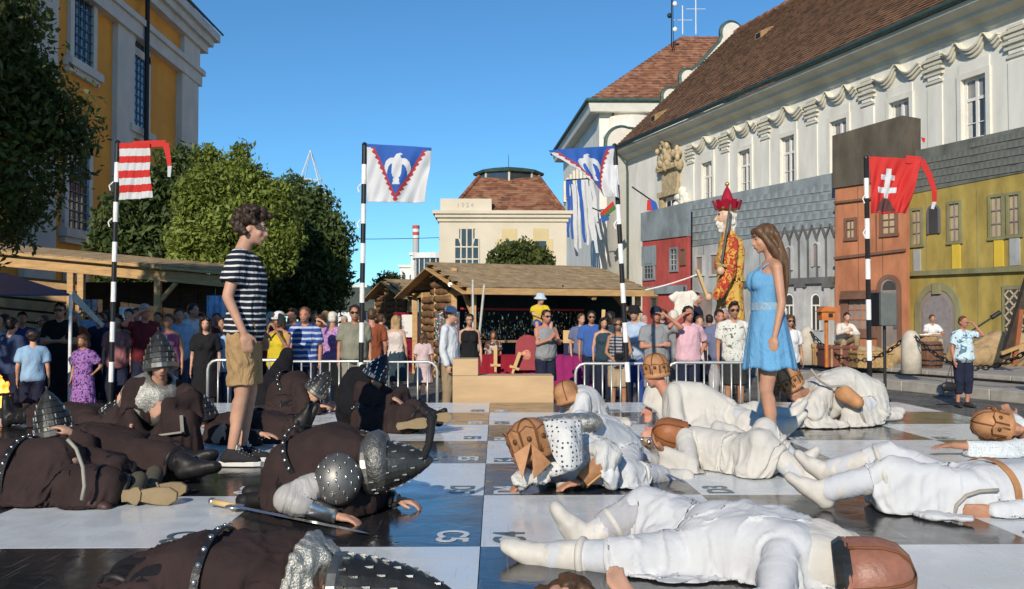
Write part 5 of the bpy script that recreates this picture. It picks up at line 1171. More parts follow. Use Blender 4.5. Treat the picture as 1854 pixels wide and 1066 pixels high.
# --- middle left, sunlit
crowd('woman in yellow tank top and white cap filming with a phone', 508, 14.2, 1.68, -12, ('phone', 'phone'), fem=True, fat=1.15, skin=1, hr=('bob', 'brown'), top=('tank', YEL), bottom=('shorts', NAVY), hat=('cap', WHT))
crowd('man with grey moustache in blue and white striped polo', 554, 14.8, 1.76, -5, fat=1.2, skin=2, hr=('short', 'auburn'), top=('tee', striped('cloth_blue_bands', (.035, .075, .30), (.45, .52, .6), .085, .38)), bottom=('trousers', NAVY))
crowd('brunette woman in black top and sunglasses shading her face', 582, 16.5, 1.66, -20, ('shade', 'down'), fem=True, hr=('long', 'brown'), top=('tank', BLK), bottom=('jeans', JEAN), glasses='sun')
crowd('white haired person in purple checked shirt seen from behind', 603, 15.8, 1.70, 160, skin=1, hr=('short', 'white'), top=('tee', printed('cloth_purple_check', (.36, .17, .42), (.5, .36, .56), 30)), bottom=('shorts', BEIG))
crowd('stout man in grey tee and sunglasses behind the centre pole', 643, 15.2, 1.80, 8, fat=1.22, skin=1, hr=('short', 'dark'), top=('tee', OLIV), bottom=('trousers', cl('grey_khaki', (.26, .25, .2))), glasses='sun')
crowd('man in rust red tee walking away behind the grey tee man', 674, 16.6, 1.76, 195, skin=2, hr=('short', 'brown'), top=('tee', RUST), bottom=('trousers', RUST))
crowd('blonde woman in white top and dark skirt seen from behind', 717, 18.3, 1.66, 175, fem=True, hr=('long', 'blond'), top=('tank', cl('cream_top', (.60, .54, .50))), bottom=('skirt', DTEAL), shoes=SHOE_W, vox=.016)
crowd('little girl in pale pink dress with long brown hair', 767, 18.3, 1.33, 185, fem=True, hr=('long', 'brown'), top=('tee_dress', cl('blush', (.58, .45, .46))), bottom=None, vox=.015)
crowd('man in white jacket and pale blue cap with a strap bag', 812, 14.6, 1.76, 75, hpitch=-8, fat=1.1, skin=0, hr=('short', 'brown'), top=('long', cl('white_jacket', (.60, .63, .66))), bottom=('trousers', KHAKI), hat=('cap', cl('cap_blue', (.42, .46, .58))))
crowd('woman with round glasses in a black vest beside the hut counter', 850, 17.2, 1.68, 5, fem=True, hr=('bun', 'dark'), top=('tank', BLK), bottom=('jeans', BLK), glasses='round')
crowd('seated child in brown and white top behind the red table', 893, 20.5, 1.34, 5, fem=True, skin=1, hr=('bob', 'brown'), top=('tee', printed('cloth_brown_white', (.10, .05, .035), (.5, .45, .4), 9)), bottom=('jeans', BLK))
fgd, _ = crowd('man in grey vest and sunglasses carrying a child on his shoulders', 988, 16.6, 1.74, 25, ('hold', 'hold'), fat=1.16, skin=2, hr=('short', 'dark'), top=('tank', GREYT), bottom=('shorts', NAVY), glasses='sun', shoes=SHOE_W)
# child on his shoulders
cx_, cy_ = xat(980, 16.7), 16.72
fk = Fig((cx_ - .02, cy_ + .05, 1.52), (cx_ - .03, cy_ + .02, 1.79), (1, 0, 0), sc=.55)
for sd in (-1, 1): fk.arm(sd, (cx_ + sd * .14, cy_ - .04, 1.66), (cx_ + .05 + sd * .05, cy_ - .10, 1.60)); fk.leg(sd, (cx_ + .04 + sd * .12, cy_ - .14, 1.5), (cx_ + .05 + sd * .11, cy_ - .16, 1.3))
fk.head((cx_ - .01, cy_ - .02, 1.91), (.5, -.85, -.1))
ck = thing('person', 'small child in yellow tee and pale bucket hat riding on shoulders', 'person', (cx_, cy_, 1.5), group='onlookers standing round the board')
fk.sc = .72; fk.body(SK[0], ck, .014); fk.sc = .62; dress_up(fk, ck, ('tee', YEL), ('shorts', DBLU), SHOE_W, .014); fk.sc = .78; cap(fk, ck, cl('hat_blue', (.45, .55, .62)), 'bucket'); face(fk, ck)
# --- right of the hut
crowd('man in blue tee with a red chest patch beside the stall post', 1071, 18.6, 1.74, 0, skin=1, hr=('short', 'dark'), top=('tee', cl('royal_blue', (.05, .12, .36))), bottom=('trousers', NAVY), glasses='sun')
crowd('curly haired woman in sunglasses with a camera strap', 1120, 15.6, 1.60, -10, ('clasp', 'clasp'), fem=True, skin=1, hr=('puffy', 'brown'), top=('tank', striped('cloth_grey_bands', (.06, .06, .08), (.35, .35, .38), .05)), bottom=('shorts', BEIG), glasses='sun')
crowd('man in black hood and pale blue tunic with a dark strap', 1149, 16.6, 1.80, -15, ('cross', 'cross'), fat=1.15, top=('long', cl('tunic_blue', (.38, .48, .62))), bottom=('trousers', DBLU), hr=('short', 'dark'), hat=('bucket', BLK))
crowd('woman with dark hair in a teal vest behind the camera strap woman', 1093, 17.8, 1.62, 5, fem=True, hr=('bob', 'dark'), top=('tank', DTEAL), bottom=('jeans', NAVY))
crowd('man in grey tee with white chest print shading his eyes', 1188, 14.8, 1.76, 0, ('shade', 'cross'), fat=1.15, skin=2, hr=('short', 'dark'), top=('tee', GREYT), bottom=('shorts', GREYT), hat=('cap', NAVY))
crowd('fair haired person in grey vest seen from behind', 1221, 17.0, 1.74, 200, skin=2, hr=('short', 'white'), top=('tank', GREYT), bottom=('shorts', cl('grey_shorts', (.17, .16, .16))))
crowd('man in pale pink polo shading his eyes with his right hand', 1246, 14.9, 1.78, 12, ('hip', 'shade'), fat=1.15, skin=2, hr=('short', 'dark'), top=('tee', PINK), bottom=('trousers', NAVY))
crowd('boy in white tee behind the pink polo man', 1268, 16.8, 1.64, -10, skin=0, hr=('short', 'brown'), top=('tee', cl('offwhite', (.6, .56, .56))), bottom=('shorts', NAVY))
crowd('man in dark tee standing higher than the others behind the pink polo', 1260, 20.0, 1.80, 60, z0=.34, skin=2, hr=('short', 'dark'), top=('tee', NAVY), bottom=('trousers', NAVY))
crowd('man in slate blue tee left of the palm print tee man', 1303, 15.8, 1.74, 4, fat=1.1, skin=2, hr=('short', 'dark'), top=('tee', SLATE), bottom=('trousers', cl('pale_grey_trousers', (.36, .36, .38))))
crowd('young man in white palm print tee, sunglasses and dark shorts', 1330, 15.0, 1.84, -5, skin=1, hr=('quiff', 'dark'), top=('tee', printed('cloth_palm_print', (.62, .62, .58), (.12, .16, .1), 17, .60)), bottom=('shorts', cl('charcoal', (.035, .035, .035))), glasses='sun')
crowd('brunette woman in white top and sunglasses behind the blue dress', 1432, 16.8, 1.66, 0, fem=True, skin=1, hr=('long', 'brown'), top=('tee', WHT), bottom=('jeans', BLK), glasses='sun')
crowd('small face in sunglasses left of the white top woman', 1416, 18.2, 1.66, 0, skin=1, hr=('short', 'brown'), top=('tee', BEIG), bottom=('jeans', BLK), glasses='sun')
crowd('person in loose white cotton seen from behind, behind the sunglasses woman', 1421, 21.5, 1.86, 180, fat=1.25, skin=1, hr=('short', 'white'), top=('long', WHT), bottom=('trousers', WHT))
crowd('woman in pale blue floral top and dark cropped trousers shading her eyes', 1749, 17.1, 1.64, 8, ('shade_mid', 'down'), fem=True, fat=1.25, skin=2, hr=('short', 'auburn'), top=('tee', printed('cloth_floral', (.50, .64, .70), (.10, .19, .26), 11, .58)), bottom=('capri', NAVY), group='onlookers standing round the board', vox=.015)
fgx = Fig((xat(1684, 28.6), 28.4, .95), (xat(1684, 28.6), 28.3, 1.4), (1, 0, 0), sc=.95)
for sd in (-1, 1): fgx.arm(sd, (xat(1684, 28.6) + sd * .26, 28.1, 1.15), (xat(1684, 28.6) + sd * .1, 27.95, 1.12)); fgx.leg(sd, (xat(1684, 28.6) + sd * .12, 28.0, .95), (xat(1684, 28.6) + sd * .12, 28.0, .45))
fgx.head((xat(1684, 28.6), 28.25, 1.6), (0, -1, 0)); o_ = thing('person', 'vendor sitting behind the small table at the mustard gate', 'person', (xat(1684, 28.6), 28.3, .36), group='onlookers standing round the board')
fgx.body(SK[1], o_, .022); dress_up(fgx, o_, ('tee', WHT), ('trousers', BEIG), SHOE, .022); hair(fgx, o_, HR['brown'], 'short')
# seated man in a white shirt on the trunk, one foot up
sx, sY = xat(1527, 25.4), 25.4
fs_ = Fig((sx, sY, 1.02), (sx + .04, sY - .22, 1.43), (1, 0, 0), (1, 0, 0), sc=.97)
fs_.arm(1, (sx + .30, sY - .34, 1.20), (sx + .05, sY - .52, 1.22), (-1, -.2, .1), (0, 1, 0)); fs_.arm(-1, (sx - .22, sY - .36, 1.22), (sx - .02, sY - .50, 1.30), (.8, -.2, .2), (0, 1, 0))
fs_.leg(1, (sx + .22, sY - .48, 1.10), (sx + .24, sY - .42, .68), (0, -1, 0)); fs_.leg(-1, (sx - .12, sY - .46, .98), (sx - .14, sY - .42, .55), (0, -1, 0))
fs_.head((sx + .04, sY - .30, 1.63), (.05, -1, -.12)); o_ = thing('person', 'dark haired man in loose white shirt and rolled trousers sitting on the trunk', 'person', (sx, sY, .6))
fs_.body(SK[0], o_, .018); dress_up(fs_, o_, ('long', cl('loose_white', (.64, .60, .54))), ('capri', KHAKI), None); hair(fs_, o_, HR['dark'], 'short'); face(fs_, o_)

# things people hold
m_ = MB(); a_ = at(508, 578, 13.85); m_.box(a_, (.085, .012, .15), Matrix.Rotation(.1, 3, 'Y')); q = m_.build('smartphone', M('phone_black', (.012, .012, .014), rough=.2), None, bevel=.006); tag(q, 'black phone held up by the woman in yellow', 'phone')
m_ = MB(); a_ = at(1120, 645, 15.35); m_.box(a_, (.14, .08, .1)); q = thing('camera_bag', 'small black camera hanging on the curly haired woman\'s strap', 'camera', a_); m_.build('camera_body', MATS['phone_black'], q, bevel=.01); m_ = MB(); m_.lathe([(.035, 0), (.035, .06)], 12, a_ - V((0, .09, 0)), Matrix.Rotation(PI / 2, 3, 'X')); m_.build('lens', MATS['phone_black'], q)
for sd in (-1, 1): m_ = MB(); m_.tube([a_ + V((sd * .06, .02, .05)), at(1120 + sd * 8, 605, 15.42), at(1120 + sd * 7, 592, 15.55)], .008, 5); m_.build('strap', MATS['phone_black'], q)
# ================================================================== market huts, barriers, props
# ---- big log hut: front corner under the eave at c0, front runs along ex, depth along ey
hd_ = 24.0; c0 = V((xat(857, hd_), hd_, 0)); th_ = R(23); ex = V((math.cos(th_), math.sin(th_), 0)); ey = V((-math.sin(th_), math.cos(th_), 0))
def hp(u, v, z): p = c0 + ex * u + ey * v; return V((p.x, p.y, z))
hut = thing('log_hut', 'large log market hut with shallow shingle roof and open front', 'hut', c0)
ze_, zr_, dep, ln_ = 2.42, 3.06, 4.6, 4.75
RSH = M('weathered_shingle', (.33, .24, .135), rough=.9, var=.35, scale=4, bump=.3, bscale=25)
def hbeam(nm, a, b, w_, h_, mat=WOOD, par=None, up=(0, 0, 1)):
    m_ = MB(); m_.beam(a, b, w_, h_, up); return m_.build(nm, mat, par or hut, bevel=.012)
rf_ = MB(); courses(rf_, hp(-.35, -.45, ze_ - .1), hp(ln_ + .2, -.45, ze_ - .1), hp(-.35, dep / 2, zr_), hp(ln_ + .2, dep / 2, zr_), 9, .035); courses(rf_, hp(ln_ + .2, dep + .45, ze_ - .1), hp(-.35, dep + .45, ze_ - .1), hp(ln_ + .2, dep / 2, zr_), hp(-.35, dep / 2, zr_), 9, .035)
hroof = rf_.build('roof', RSH, hut)
for i in range(9):      # shingles of the front slope that can be told apart, one by one
    for k in range(18):
        t = (i + .05) / 9; u = -.34 + (k + (i % 2) * .5) * .285
        if u > ln_: continue
        a_ = hp(u, -.45, ze_ - .1).lerp(hp(u, dep / 2, zr_), t); b_ = hp(u, -.45, ze_ - .1).lerp(hp(u, dep / 2, zr_), t + .135)
        m_ = MB(); m_.beam(a_ + V((0, 0, .055)), b_ + V((0, 0, .035)), .275, .014 + .008 * random.random()); m_.build('shingle', RSH, hroof)
for u in (-.36, ln_ + .2):
    hbeam('barge_board', hp(u, -.5, ze_ - .22), hp(u, dep / 2, zr_ - .12), .04, .26, up=ex); hbeam('barge_board', hp(u, dep + .5, ze_ - .22), hp(u, dep / 2, zr_ - .12), .04, .26, up=ex)
hbeam('fascia', hp(-.36, -.47, ze_ - .16), hp(ln_ + .2, -.47, ze_ - .16), .045, .16)
for u, v in ((0, 0), (ln_, 0), (0, dep), (ln_, dep), (0, 1.35), (0, 2.7), (0, 3.8), (2.4, 0)):
    if (u, v) == (2.4, 0): continue
    hbeam('post', hp(u, v, 0), hp(u, v, ze_ + (.5 if 1 < v < 3.5 and u == 0 else -.08)), .15, .15)
hbeam('tie_beam', hp(0, 0, ze_ - .15), hp(0, dep, ze_ - .15), .12, .14); hbeam('tie_beam', hp(0, 0, ze_ - .12), hp(ln_, 0, ze_ - .12), .12, .16)
for u in (1.6, 3.2): hbeam('rafter_end', hp(u, -.42, ze_ - .28), hp(u, .5, ze_ + .02), .12, .14, WOOD2)
hbeam('brace', hp(ln_, .0, ze_ - .9), hp(ln_ - .8, .0, ze_ - .12), .12, .12, WOOD2); hbeam('brace', hp(0, 0, ze_ - .75), hp(0, .7, ze_ - .12), .1, .1)
rg = random.Random(5)
def log(a, b, r, par):
    m_ = MB(); n_ = 7; pts = [V(a).lerp(V(b), i / n_) + V((0, 0, rg.uniform(-.018, .018))) + ex * rg.uniform(-.02, .02) for i in range(n_ + 1)]
    m_.tube(pts, [r * rg.uniform(.9, 1.08) for _ in pts], 10); m_.build('log', LOGM, par, sm=True)
for i in range(14):
    z = .12 + i * .2
    for v0, v1 in ((1.42, 2.66), (2.74, 3.78)) if z < ze_ - .1 else (((1.6, 3.0),) if z < zr_ - .3 else ()): log(hp(0, v0, z), hp(0, v1, z), .108, hut)
for i in range(5): log(hp(0, .1, .12 + i * .2), hp(0, 1.3, .12 + i * .2), .1, hut)
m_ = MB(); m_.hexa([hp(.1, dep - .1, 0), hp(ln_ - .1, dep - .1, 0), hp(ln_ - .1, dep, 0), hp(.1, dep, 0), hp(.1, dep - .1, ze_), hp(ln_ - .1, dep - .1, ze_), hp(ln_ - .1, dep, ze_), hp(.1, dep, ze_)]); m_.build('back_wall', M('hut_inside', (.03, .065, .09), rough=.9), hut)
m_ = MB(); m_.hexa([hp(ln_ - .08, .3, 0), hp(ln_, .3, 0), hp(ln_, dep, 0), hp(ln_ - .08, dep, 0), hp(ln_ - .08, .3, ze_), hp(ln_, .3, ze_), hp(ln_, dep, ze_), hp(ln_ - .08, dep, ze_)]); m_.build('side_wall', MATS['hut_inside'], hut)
hbeam('counter', hp(.1, .9, 1.0), hp(ln_ - .2, .9, 1.0), .5, .06, WOOD2)
BULB = M('lamp_glow', (.9, .8, .55)); n_, b_ = nodes_of(BULB); b_.inputs['Emission Color'].default_value = (1, .86, .55, 1); b_.inputs['Emission Strength'].default_value = 1.6
for px, py in ((936, 527), (1019, 527), (815, 515)):
    p = at(px, py, 24.6 if px > 850 else 24.2); lo = thing('hanging_lamp', 'round white lamp hanging under the log hut eave %s' % ({936: 'near its middle', 1019: 'towards its right end', 815: 'in the gable opening at the left'}[px]), 'lamp', p)
    m_ = MB(); m_.sphere(p, .055, 12, 8); m_.build('bulb', BULB, lo, sm=True); m_ = MB(); m_.tube([p + V((0, 0, .05)), p + V((0, 0, .16))], .02, 8); m_.build('lamp_holder', IRON, lo)
# rail of trinkets hanging inside the hut
tr_ = thing('trinket_rail', 'red rail hung with rows of glittering trinkets inside the log hut', 'display rail', hp(2, 1.4, 1.9))
m_ = MB(); m_.tube([hp(.2, 1.4, 1.86), hp(ln_ - .9, 1.4, 1.84)], .03, 8); m_.build('rail', M('rail_red', (.45, .04, .06), rough=.5), tr_)
for nm, mm, seed in (('brass_trinkets', M('brass', (.5, .36, .12), metal=.8, rough=.3), 1), ('silver_trinkets', M('silver', (.6, .62, .62), metal=.8, rough=.25), 2), ('dark_trinkets', M('dark_trinket', (.06, .05, .05), rough=.4), 3)):
    r2 = random.Random(seed); m_ = MB()
    for i in range(150):
        u = r2.uniform(.25, ln_ - 1); z = 1.8 - r2.random() ** .7 * .75; m_.box(hp(u, 1.4 + r2.uniform(-.08, .05), z), (r2.uniform(.015, .035), .012, r2.uniform(.02, .09)), Matrix.Rotation(r2.uniform(0, 3), 3, 'Z'))
    m_.build(nm, mm, tr_, kind='stuff')
# panel of small badges at the hut corner
m_ = MB(); p = at(810, 592, 23.6); bp_ = thing('badge_panel', 'panel crowded with small glittering badges at the hut corner', 'panel', p); m_.box(p, (.6, .03, .75)); m_.build('board', M('badge_board', (.10, .09, .09)), bp_)
r2 = random.Random(9)
for nm, c in (('white_badges', (.65, .62, .6)), ('green_badges', (.05, .3, .16)), ('pink_badges', (.5, .1, .2))):
    m_ = MB()
    for i in range(110): m_.box(p + V((r2.uniform(-.28, .28), -.025, r2.uniform(-.36, .36))), (r2.uniform(.015, .04), .02, r2.uniform(.015, .04)))
    m_.build(nm, M(nm, c, rough=.3), bp_, kind='stuff')
# leaning poles in front of the hut
for i, (a_, b_, lb) in enumerate(((at(856, 506, 22.5), V((xat(857, 22.5), 22.5, 0)), 'upright pale pole at the log hut corner'), (at(877, 515, 22.2), V((xat(858, 22.2), 22.2, 0)), 'slanting pale pole leaning beside the upright one'))):
    m_ = MB(); m_.tube([a_, b_], .03, 10); o = m_.build('tent_pole', M('pole_alu', (.55, .54, .5), rough=.4, metal=.3)); tag(o, lb, 'pole')
# smaller hut behind to the left, and red cloth with a white notice between the huts
c1 = V((xat(742, 31), 31, 0)); h2 = thing('log_hut', 'smaller log hut half hidden behind the large one', 'hut', c1)
def h2p(u, v, z): p = c1 + ex * u + ey * v; return V((p.x, p.y, z))
m_ = MB(); courses(m_, h2p(-.3, -.4, 2.35), h2p(3, -.4, 2.35), h2p(-.3, 1.9, 2.95), h2p(3, 1.9, 2.95), 7, .035); courses(m_, h2p(3, 4.2, 2.35), h2p(-.3, 4.2, 2.35), h2p(3, 1.9, 2.95), h2p(-.3, 1.9, 2.95), 7, .035); m_.build('roof', RSH, h2)
for v in (0, 1.3, 2.6, 3.8): hbeam('post', h2p(0, v, 0), h2p(0, v, 2.3 + (.35 if 1 < v < 3 else 0)), .14, .14, WOOD, h2)
for i in range(12):
    for v0, v1 in ((.1, 1.2), (1.4, 2.5), (2.7, 3.7)): log(h2p(0, v0, .12 + i * .2), h2p(0, v1, .12 + i * .2), .105, h2)
for s_ in (-.5, 0): hbeam('barge_board', h2p(-.32, -.45 if s_ == 0 else 4.25, 2.24), h2p(-.32, 1.9, 2.86), .04, .22, WOOD, h2, up=ex)
m_ = MB(); m_.box(at(735, 610, 29.3) - V((0, 0, .2)), (.75, .05, 1.9)); rc = m_.build('red_curtain', cl('red_curtain', (.20, .012, .03))); tag(rc, 'dark red cloth hanging between the two log huts', 'curtain')
m_ = MB(); m_.box(at(737, 590, 29.2), (.32, .03, .68)); nb_ = m_.build('notice_board', M('notice_white', (.7, .7, .68), var=.04)); tag(nb_, 'blank white notice hung on the red cloth', 'notice')
# dark green tents behind
for lb, x0, x1, yp, yb, Y in (('dark green peaked market tent left of the small log hut', 590, 700, 520, 552, 44), ('low dark grey tent roof behind the trees', 470, 600, 540, 560, 48)):
    o = thing('market_tent', lb, 'tent', (xat((x0 + x1) / 2, Y), Y, 0)); a_, b_ = xat(x0, Y), xat(x1, Y); zp, zb = zat(yp, Y), zat(yb, Y)
    m_ = MB(); e = [(a_, Y - 1.5, zb), (b_, Y - 1.5, zb), (b_, Y + 2, zb), (a_, Y + 2, zb)]; cx_ = (a_ + b_) / 2 + .2
    m_.add(e + [(cx_ - .4, Y, zp), (cx_ + .4, Y, zp)] + [(p[0], p[1], p[2] - .3) for p in e], [(0, 1, 5, 4), (1, 2, 5), (2, 3, 4, 5), (3, 0, 4), (0, 6, 7, 1), (1, 7, 8, 2), (2, 8, 9, 3), (3, 9, 6, 0)]); m_.build('canopy', M('tent_green', (.075, .095, .085), rough=.8), o)
    for p in e: m_ = MB(); m_.tube([(p[0], p[1], 0), (p[0], p[1], zb - .2)], .03, 8); m_.build('tent_leg', IRON, o)
# ---- timber stall along the left
A0, B0 = at(14, 473, 21.6), at(448, 513, 21.2)
st = thing('timber_stall', 'long timber market stall with a sunlit sloping roof beam behind the left crowd', 'stall', (A0.x, 21.6, 0))
def sb(px, dy=0, dz=0): t = (xat(px, 21.4) - A0.x) / (B0.x - A0.x); p = A0.lerp(B0, t); return V((p.x, p.y + dy, p.z + dz))
hbeam('roof_beam', sb(-60), sb(448), .14, .25, WOOD, st); hbeam('roof_edge', sb(-60, -.14, .17), sb(448, -.14, .17), .12, .07, WOOD, st)
m_ = MB(); N_ = 14
for i in range(N_):
    e0, e1 = -60 + 510 * i / N_, -60 + 510 * (i + .97) / N_; m_.hexa([sb(e0, -.18, .21), sb(e1, -.18, .21), sb(e1, 1.25, .40), sb(e0, 1.25, .40), sb(e0, -.18, .235), sb(e1, -.18, .235), sb(e1, 1.25, .425), sb(e0, 1.25, .425)])
m_.build('roof_boards', RSH, st, kind='stuff')
for px, br in ((131, False), (150, False), (291, True), (420, True)):
    q_ = sb(px, 0, -.12); hbeam('post', (q_.x, q_.y, 0), q_, .14, .14, WOOD, st)
    if br: e_ = sb(px + 34, 0, -.12); hbeam('brace', (q_.x + .05, q_.y, q_.z - .45), e_, .09, .09, WOOD, st)
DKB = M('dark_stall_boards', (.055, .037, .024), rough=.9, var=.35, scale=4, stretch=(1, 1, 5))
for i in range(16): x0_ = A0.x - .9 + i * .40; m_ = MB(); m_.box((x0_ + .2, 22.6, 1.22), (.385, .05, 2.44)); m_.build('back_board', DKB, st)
for i in range(9): hbeam('wall_board', sb(-40, .5, -2.5 + i * .26), sb(128, .5, -2.5 + i * .26), .05, .21, WOOD2, st)
hbeam('counter', (A0.x, 21.5, .95), (B0.x, 21.3, .95), .5, .07, WOOD2, st)
s2 = thing('timber_stall', 'second timber stall roof running on behind the man in the striped shirt', 'stall', at(500, 525, 27))
hbeam('roof_beam', at(470, 514, 29), at(566, 531, 29), .14, .25, WOOD2, s2); m_ = MB(); p0, p1 = at(470, 512, 28.9), at(566, 529, 28.9); m_.hexa([p0, p1, p1 + V((0, 3, .4)), p0 + V((0, 3, .4))] + [q + V((0, 0, .06)) for q in (p0, p1, p1 + V((0, 3, .4)), p0 + V((0, 3, .4)))]); m_.build('roof_boards', RSH, s2)
for px in (478, 560): q_ = at(px, 528, 29); hbeam('post', (q_.x, q_.y, 0), q_, .14, .14, WOOD2, s2)
for lb, px0, px1, y0_, y1_, Y, mm in (('white printed cloth hanging at the back of the timber stall', 216, 258, 556, 582, 20.2, WINW), ('pale blue printed cloth hung beside the stall', 374, 408, 535, 590, 19.6, M('stall_poster', (.2, .32, .5), var=.6, scale=4)), ('grey printed banner hung under the stall beam', 143, 175, 542, 563, 19.0, M('stall_banner', (.3, .3, .33), var=.6, scale=9))):
    a_, b_ = at(px0, y1_, Y), at(px1, y0_, Y); m_ = MB(); N_ = 12
    vs = []; 
    for i in range(N_ + 1):
        x = a_.x + (b_.x - a_.x) * i / N_; yy = Y + .03 * math.sin(i * 1.7); vs += [(x, yy, a_.z + .03 * math.sin(i * 2.3)), (x, yy, b_.z)]
    m_.add(vs, [(2 * i, 2 * i + 2, 2 * i + 3, 2 * i + 1) for i in range(N_)]); o = m_.build('hanging_cloth', mm); tag(o, lb, 'cloth'); sd_ = o.modifiers.new('t', 'SOLIDIFY'); sd_.thickness = .01
# blue canopy at the left edge
cn = thing('market_canopy', 'dark blue canopy with a pale guy strap at the left edge', 'canopy', (-8.2, 15, 0))
m_ = MB(); e = [at(-160, 533, 14), at(128, 533, 14.2), at(118, 528, 17.5), at(-150, 528, 17.5)]; pk = [at(-60, 492, 15.5), at(10, 494, 15.8)]
m_.add(e + pk, [(0, 1, 5, 4), (1, 2, 5), (2, 3, 4, 5), (3, 0, 4)]); co = m_.build('canopy_cloth', M('canopy_blue', (.03, .07, .15), rough=.6), cn); sd_ = co.modifiers.new('t', 'SOLIDIFY'); sd_.thickness = .02
m_ = MB(); a_, b_ = at(130, 533, 14.2), at(186, 590, 14.6); s_ = V((.02, 0, .06)); m_.hexa([a_ - s_, a_ + s_, b_ + s_ * .4, b_ - s_ * .4] + [p + V((0, .02, 0)) for p in (a_ - s_, a_ + s_, b_ + s_ * .4, b_ - s_ * .4)]); m_.build('guy_strap', cl('strap_pale', (.4, .46, .45)), cn)
m_ = MB(); q_ = at(128, 533, 14.2); m_.tube([q_, (q_.x, q_.y, 0)], .025, 8); m_.build('canopy_leg', PWHT, cn)
# ---- crowd barriers
GALV = M('galvanised_steel', (.50, .52, .50), rough=.4, metal=.5, var=.12)
def barrier(label, pxa, pxb, Y, zt=1.03, n=9, round_a=True, round_b=True):
    xa, xb = xat(pxa, Y), xat(pxb, Y); o = thing('crowd_barrier', label, 'barrier', ((xa + xb) / 2, Y, 0), group='steel crowd barriers behind the board')
    r = .12; m_ = MB(); pts = [(xa, Y, .12)] + ([(xa, Y, zt - r)] + [(xa + r - r * math.cos(R(a)), Y, zt - r + r * math.sin(R(a))) for a in (30, 60, 90)] if round_a else [(xa, Y, zt)]) + ([(xb - r + r * math.sin(R(a)), Y, zt - r + r * math.cos(R(a))) for a in (0, 30, 60, 90)] if round_b else [(xb, Y, zt)]) + [(xb, Y, .12)]
    m_.tube(pts, .02, 8); m_.build('outer_frame', GALV, o, sm=True); m_ = MB(); m_.tube([(xa, Y, .2), (xb, Y, .2)], .016, 8); m_.build('bottom_rail', GALV, o)
    for i in range(1, n): x = xa + (xb - xa) * i / n; m_ = MB(); m_.tube([(x, Y, .2), (x, Y, zt - .01)], .011, 6); m_.build('bar', GALV, o, sm=True)
    for x in (xa + .15, xb - .15): m_ = MB(); m_.beam((x, Y - .3, .03), (x, Y + .3, .03), .05, .04); m_.build('foot', GALV, o); m_ = MB(); m_.tube([(x, Y, .04), (x, Y, .2)], .015, 6); m_.build('foot_stem', GALV, o)
barrier('steel barrier panel directly in front of the striped polo man', 531, 700, 12.35, 1.03, 10, False, False)
barrier('steel barrier panel with rounded right end beside the plywood block', 704, 792, 12.4, 1.02, 5, False, True)
barrier('steel barrier panel half hidden by the man in shorts', 380, 527, 12.5, 1.04, 8)
barrier('steel barrier panel with rounded left end right of the plywood block', 1042, 1205, 12.3, 1.0, 10)
barrier('steel barrier panel in front of the pink polo man', 1209, 1375, 12.35, 1.01, 10)
# plywood block at the board's far edge
PLY = M('plywood', (.52, .36, .20), rough=.75, var=.12, scale=1.6, stretch=(1, 1, 5), bump=.05, bscale=20)
pb = thing('plywood_block', 'stepped plywood block standing at the far edge of the board', 'block', (xat(910, 12.1), 12.1, 0))
m_ = MB(); x0, x1, x2 = xat(820, 12.1), xat(866, 12.1), xat(1002, 12.1); m_.box(((x0 + x2) / 2, 12.3, .43), (x2 - x0, .5, .86)); m_.build('low_box', PLY, pb, bevel=.006)
m_ = MB(); m_.box(((x0 + x1) / 2, 12.3, .965), (x1 - x0, .5, .206)); m_.build('raised_box', PLY, pb, bevel=.006)
# stall table with red cloth and wooden toys
tb = thing('market_table', 'long table under dark red and magenta cloth in front of the hut', 'table', (xat(965, 20), 20, 0))
x0, x1 = xat(868, 19.6), xat(1075, 19.6)
m_ = MB(); m_.box(((x0 + x1) / 2, 20, .80), (x1 - x0, .9, .04)); m_.build('table_top', WOOD2, tb)
m_ = MB(); N_ = 60; vs = []
for i in range(N_ + 1):
    x = x0 - .03 + (x1 - x0 + .06) * i / N_; yy = 19.52 + .02 * math.sin(i * 1.3); vs += [(x, yy, .12 + .02 * math.sin(i * .9)), (x, 19.53, .83), (x, 20.45, .835)]
for i in range(N_): m_.m = 0 if i < 26 else 1; m_.add([vs[3 * i], vs[3 * i + 3], vs[3 * i + 4], vs[3 * i + 1], vs[3 * i + 5], vs[3 * i + 2]], [(0, 1, 2, 3), (3, 2, 4, 5)])
m_.build('table_cloth', [cl('red_cloth', (.24, .012, .025)), cl('magenta_cloth', (.26, .02, .12))], tb, sm=True)
TOY = M('toy_wood', (.58, .40, .18), rough=.6, var=.1)
for i, (px, py, hpx, rot, lb) in enumerate(((897, 650, 44, 0, 'wooden toy sword standing on the red table cloth'), (928, 655, 40, .35, 'wooden toy sword leaning right on the red table cloth'), (1090, 590, 60, .05, 'tall wooden toy sword beside the dark stall post'))):
    Y = 19.3; b_ = at(px, py + hpx / 2, Y); o = thing('toy_sword', lb, 'toy sword', b_); L_ = hpx * Y / F
    T = Matrix.Translation(b_) @ Matrix.Rotation(rot, 4, 'Y')
    m_ = MB(); m_.T = T; m_.box((0, 0, L_ * .62), (.07, .02, L_ * .75)); m_.build('blade', TOY, o); m_ = MB(); m_.T = T; m_.box((0, 0, L_ * .25), (.2, .03, .05)); m_.build('cross_guard', TOY, o); m_ = MB(); m_.T = T; m_.box((0, 0, L_ * .1), (.045, .03, L_ * .25)); m_.build('grip', TOY, o)
shd = thing('toy_shield', 'round topped red toy shield leaning on the table', 'shield', at(955, 640, 20)); a_ = at(955, 632, 19.45)
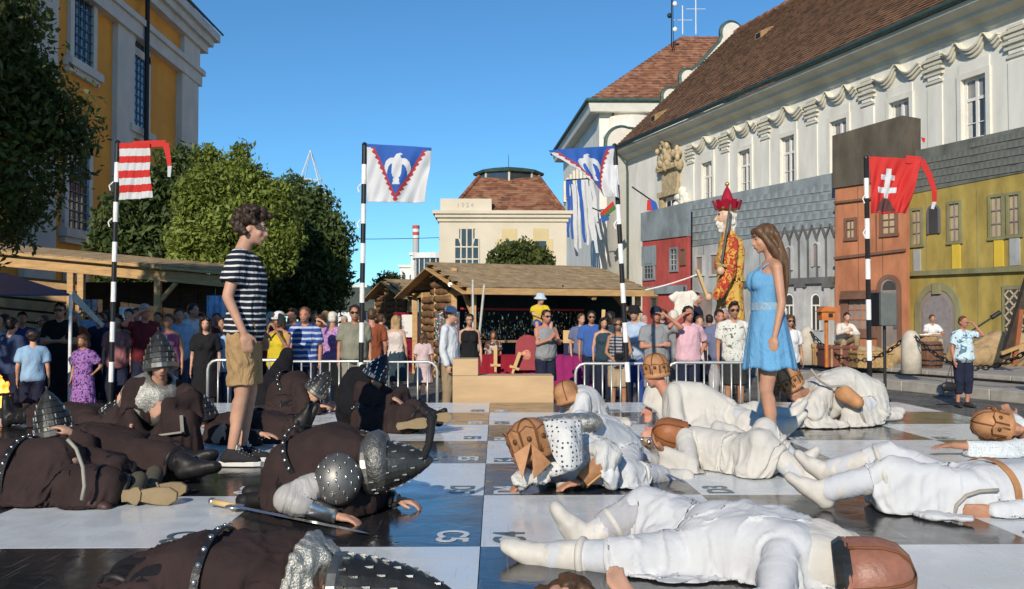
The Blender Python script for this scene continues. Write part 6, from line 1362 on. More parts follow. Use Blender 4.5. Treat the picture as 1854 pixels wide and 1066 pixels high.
m_ = MB(); m_.prism([(-.24, -.42), (.24, -.42)] + arc(0, .05, .24, 0, 180, 10), a_, (1, 0, 0), (0, .1, 1), V((0, .03, 0))); m_.build('shield_board', M('shield_red', (.26, .02, .03), rough=.5), shd); m_ = MB(); m_.sphere(a_ + V((-.02, -.01, -.12)), (.11, .03, .11), 12, 7); m_.build('emblem', M('shield_emblem', (.5, .2, .14), var=.6, scale=14), shd, sm=True)
ds = thing('display_stand', 'wooden display stand with dark blue jewellery panels on the table', 'display', at(1041, 640, 19.7))
a_ = at(1040, 612, 19.7); m_ = MB(); m_.box(a_ + V((0, 0, .03)), (.46, .03, .26)); m_.build('header_board', TOY, ds)
for dx in (-.115, .115): m_ = MB(); m_.box(a_ + V((dx, -.01, -.24)), (.21, .03, .26)); bd_ = m_.build('velvet_panel', M('velvet_navy', (.015, .02, .06)), ds); m_ = MB(); m_.tube([a_ + V((dx, -.03, -.16)), a_ + V((dx, -.03, -.3))], .008, 5); m_.build('pendant', MATS['silver'], bd_)
m_ = MB(); m_.box(a_ + V((0, .02, -.47)), (.3, .2, .2)); m_.build('stand_foot', TOY, ds)
# ---- giant puppet king behind the right crowd
pY = 21.5; kx = xat(1322, pY); zb = 0
def kz(py): return zat(py, pY)
kp_ = thing('giant_puppet', 'giant bearded king puppet in gold and red brocade with a red pointed crown and sword', 'puppet', (kx, pY, 0))
BROC = printed('brocade_gold', (.56, .36, .09), (.42, .07, .02), 11, .57); BREDS = printed('brocade_red', (.42, .05, .03), (.54, .32, .07), 11, .53); CRED = M('crown_red', (.32, .01, .03), rough=.4); GOLD = M('gold_trim', (.55, .38, .10), rough=.35, metal=.7); PFACE = M('puppet_face', (.58, .38, .26), rough=.45, var=.06); BEARD = M('puppet_beard', (.68, .66, .58), rough=.8, bump=.4, bscale=20)
B = Bl(); B.L([(V((kx + .02, pY, .3)), V((.36, 0, 0)), V((0, .32, 0))), (V((kx + .02, pY, 1.6)), V((.31, 0, 0)), V((0, .29, 0))), (V((kx + .03, pY, kz(512))), V((.27, 0, 0)), V((0, .25, 0))), (V((kx + .04, pY, kz(470))), V((.29, 0, 0)), V((0, .27, 0))), (V((kx + .05, pY, kz(440))), V((.26, 0, 0)), V((0, .24, 0))), (V((kx + .03, pY, kz(418))), V((.12, 0, 0)), V((0, .12, 0)))]); B.build('robe', BROC, kp_, .03, 3, disp=.05, dscale=.2)
B = Bl(); B.C((kx - .02, pY - .28, kz(440)), (kx - .08, pY - .35, kz(495)), .15, .14); B.C((kx - .08, pY - .35, kz(495)), (kx - .34, pY - .42, kz(535)), .14, .11); B.build('sleeve', BREDS, kp_, .025, 3, disp=.04, dscale=.1)
B = Bl(); B.C((kx - .04, pY + .3, kz(445)), (kx - .2, pY + .2, kz(480)), .13, .1); B.build('sleeve', BREDS, kp_, .025, 3)
m_ = MB(); m_.lathe([(.285, -.07), (.295, 0), (.285, .07)], 24, (kx + .03, pY, kz(508)), None, (1, .92)); m_.build('belt', IRON, kp_)
for a in range(6): m_ = MB(); m_.sphere((kx + .03 + .295 * math.cos(R(200 + a * 28)), pY + .27 * math.sin(R(200 + a * 28)), kz(508)), .035, 8, 6); m_.build('belt_boss', GOLD, kp_, sm=True)
hc_ = V((kx - .05, pY, kz(392)))
B = Bl(); B.E(hc_ + V((0, 0, .03)), (.2, .18, .25)); B.E(hc_ + V((-.12, 0, -.02)), (.1, .13, .17)); B.C(hc_ + V((-.2, 0, .04)), hc_ + V((-.25, 0, -.06)), .025, .04); B.C(hc_ + V((0, 0, -.2)), hc_ + V((.05, 0, -.4)), .12, .13); B.build('head', PFACE, kp_, .018, 3)
B = Bl(); B.E(hc_ + V((.05, 0, -.10)), (.14, .15, .15)); B.C(hc_ + V((-.13, 0, -.14)), hc_ + V((-.1, 0, -.3)), .1, .06); B.C(hc_ + V((.08, 0, .02)), hc_ + V((.1, 0, -.3)), .15, .08); B.build('beard', BEARD, kp_, .02, 2, disp=.03, dscale=.05)
for sd in (-.09, .09): m_ = MB(); m_.sphere(hc_ + V((-.19, sd, .06)), (.02, .035, .025), 8, 6); m_.build('eye', EYE_D, kp_, sm=True)
cz = kz(368); m_ = MB(); m_.lathe([(.2, -.10), (.23, -.05), (.26, .05), (.15, .08), (.08, .28), (.01, .42)], 10, (kx - .03, pY, cz)); m_.build('crown', CRED, kp_)
for k in range(10):
    a = 2 * PI * k / 10; p = V((kx - .03 + .25 * math.cos(a), pY + .25 * math.sin(a), cz + .04)); m_ = MB(); m_.beam(p - V((0, 0, .16)), p + V((.07 * math.cos(a), .07 * math.sin(a), .04)), .1, .03, (math.cos(a), math.sin(a), 0)); m_.build('crown_point', CRED, kp_)
m_ = MB(); m_.lathe([(.21, -.14), (.24, -.11), (.21, -.07)], 20, (kx - .03, pY, cz)); m_.build('crown_band', GOLD, kp_); m_ = MB(); m_.sphere((kx - .03, pY, cz + .45), .05, 10, 7); m_.build('crown_ball', GOLD, kp_, sm=True)
m_ = MB(); m_.beam(at(1322, 370, pY - .5), at(1306, 478, pY - .5), .09, .03); m_.build('sword_blade', M('old_steel', (.16, .14, .11), metal=.6, rough=.4), kp_); m_ = MB(); m_.beam(at(1296, 476, pY - .5), at(1316, 482, pY - .5), .05, .05); m_.build('sword_guard', GOLD, kp_)
B = Bl(); B.E(at(1305, 490, pY - .48), (.09, .08, .1)); B.build('fist', PFACE, kp_, .016, 2)
m_ = MB(); m_.beam(at(1262, 488, pY - .5), at(1281, 540, pY - .45), .07, .06); m_.build('sceptre', TOY, kp_); B = Bl(); B.E(at(1283, 538, pY - .45), (.08, .07, .09)); B.build('fist', PFACE, kp_, .016, 2)
for i in range(7): m_ = MB(); m_.box((kx - .2, pY - .31 - .0 * i, kz(520 + i * 9)), (.1, .05, .06)); m_.build('robe_clasp', M('clasp_dark', (.03, .025, .02), rough=.4), kp_)
# white tee on a hanger, cord
ht = thing('hanging_shirt', 'white tee shirt hanging up in front of the red stage house', 'shirt', at(1239, 520, 19)); B = Bl(); a_ = at(1239, 528, 19); b_ = at(1237, 572, 19)
B.L([(b_, V((.2, 0, 0)), V((0, .05, 0))), (lerp(b_, a_, .6), V((.18, 0, 0)), V((0, .06, 0))), (a_, V((.17, 0, 0)), V((0, .05, 0)))]); B.C(a_ - V((.1, 0, .03)), a_ + V((-.26, 0, -.16)), .07, .08, (0, 1, 0), .6, True); B.C(a_ + V((.1, 0, -.03)), a_ + V((.26, 0, -.16)), .07, .08, (0, 1, 0), .6, True); B.build('shirt_cloth', WHT_ if 'WHT_' in globals() else cloth('hung_white', (.7, .66, .58)), ht, .02, 2, disp=.02)
m_ = MB(); q_ = at(1239, 519, 19.02); m_.tube([q_, (q_.x, q_.y, 0)], .02, 6); m_.build('shirt_pole', IRON, ht)
m_ = MB(); m_.tube(wobble(at(1168, 525, 24), at(1262, 497, 24), 8, .03), .018, 5); o = m_.build('rope', PWHT); tag(o, 'white rope stretched in front of the red stage house', 'rope')
# ---- speaker on stand
spk = thing('loudspeaker', 'grey loudspeaker on a black stand beside the right striped pole', 'loudspeaker', (xat(1600, 13.4), 13.4, 0))
a_ = at(1601, 560, 13.4); m_ = MB(); m_.box(a_, (.235, .26, .46), Matrix.Rotation(.12, 3, 'Z')); m_.build('cabinet', M('speaker_grey', (.12, .135, .13), rough=.7, bump=.2, bscale=200), spk, bevel=.015)
m_ = MB(); m_.box(a_ + V((-.1, .03, 0)), (.05, .24, .47), Matrix.Rotation(.12, 3, 'Z')); m_.build('side_panel', IRON, spk, bevel=.01)
m_ = MB(); m_.tube([a_ - V((0, 0, .22)), (a_.x, a_.y, .1)], .022, 8); m_.build('stand_pole', IRON, spk)
for k in range(3): a = 2 * PI * k / 3 + .5; m_ = MB(); m_.tube([(a_.x, a_.y, .55), (a_.x + .42 * math.cos(a), a_.y + .42 * math.sin(a), .02)], .015, 6); m_.build('stand_leg', IRON, spk)
# ---- stone bollards and chains on the pavement
BOL = M('bollard_stone', (.50, .46, .38), rough=.9, var=.15, scale=5, bump=.25, bscale=25)
tops = []
for px, py0, py1, lb in ((1462, 660, 590, 'white stone bollard behind the white kneeling soldier'), (1650, 676, 597, 'white stone bollard right of the loudspeaker'), (1900, 700, 600, 'white stone bollard beyond the floral woman')):
    b_ = g(px, py0, .36 if px < 1800 else .36); Y = b_.y; h_ = (py0 - py1) * Y / F
    m_ = MB(); m_.lathe([(.22, 0), (.215, h_ * .5), (.205, h_ * .72), (.17, h_ * .88), (.10, h_ * .97), (.02, h_)], 20, b_); o = m_.build('stone_bollard', BOL, None, sm=True); tag(o, lb, 'bollard', 'stone bollards joined by chains'); tops.append(b_ + V((0, 0, h_ * .95)))
def chain(a, b, sag, label, n=26):
    o = thing('iron_chain', label, 'chain', a); pts = wobble(a, b, n, sag)
    for i in range(n):
        d = (pts[i + 1] - pts[i]); L_ = d.length * .68; d.normalize(); s_ = d.cross(V((0, 0, 1))).normalized() if i % 2 == 0 else V((0, 0, 1)); c = (pts[i] + pts[i + 1]) / 2
        m_ = MB(); m_.tube([c + d * L_ * math.cos(t) + s_ * .045 * math.sin(t) for t in np.linspace(0, 2 * PI, 11)], .014, 5, False); m_.build('link', IRON, o)
chain(tops[0], tops[1], .75, 'black chain sagging between the two bollards behind the speaker'); chain(tops[1], tops[2], .7, 'black chain passing behind the floral woman')
# ---- stage props in front of the painted houses
def sack(p, r, seed, par): B = Bl(); B.E(p, r); B.E(V(p) + V((r[0] * .3, 0, r[2] * .2)), [q * .8 for q in r]); return B.build('sack_body', M('sackcloth', (.36, .25, .13), rough=.95, var=.2, scale=5, bump=.3, bscale=60), par, .04, 2, disp=.07, dscale=.2)
for i, (px, py, Y, r, lb) in enumerate(((1810, 640, 25.2, (.75, .5, .5), 'big sack right of the floral woman'), (1775, 655, 25, (.6, .45, .3), 'low sack beside the floral woman'), (1560, 622, 26.2, (.55, .4, .28), 'sack behind the seated man in white'), (1742, 655, 25.6, (.4, .35, .32), 'small sack behind the floral woman'), (1620, 640, 26.4, (.4, .35, .3), 'sack leaning by the terracotta door'))):
    b_ = at(px, py, Y); b_.z = .36 + r[2] * .8; o = thing('sack', lb, 'sack', (b_.x, b_.y, .36)); sack(b_, r, i, o)
def chest(px0, px1, py0, py1, Y, label, mat):
    a_, b_ = at(px0, py1, Y), at(px1, py0, Y); o = thing('wooden_chest', label, 'chest', (a_.x, Y, .36)); w_ = b_.x - a_.x; h_ = b_.z - .36
    m_ = MB(); m_.box(((a_.x + b_.x) / 2, Y + .3, .36 + h_ * .4), (w_, .6, h_ * .8)); m_.build('box', mat, o, bevel=.02); m_ = MB(); m_.box(((a_.x + b_.x) / 2, Y + .3, .36 + h_ * .9), (w_ + .05, .65, h_ * .2)); m_.build('lid', mat, o, bevel=.03)
    for f_ in (.2, .5, .8): m_ = MB(); m_.box((a_.x + w_ * f_, Y - .012, .36 + h_ * .5), (.05, .02, h_)); m_.build('iron_strap', WOOD2, o)
chest(1494, 1552, 625, 664, 24.6, 'dark red wooden trunk under the seated man', M('trunk_red', (.15, .055, .04), rough=.7, var=.3, scale=3)); chest(1553, 1618, 636, 670, 24.0, 'tan wicker hamper behind the right striped pole', M('wicker', (.36, .24, .10), rough=.85, var=.35, scale=14, bump=.5, bscale=60)); chest(1472, 1494, 622, 652, 25.6, 'stack of small brown crates by the orange box', WOOD2)
br = thing('barrel', 'brown wooden barrel right of the white bollard', 'barrel', (xat(1690, 24), 24, .36)); bx_ = xat(1690, 24); BARR = M('barrel_oak', (.14, .065, .035), rough=.7, var=.35, scale=4, stretch=(6, 6, .6), bump=.2, bscale=20)
for k in range(16):
    a0 = 2 * PI * k / 16; a1 = 2 * PI * (k + .94) / 16; m_ = MB(); vs = []
    for z, r in ((0, .25), (.15, .285), (.33, .30), (.5, .285), (.66, .25)): vs += [(bx_ + r * math.cos(a0), 24 + r * math.sin(a0), .36 + z), (bx_ + r * math.cos(a1), 24 + r * math.sin(a1), .36 + z), (bx_ + (r - .03) * math.cos(a1), 24 + (r - .03) * math.sin(a1), .36 + z), (bx_ + (r - .03) * math.cos(a0), 24 + (r - .03) * math.sin(a0), .36 + z)]
    m_.add(vs, [(4 * i + k2, 4 * i + (k2 + 1) % 4, 4 * i + 4 + (k2 + 1) % 4, 4 * i + 4 + k2) for i in range(4) for k2 in range(4)] + [(0, 1, 2, 3), (16, 19, 18, 17)]); m_.build('stave', BARR, br)
for z, r in ((.08, .274), (.2, .297), (.46, .297), (.58, .274)): m_ = MB(); m_.lathe([(r, -.02), (r + .008, 0), (r, .02)], 24, (bx_, 24, .36 + z)); m_.build('hoop', IRON, br)
m_ = MB(); m_.lathe([(.24, 0), (.24, .02)], 20, (bx_, 24, .36 + .6)); m_.build('barrel_head', BARR, br)
ob_ = thing('orange_box', 'orange wooden lantern box on a post beside the seated man', 'box', (xat(1496, 24.5), 24.5, .36)); ORW = M('orange_wood', (.48, .15, .03), rough=.6, var=.2); a_ = at(1496, 572, 24.5)
m_ = MB(); m_.box(a_, (.33, .3, .22)); m_.build('box', ORW, ob_); m_ = MB(); m_.prism([(-.22, 0), (.22, 0), (.16, .12), (-.1, .14)], a_ + V((0, -.2, .11)), (1, 0, 0), (0, 0, 1), V((0, .4, 0))); m_.build('lid', ORW, ob_); m_ = MB(); m_.box(a_ + V((.06, -.155, .02)), (.11, .02, .1)); m_.build('opening', IRON, ob_); m_ = MB(); m_.tube([a_ - V((0, 0, .1)), (a_.x, a_.y, .36)], .05, 8); m_.build('post', ORW, ob_)
tbl = thing('small_table', 'small cloth covered table with papers at the mustard gate', 'table', (xat(1684, 27.2), 27.2, .36)); bx_ = xat(1684, 27.2)
B = Bl(); B.C((bx_, 27.2, .38), (bx_, 27.2, 1.08), .3, .26, flat=True); B.build('table_cloth', cl('tan_cloth', (.34, .22, .12)), tbl, .03, 1, disp=.04); m_ = MB(); m_.box((bx_, 27.2, 1.12), (.62, .5, .03)); m_.build('table_top', WOOD2, tbl)
for k in range(3): m_ = MB(); m_.box((bx_ - .16 + .16 * k, 27.1, 1.15 + .015 * k), (.26, .2, .025), Matrix.Rotation(k, 3, 'Z')); m_.build('paper_stack', WINW, tbl)
ld = thing('wooden_ladder_frame', 'dark leaning timber frame at the right edge', 'frame', (xat(1840, 22.5), 22.5, .36)); DKW = M('dark_tarred_wood', (.05, .035, .025), rough=.8, var=.3)
m_ = MB(); m_.beam(at(1818, 650, 22.5), at(1864, 500, 22.5), .16, .16); m_.build('leaning_beam', DKW, ld); m_ = MB(); m_.beam(at(1848, 560, 22.4), at(1836, 660, 22.4), .1, .1); m_.build('prop', M('red_wood', (.26, .09, .035)), ld); m_ = MB(); m_.beam(at(1812, 640, 22.3), at(1870, 618, 22.3), .08, .08); m_.build('rail', M('tan_wood', (.4, .25, .1)), ld)
mic = thing('boom_microphone', 'black boom microphone reaching over the floral woman', 'microphone', (xat(1785, 18.3), 18.3, 0)); m_ = MB(); m_.tube([at(1745, 608, 18.3), at(1808, 567, 18.3)], .018, 6); m_.build('boom', IRON, mic); m_ = MB(); m_.tube([at(1795, 575, 18.3), at(1811, 565, 18.3)], .045, 8); m_.build('microphone', IRON, mic); m_ = MB(); q_ = at(1748, 606, 18.3); m_.tube([q_, (q_.x, q_.y, 0)], .018, 6); m_.build('stand', IRON, mic)
hb = thing('handbag', 'small black handbag hanging at the floral woman\'s side', 'handbag', at(1718, 698, 17.05)); a_ = at(1718, 700, 17.0); B = Bl(); B.C(a_ + V((-.06, 0, 0)), a_ + V((.06, 0, 0)), .085, .085, (0, 1, 0), .5); B.build('bag', BLK_ if 'BLK_' in globals() else M('bag_leather', (.02, .018, .018), rough=.4), hb, .02, 2); m_ = MB(); m_.tube([a_ + V((-.06, 0, .06)), at(1722, 660, 17.0), a_ + V((.06, 0, .06))], .008, 5); m_.build('handle', IRON, hb)
# ---- banners and flags on the palace corner
bn = thing('hanging_banner', 'long blue and white torn strip banner on the white corner wing', 'banner', at(1050, 400, 77))
rg = random.Random(4)
for i in range(9):
    px = 1029 + i * 5.2; top_ = 328 + rg.uniform(-6, 10); bot = rg.uniform(425, 470); w_ = .13 + .06 * rg.random(); pts = [at(px + (i * .3 * j) + rg.uniform(-1.5, 1.5), top_ + (bot - top_) * j / 7, 76 - .1 * (i % 3)) for j in range(8)]
    m_ = MB(); vs = []
    for j, p in enumerate(pts): vs += [p - V((w_ * (1 - .06 * j), .05 * math.sin(j + i), 0)), p + V((w_ * (1 - .06 * j), 0, 0))]
    m_.add(vs, [(2 * j, 2 * j + 1, 2 * j + 3, 2 * j + 2) for j in range(7)]); o = m_.build('strip', FBLU if i in (0, 1, 4) else FWHT, bn); sd_ = o.modifiers.new('t', 'SOLIDIFY'); sd_.thickness = .02
m_ = MB(); m_.tube([at(1026, 326, 76), at(1080, 322, 76)], .06, 6); m_.build('banner_bar', IRON, bn)
def wallflag(label, pole_a, pole_b, Y, bits):
    o = thing('wall_flag', label, 'flag', at(*pole_a, Y)); m_ = MB(); m_.tube([at(*pole_a, Y), at(*pole_b, Y)], .05, 6); m_.build('pole', IRON, o)
    for poly, mm in bits:
        m_ = MB(); p = [at(x, y, Y - .1) for x, y in poly]; n_ = len(p); m_.add(p + [q + V((0, .04, 0)) for q in p], [tuple(range(n_)), tuple(range(n_, 2 * n_))[::-1]] + [(i, (i + 1) % n_, n_ + (i + 1) % n_, n_ + i) for i in range(n_)]); m_.build('flag_cloth', mm, o)
FGRN = fl('flag_green', (.06, .2, .06))
wallflag('small red white and green flag with blue end on the wing wall', (1072, 376), (1104, 390), 74, [([(1086, 386), (1110, 364), (1112, 370), (1092, 390)], FRED), ([(1092, 390), (1112, 370), (1116, 378), (1096, 393)], FGRN), ([(1088, 392), (1102, 388), (1103, 398), (1090, 403)], FBLU)])
wallflag('furled blue and red flag on a slanted pole on the palace corner', (1144, 338), (1176, 360), 62, [([(1176, 358), (1188, 366), (1192, 378), (1180, 381)], FBLU), ([(1172, 362), (1177, 360), (1180, 381), (1171, 381)], FRED)])
for px, py0, py1, Y, lb in ((1668, 252, 262, 31.5, 'tiny red pennant above the mustard roof'),):
    m_ = MB(); a_ = at(px, py0 - 4, Y); m_.prism([(0, 0), (.14, -.04), (.1, -.2), (.04, -.12)], a_, (1, 0, 0), (0, 0, 1), V((0, .02, 0))); o = m_.build('pennant', FRED); tag(o, lb, 'pennant')
# ---- fire at the left edge
fire = thing('fire_basket', 'burning fire in an iron basket at the left edge', 'fire', (xat(2, 12.6), 12.6, 0)); fx, fyy = xat(0, 12.6), 12.6
FLM = M('flame', (.9, .35, .05)); n_, b_ = nodes_of(FLM); tc = n_.nodes.new('ShaderNodeTexCoord'); nz = n_.nodes.new('ShaderNodeTexNoise'); nz.inputs['Scale'].default_value = 9; cr = n_.nodes.new('ShaderNodeValToRGB'); cr.color_ramp.elements[0].color = (1, .16, .01, 1); cr.color_ramp.elements[1].color = (1, .62, .12, 1); cr.color_ramp.elements[0].position = .4; cr.color_ramp.elements[1].position = .65; n_.links.new(tc.outputs['Object'], nz.inputs['Vector']); n_.links.new(nz.outputs[0], cr.inputs[0]); n_.links.new(cr.outputs[0], b_.inputs['Emission Color']); b_.inputs['Emission Strength'].default_value = 2.2
for i in range(6):
    rg2 = random.Random(i); x_, y_ = fx + rg2.uniform(-.16, .1), fyy + rg2.uniform(-.1, .1); h_ = rg2.uniform(.25, .5); B = Bl(); B.C((x_, y_, .5), (x_ + rg2.uniform(-.04, .04), y_, .5 + h_ * .5), .07, .05); B.C((x_, y_, .5 + h_ * .5), (x_ + rg2.uniform(-.06, .06), y_, .5 + h_), .05, .008); B.build('flame', FLM, fire, .02, 2, disp=.05, dscale=.08)
for k in range(10): a = 2 * PI * k / 10; m_ = MB(); m_.tube([(fx + .16 * math.cos(a), fyy + .16 * math.sin(a), 0), (fx + .22 * math.cos(a), fyy + .22 * math.sin(a), .62)], .012, 5); m_.build('basket_bar', IRON, fire)
for z in (.3, .6): m_ = MB(); m_.lathe([(.2, z - .015), (.215, z), (.2, z + .015)], 18, (fx, fyy, 0)); m_.build('basket_ring', IRON, fire)
# ================================================================== the two young people standing on the board
# --- man in the striped shirt
mY = 6.78; mx = xat(446, mY); h_ = 1.77; s = h_ / 1.78
T = Matrix.Translation((mx, mY, BZ)) @ Matrix.Rotation(R(94), 4, 'Z'); P = lambda a, b, c: T @ V((a * s, b * s, c * s)); D = lambda a, b, c: T.to_3x3() @ V((a, b, c))
fm = Fig(P(0, .0, .96), P(0, .03, 1.445), D(1, 0, 0), D(1, 0, 0), mid=P(0, -.015, 1.2), sc=s * .97, fat=.97)
fm.arm(-1, P(-.235, .075, 1.165), P(-.245, -.035, .925), D(0, -.28, -1), D(.9, .3, 0), .4); fm.arm(1, P(.235, .06, 1.165), P(.235, -.07, .93), D(0, -.3, -1), D(-.9, .3, 0), .4)
fm.leg(1, P(.09, -.02, .5), P(.085, .035, .095), D(.12, -1, 0)); fm.leg(-1, P(-.09, .0, .5), P(-.10, .065, .095), D(-.1, -1, 0))
fm.head(P(0, -.045, 1.65), D(0, -1, -.16))
man = thing('person', 'curly haired man in navy and white striped tee and tan shorts standing on the board', 'person', (mx, mY, BZ))
fm.body(SK[0], man, .0085, 5); face(fm, man, brow=HR['dark'], detail=True); hair(fm, man, M('hair_curly_brown', (.032, .018, .011), rough=.55, var=.5, scale=40), 'curly', 5, .009)
B = Bl(); fm.torso(B, -.18, 1.0, .024)
for sd in (-1, 1): B.C(lerp(fm.chest, fm.j[('a', sd)][0], .4), fm.j[('a', sd)][0], .08, .07)
fm.arms(B, 0, .62, .024, True, .022); B.C(fm.spine(.97), fm.spine(1.06) , .075, .062, flat=True)
STR = striped('breton_stripes', (.013, .016, .03), (.62, .64, .62), .040, .31); B.build('t_shirt', STR, man, .011, 3, disp=.011, dscale=.07, axis=(.5, 0, 1))
TAN = cloth('tan_shorts', (.36, .235, .115), fs=9, fold=.7)
B = Bl(); fm.torso(B, -.24, .1, .016); fm.legs(B, 0, .86, .020, True, .024); so = B.build('shorts', TAN, man, .011, 3, disp=.012, dscale=.06, axis=(.6, 0, .8))
for sd in (-1,):
    la = D(sd, 0, 0); m_ = MB(); a0 = P(sd * .185, -.06, .93); m_.tube([a0, P(sd * .20, -.02, .82)], .006, 6); m_.build('pocket_seam', TAN, so)
CANV = M('sneaker_canvas', (.018, .018, .02), rough=.8, bump=.2, bscale=300); RUB = M('sneaker_rubber', (.66, .66, .63), rough=.5, var=.05)
for sd in (-1, 1):
    B = Bl(); fm.feet(B, .012, sides=(sd,)); shoe = B.build('sneaker', CANV, man, .010, 3)
    hip, kn, an, to = fm.j[('l', sd)]; si = to.cross(V((0, 0, 1))); c = V((an.x, an.y, 0)); m_ = MB()
    ol = [(-.085, .028), (-.095, 0), (-.085, -.028), (-.02, -.036), (.08, -.043), (.16, -.042), (.205, -.025), (.215, 0), (.205, .025), (.16, .042), (.08, .043), (-.02, .036)]
    m_.prism(ol, c + V((0, 0, BZ + .003)), to, si, V((0, 0, .034))); m_.build('rubber_sole', RUB, shoe, bevel=.006)
    for k in range(5):
        q = V((an.x, an.y, 0)) + to * (.055 + .022 * k); z = BZ + .108 - .010 * k; m_ = MB(); m_.tube([q + si * .03 + V((0, 0, z - .008)), q + V((0, 0, z + .006)), q - si * .03 + V((0, 0, z - .008))], .005, 6); m_.build('lace', RUB, shoe)
    m_ = MB(); q = V((an.x, an.y, BZ + .122)) + to * .045
    for e in (-1, 1): m_.tube([q, q + si * e * .03 + V((0, 0, .022)), q + si * e * .055 + V((0, 0, -.002)), q + si * e * .03 + to * .02 - V((0, 0, .004)), q], .0045, 5)
    m_.build('lace_bow', RUB, shoe)
# --- young woman in the blue dress
wY = 7.15; wx = xat(1389, wY); s = 1.74 / 1.78
T = Matrix.Translation((wx, wY, BZ)) @ Matrix.Rotation(R(-88), 4, 'Z')
fw_ = Fig(P(0, .02, .97), P(0, .05, 1.45), D(1, 0, 0), D(1, 0, 0), mid=P(0, -.005, 1.21), sc=s * .96, fem=True)
fw_.arm(1, P(.20, .055, 1.145), P(.205, .0, .905), D(0, -.16, -1), D(-.8, .5, 0), .45); fw_.arm(-1, P(-.20, .04, 1.15), P(-.2, -.03, .91), D(0, -.2, -1), D(.8, .5, 0), .45)
fw_.leg(1, P(.085, -.03, .5), P(.08, .035, .085), D(.1, -1, 0)); fw_.leg(-1, P(-.085, .02, .5), P(-.085, .075, .085), D(-.1, -1, 0))
fw_.head(P(0, -.005, 1.645), D(0, -1, -.2))
wom = thing('person', 'young woman with long brown hair in a short sky blue dress standing among white soldiers', 'person', (wx, wY, BZ))
SKW = M('skin_fair_tan', (.47, .25, .16), rough=.5, var=.16, scale=7, bump=.08, bscale=140); fw_.body(SKW, wom, .0085, 5); face(fw_, wom, brow=HR['brown'], detail=True)
DRS = cloth('sky_blue_dress', (.13, .33, .55), fs=14, fold=.35, var=.1)
B = Bl(); fw_.torso(B, .34, .815, .014)
la, up, f2 = fw_.frame(.8)
for sd in (-1, 1): B.E(fw_.spine(.70) + f2 * .088 * s + la * sd * .06 * s, (.056, .056, .07)); B.C(fw_.spine(.74) + f2 * .1 * s + la * sd * .06, fw_.spine(.88) + f2 * .085 * s + la * sd * .075, .035, .012, f2, .5)
drs = B.build('dress_bodice', DRS, wom, .010, 3)
m_ = MB(); nz_, nt_ = 22, 96; vs = []
for i in range(nz_ + 1):
    t = i / nz_; z = 1.135 - t * .475; fl_ = t ** .8
    hw_, hdp = .142 + .092 * fl_, .108 + .088 * fl_
    for k in range(nt_):
        a = 2 * PI * k / nt_; pl = 1 + t * (.045 * math.cos(11 * a + .6 * math.sin(3 * a)) + .018 * math.cos(23 * a + 1))
        vs.append(P(hw_ * pl * math.cos(a), .012 + .012 * t + hdp * pl * math.sin(a), z + t * .012 * math.sin(5 * a)))
fs = [(i * nt_ + k, i * nt_ + (k + 1) % nt_, (i + 1) * nt_ + (k + 1) % nt_, (i + 1) * nt_ + k) for i in range(nz_) for k in range(nt_)]
m_.add(vs, fs); sk_ = m_.build('dress_skirt', DRS, wom, sm=True); sd_ = sk_.modifiers.new('t', 'SOLIDIFY'); sd_.thickness = .006
m_ = MB(); vs = []
for i in range(5):
    z = 1.098 + i * .015
    for k in range(64): a = 2 * PI * k / 64; vs.append(P((.150 + .002 * (i % 2)) * math.cos(a), .0 + .008 + (.120 + .002 * (i % 2)) * math.sin(a), z))
m_.add(vs, [(i * 64 + k, i * 64 + (k + 1) % 64, (i + 1) * 64 + (k + 1) % 64, (i + 1) * 64 + k) for i in range(4) for k in range(64)]); m_.build('lace_band', printed('lace_blue', (.20, .40, .58), (.34, .40, .46), 90, .5), wom, sm=True)
for sd in (-1, 1):
    m_ = MB(); m_.tube([fw_.spine(.85) + f2 * .098 * s + la * sd * .07, fw_.spine(.97) + f2 * .055 * s + la * sd * .085, fw_.spine(1.0) + la * sd * .085 - f2 * .01, fw_.spine(.9) - f2 * .078 * s + la * sd * .06, fw_.spine(.75) - f2 * .1 * s + la * sd * .03], .006, 6); m_.build('shoulder_strap', DRS, wom, sm=True)
HRL = M('hair_long_brown', (.105, .056, .027), rough=.42, var=.45, scale=26, stretch=(1.4, 1.4, .12), bump=.5, bscale=70, bdist=.01)
B = Bl(); ax = np.array([fw_.hl, fw_.hf, fw_.hu]); E = lambda l, f, u, r: B.E(fw_.hp(l, f, u), r, ax)
E(0, -.016, .048, (.081, .090, .076)); E(0, -.04, .0, (.080, .064, .08))
for sd in (-1, 1): E(.052 * sd, .045, .07, (.032, .042, .04)); B.C(fw_.hp(.066 * sd, .045, .06), fw_.hp(.086 * sd, -.01, -.06), .024, .030); B.C(fw_.hp(.086 * sd, -.01, -.06), fw_.hp(.085 * sd, -.075, -.22), .032, .034)
dn = V((0, 0, -1))
for l in (-.08, -.05, -.017, .017, .05, .08):
    a0 = fw_.hp(l, -.07, .02); a1 = fw_.hp(l * 1.1, -.105, -.2); a2 = a1 + dn * .18 + fw_.hf * -.008; a3 = a2 + dn * (.22 - abs(l) * .8) + fw_.hf * .012
    B.C(a0, a1, .038, .034, fw_.hf, .75); B.C(a1, a2, .034, .030, fw_.hf, .65); B.C(a2, a3, .030, .014, fw_.hf, .55)
B.build('hair', HRL, wom, .009, 5, disp=.002, dscale=.014)
B = Bl(); fw_.feet(B, .006); SDL = M('sandal_leather', (.35, .22, .13), rough=.6)
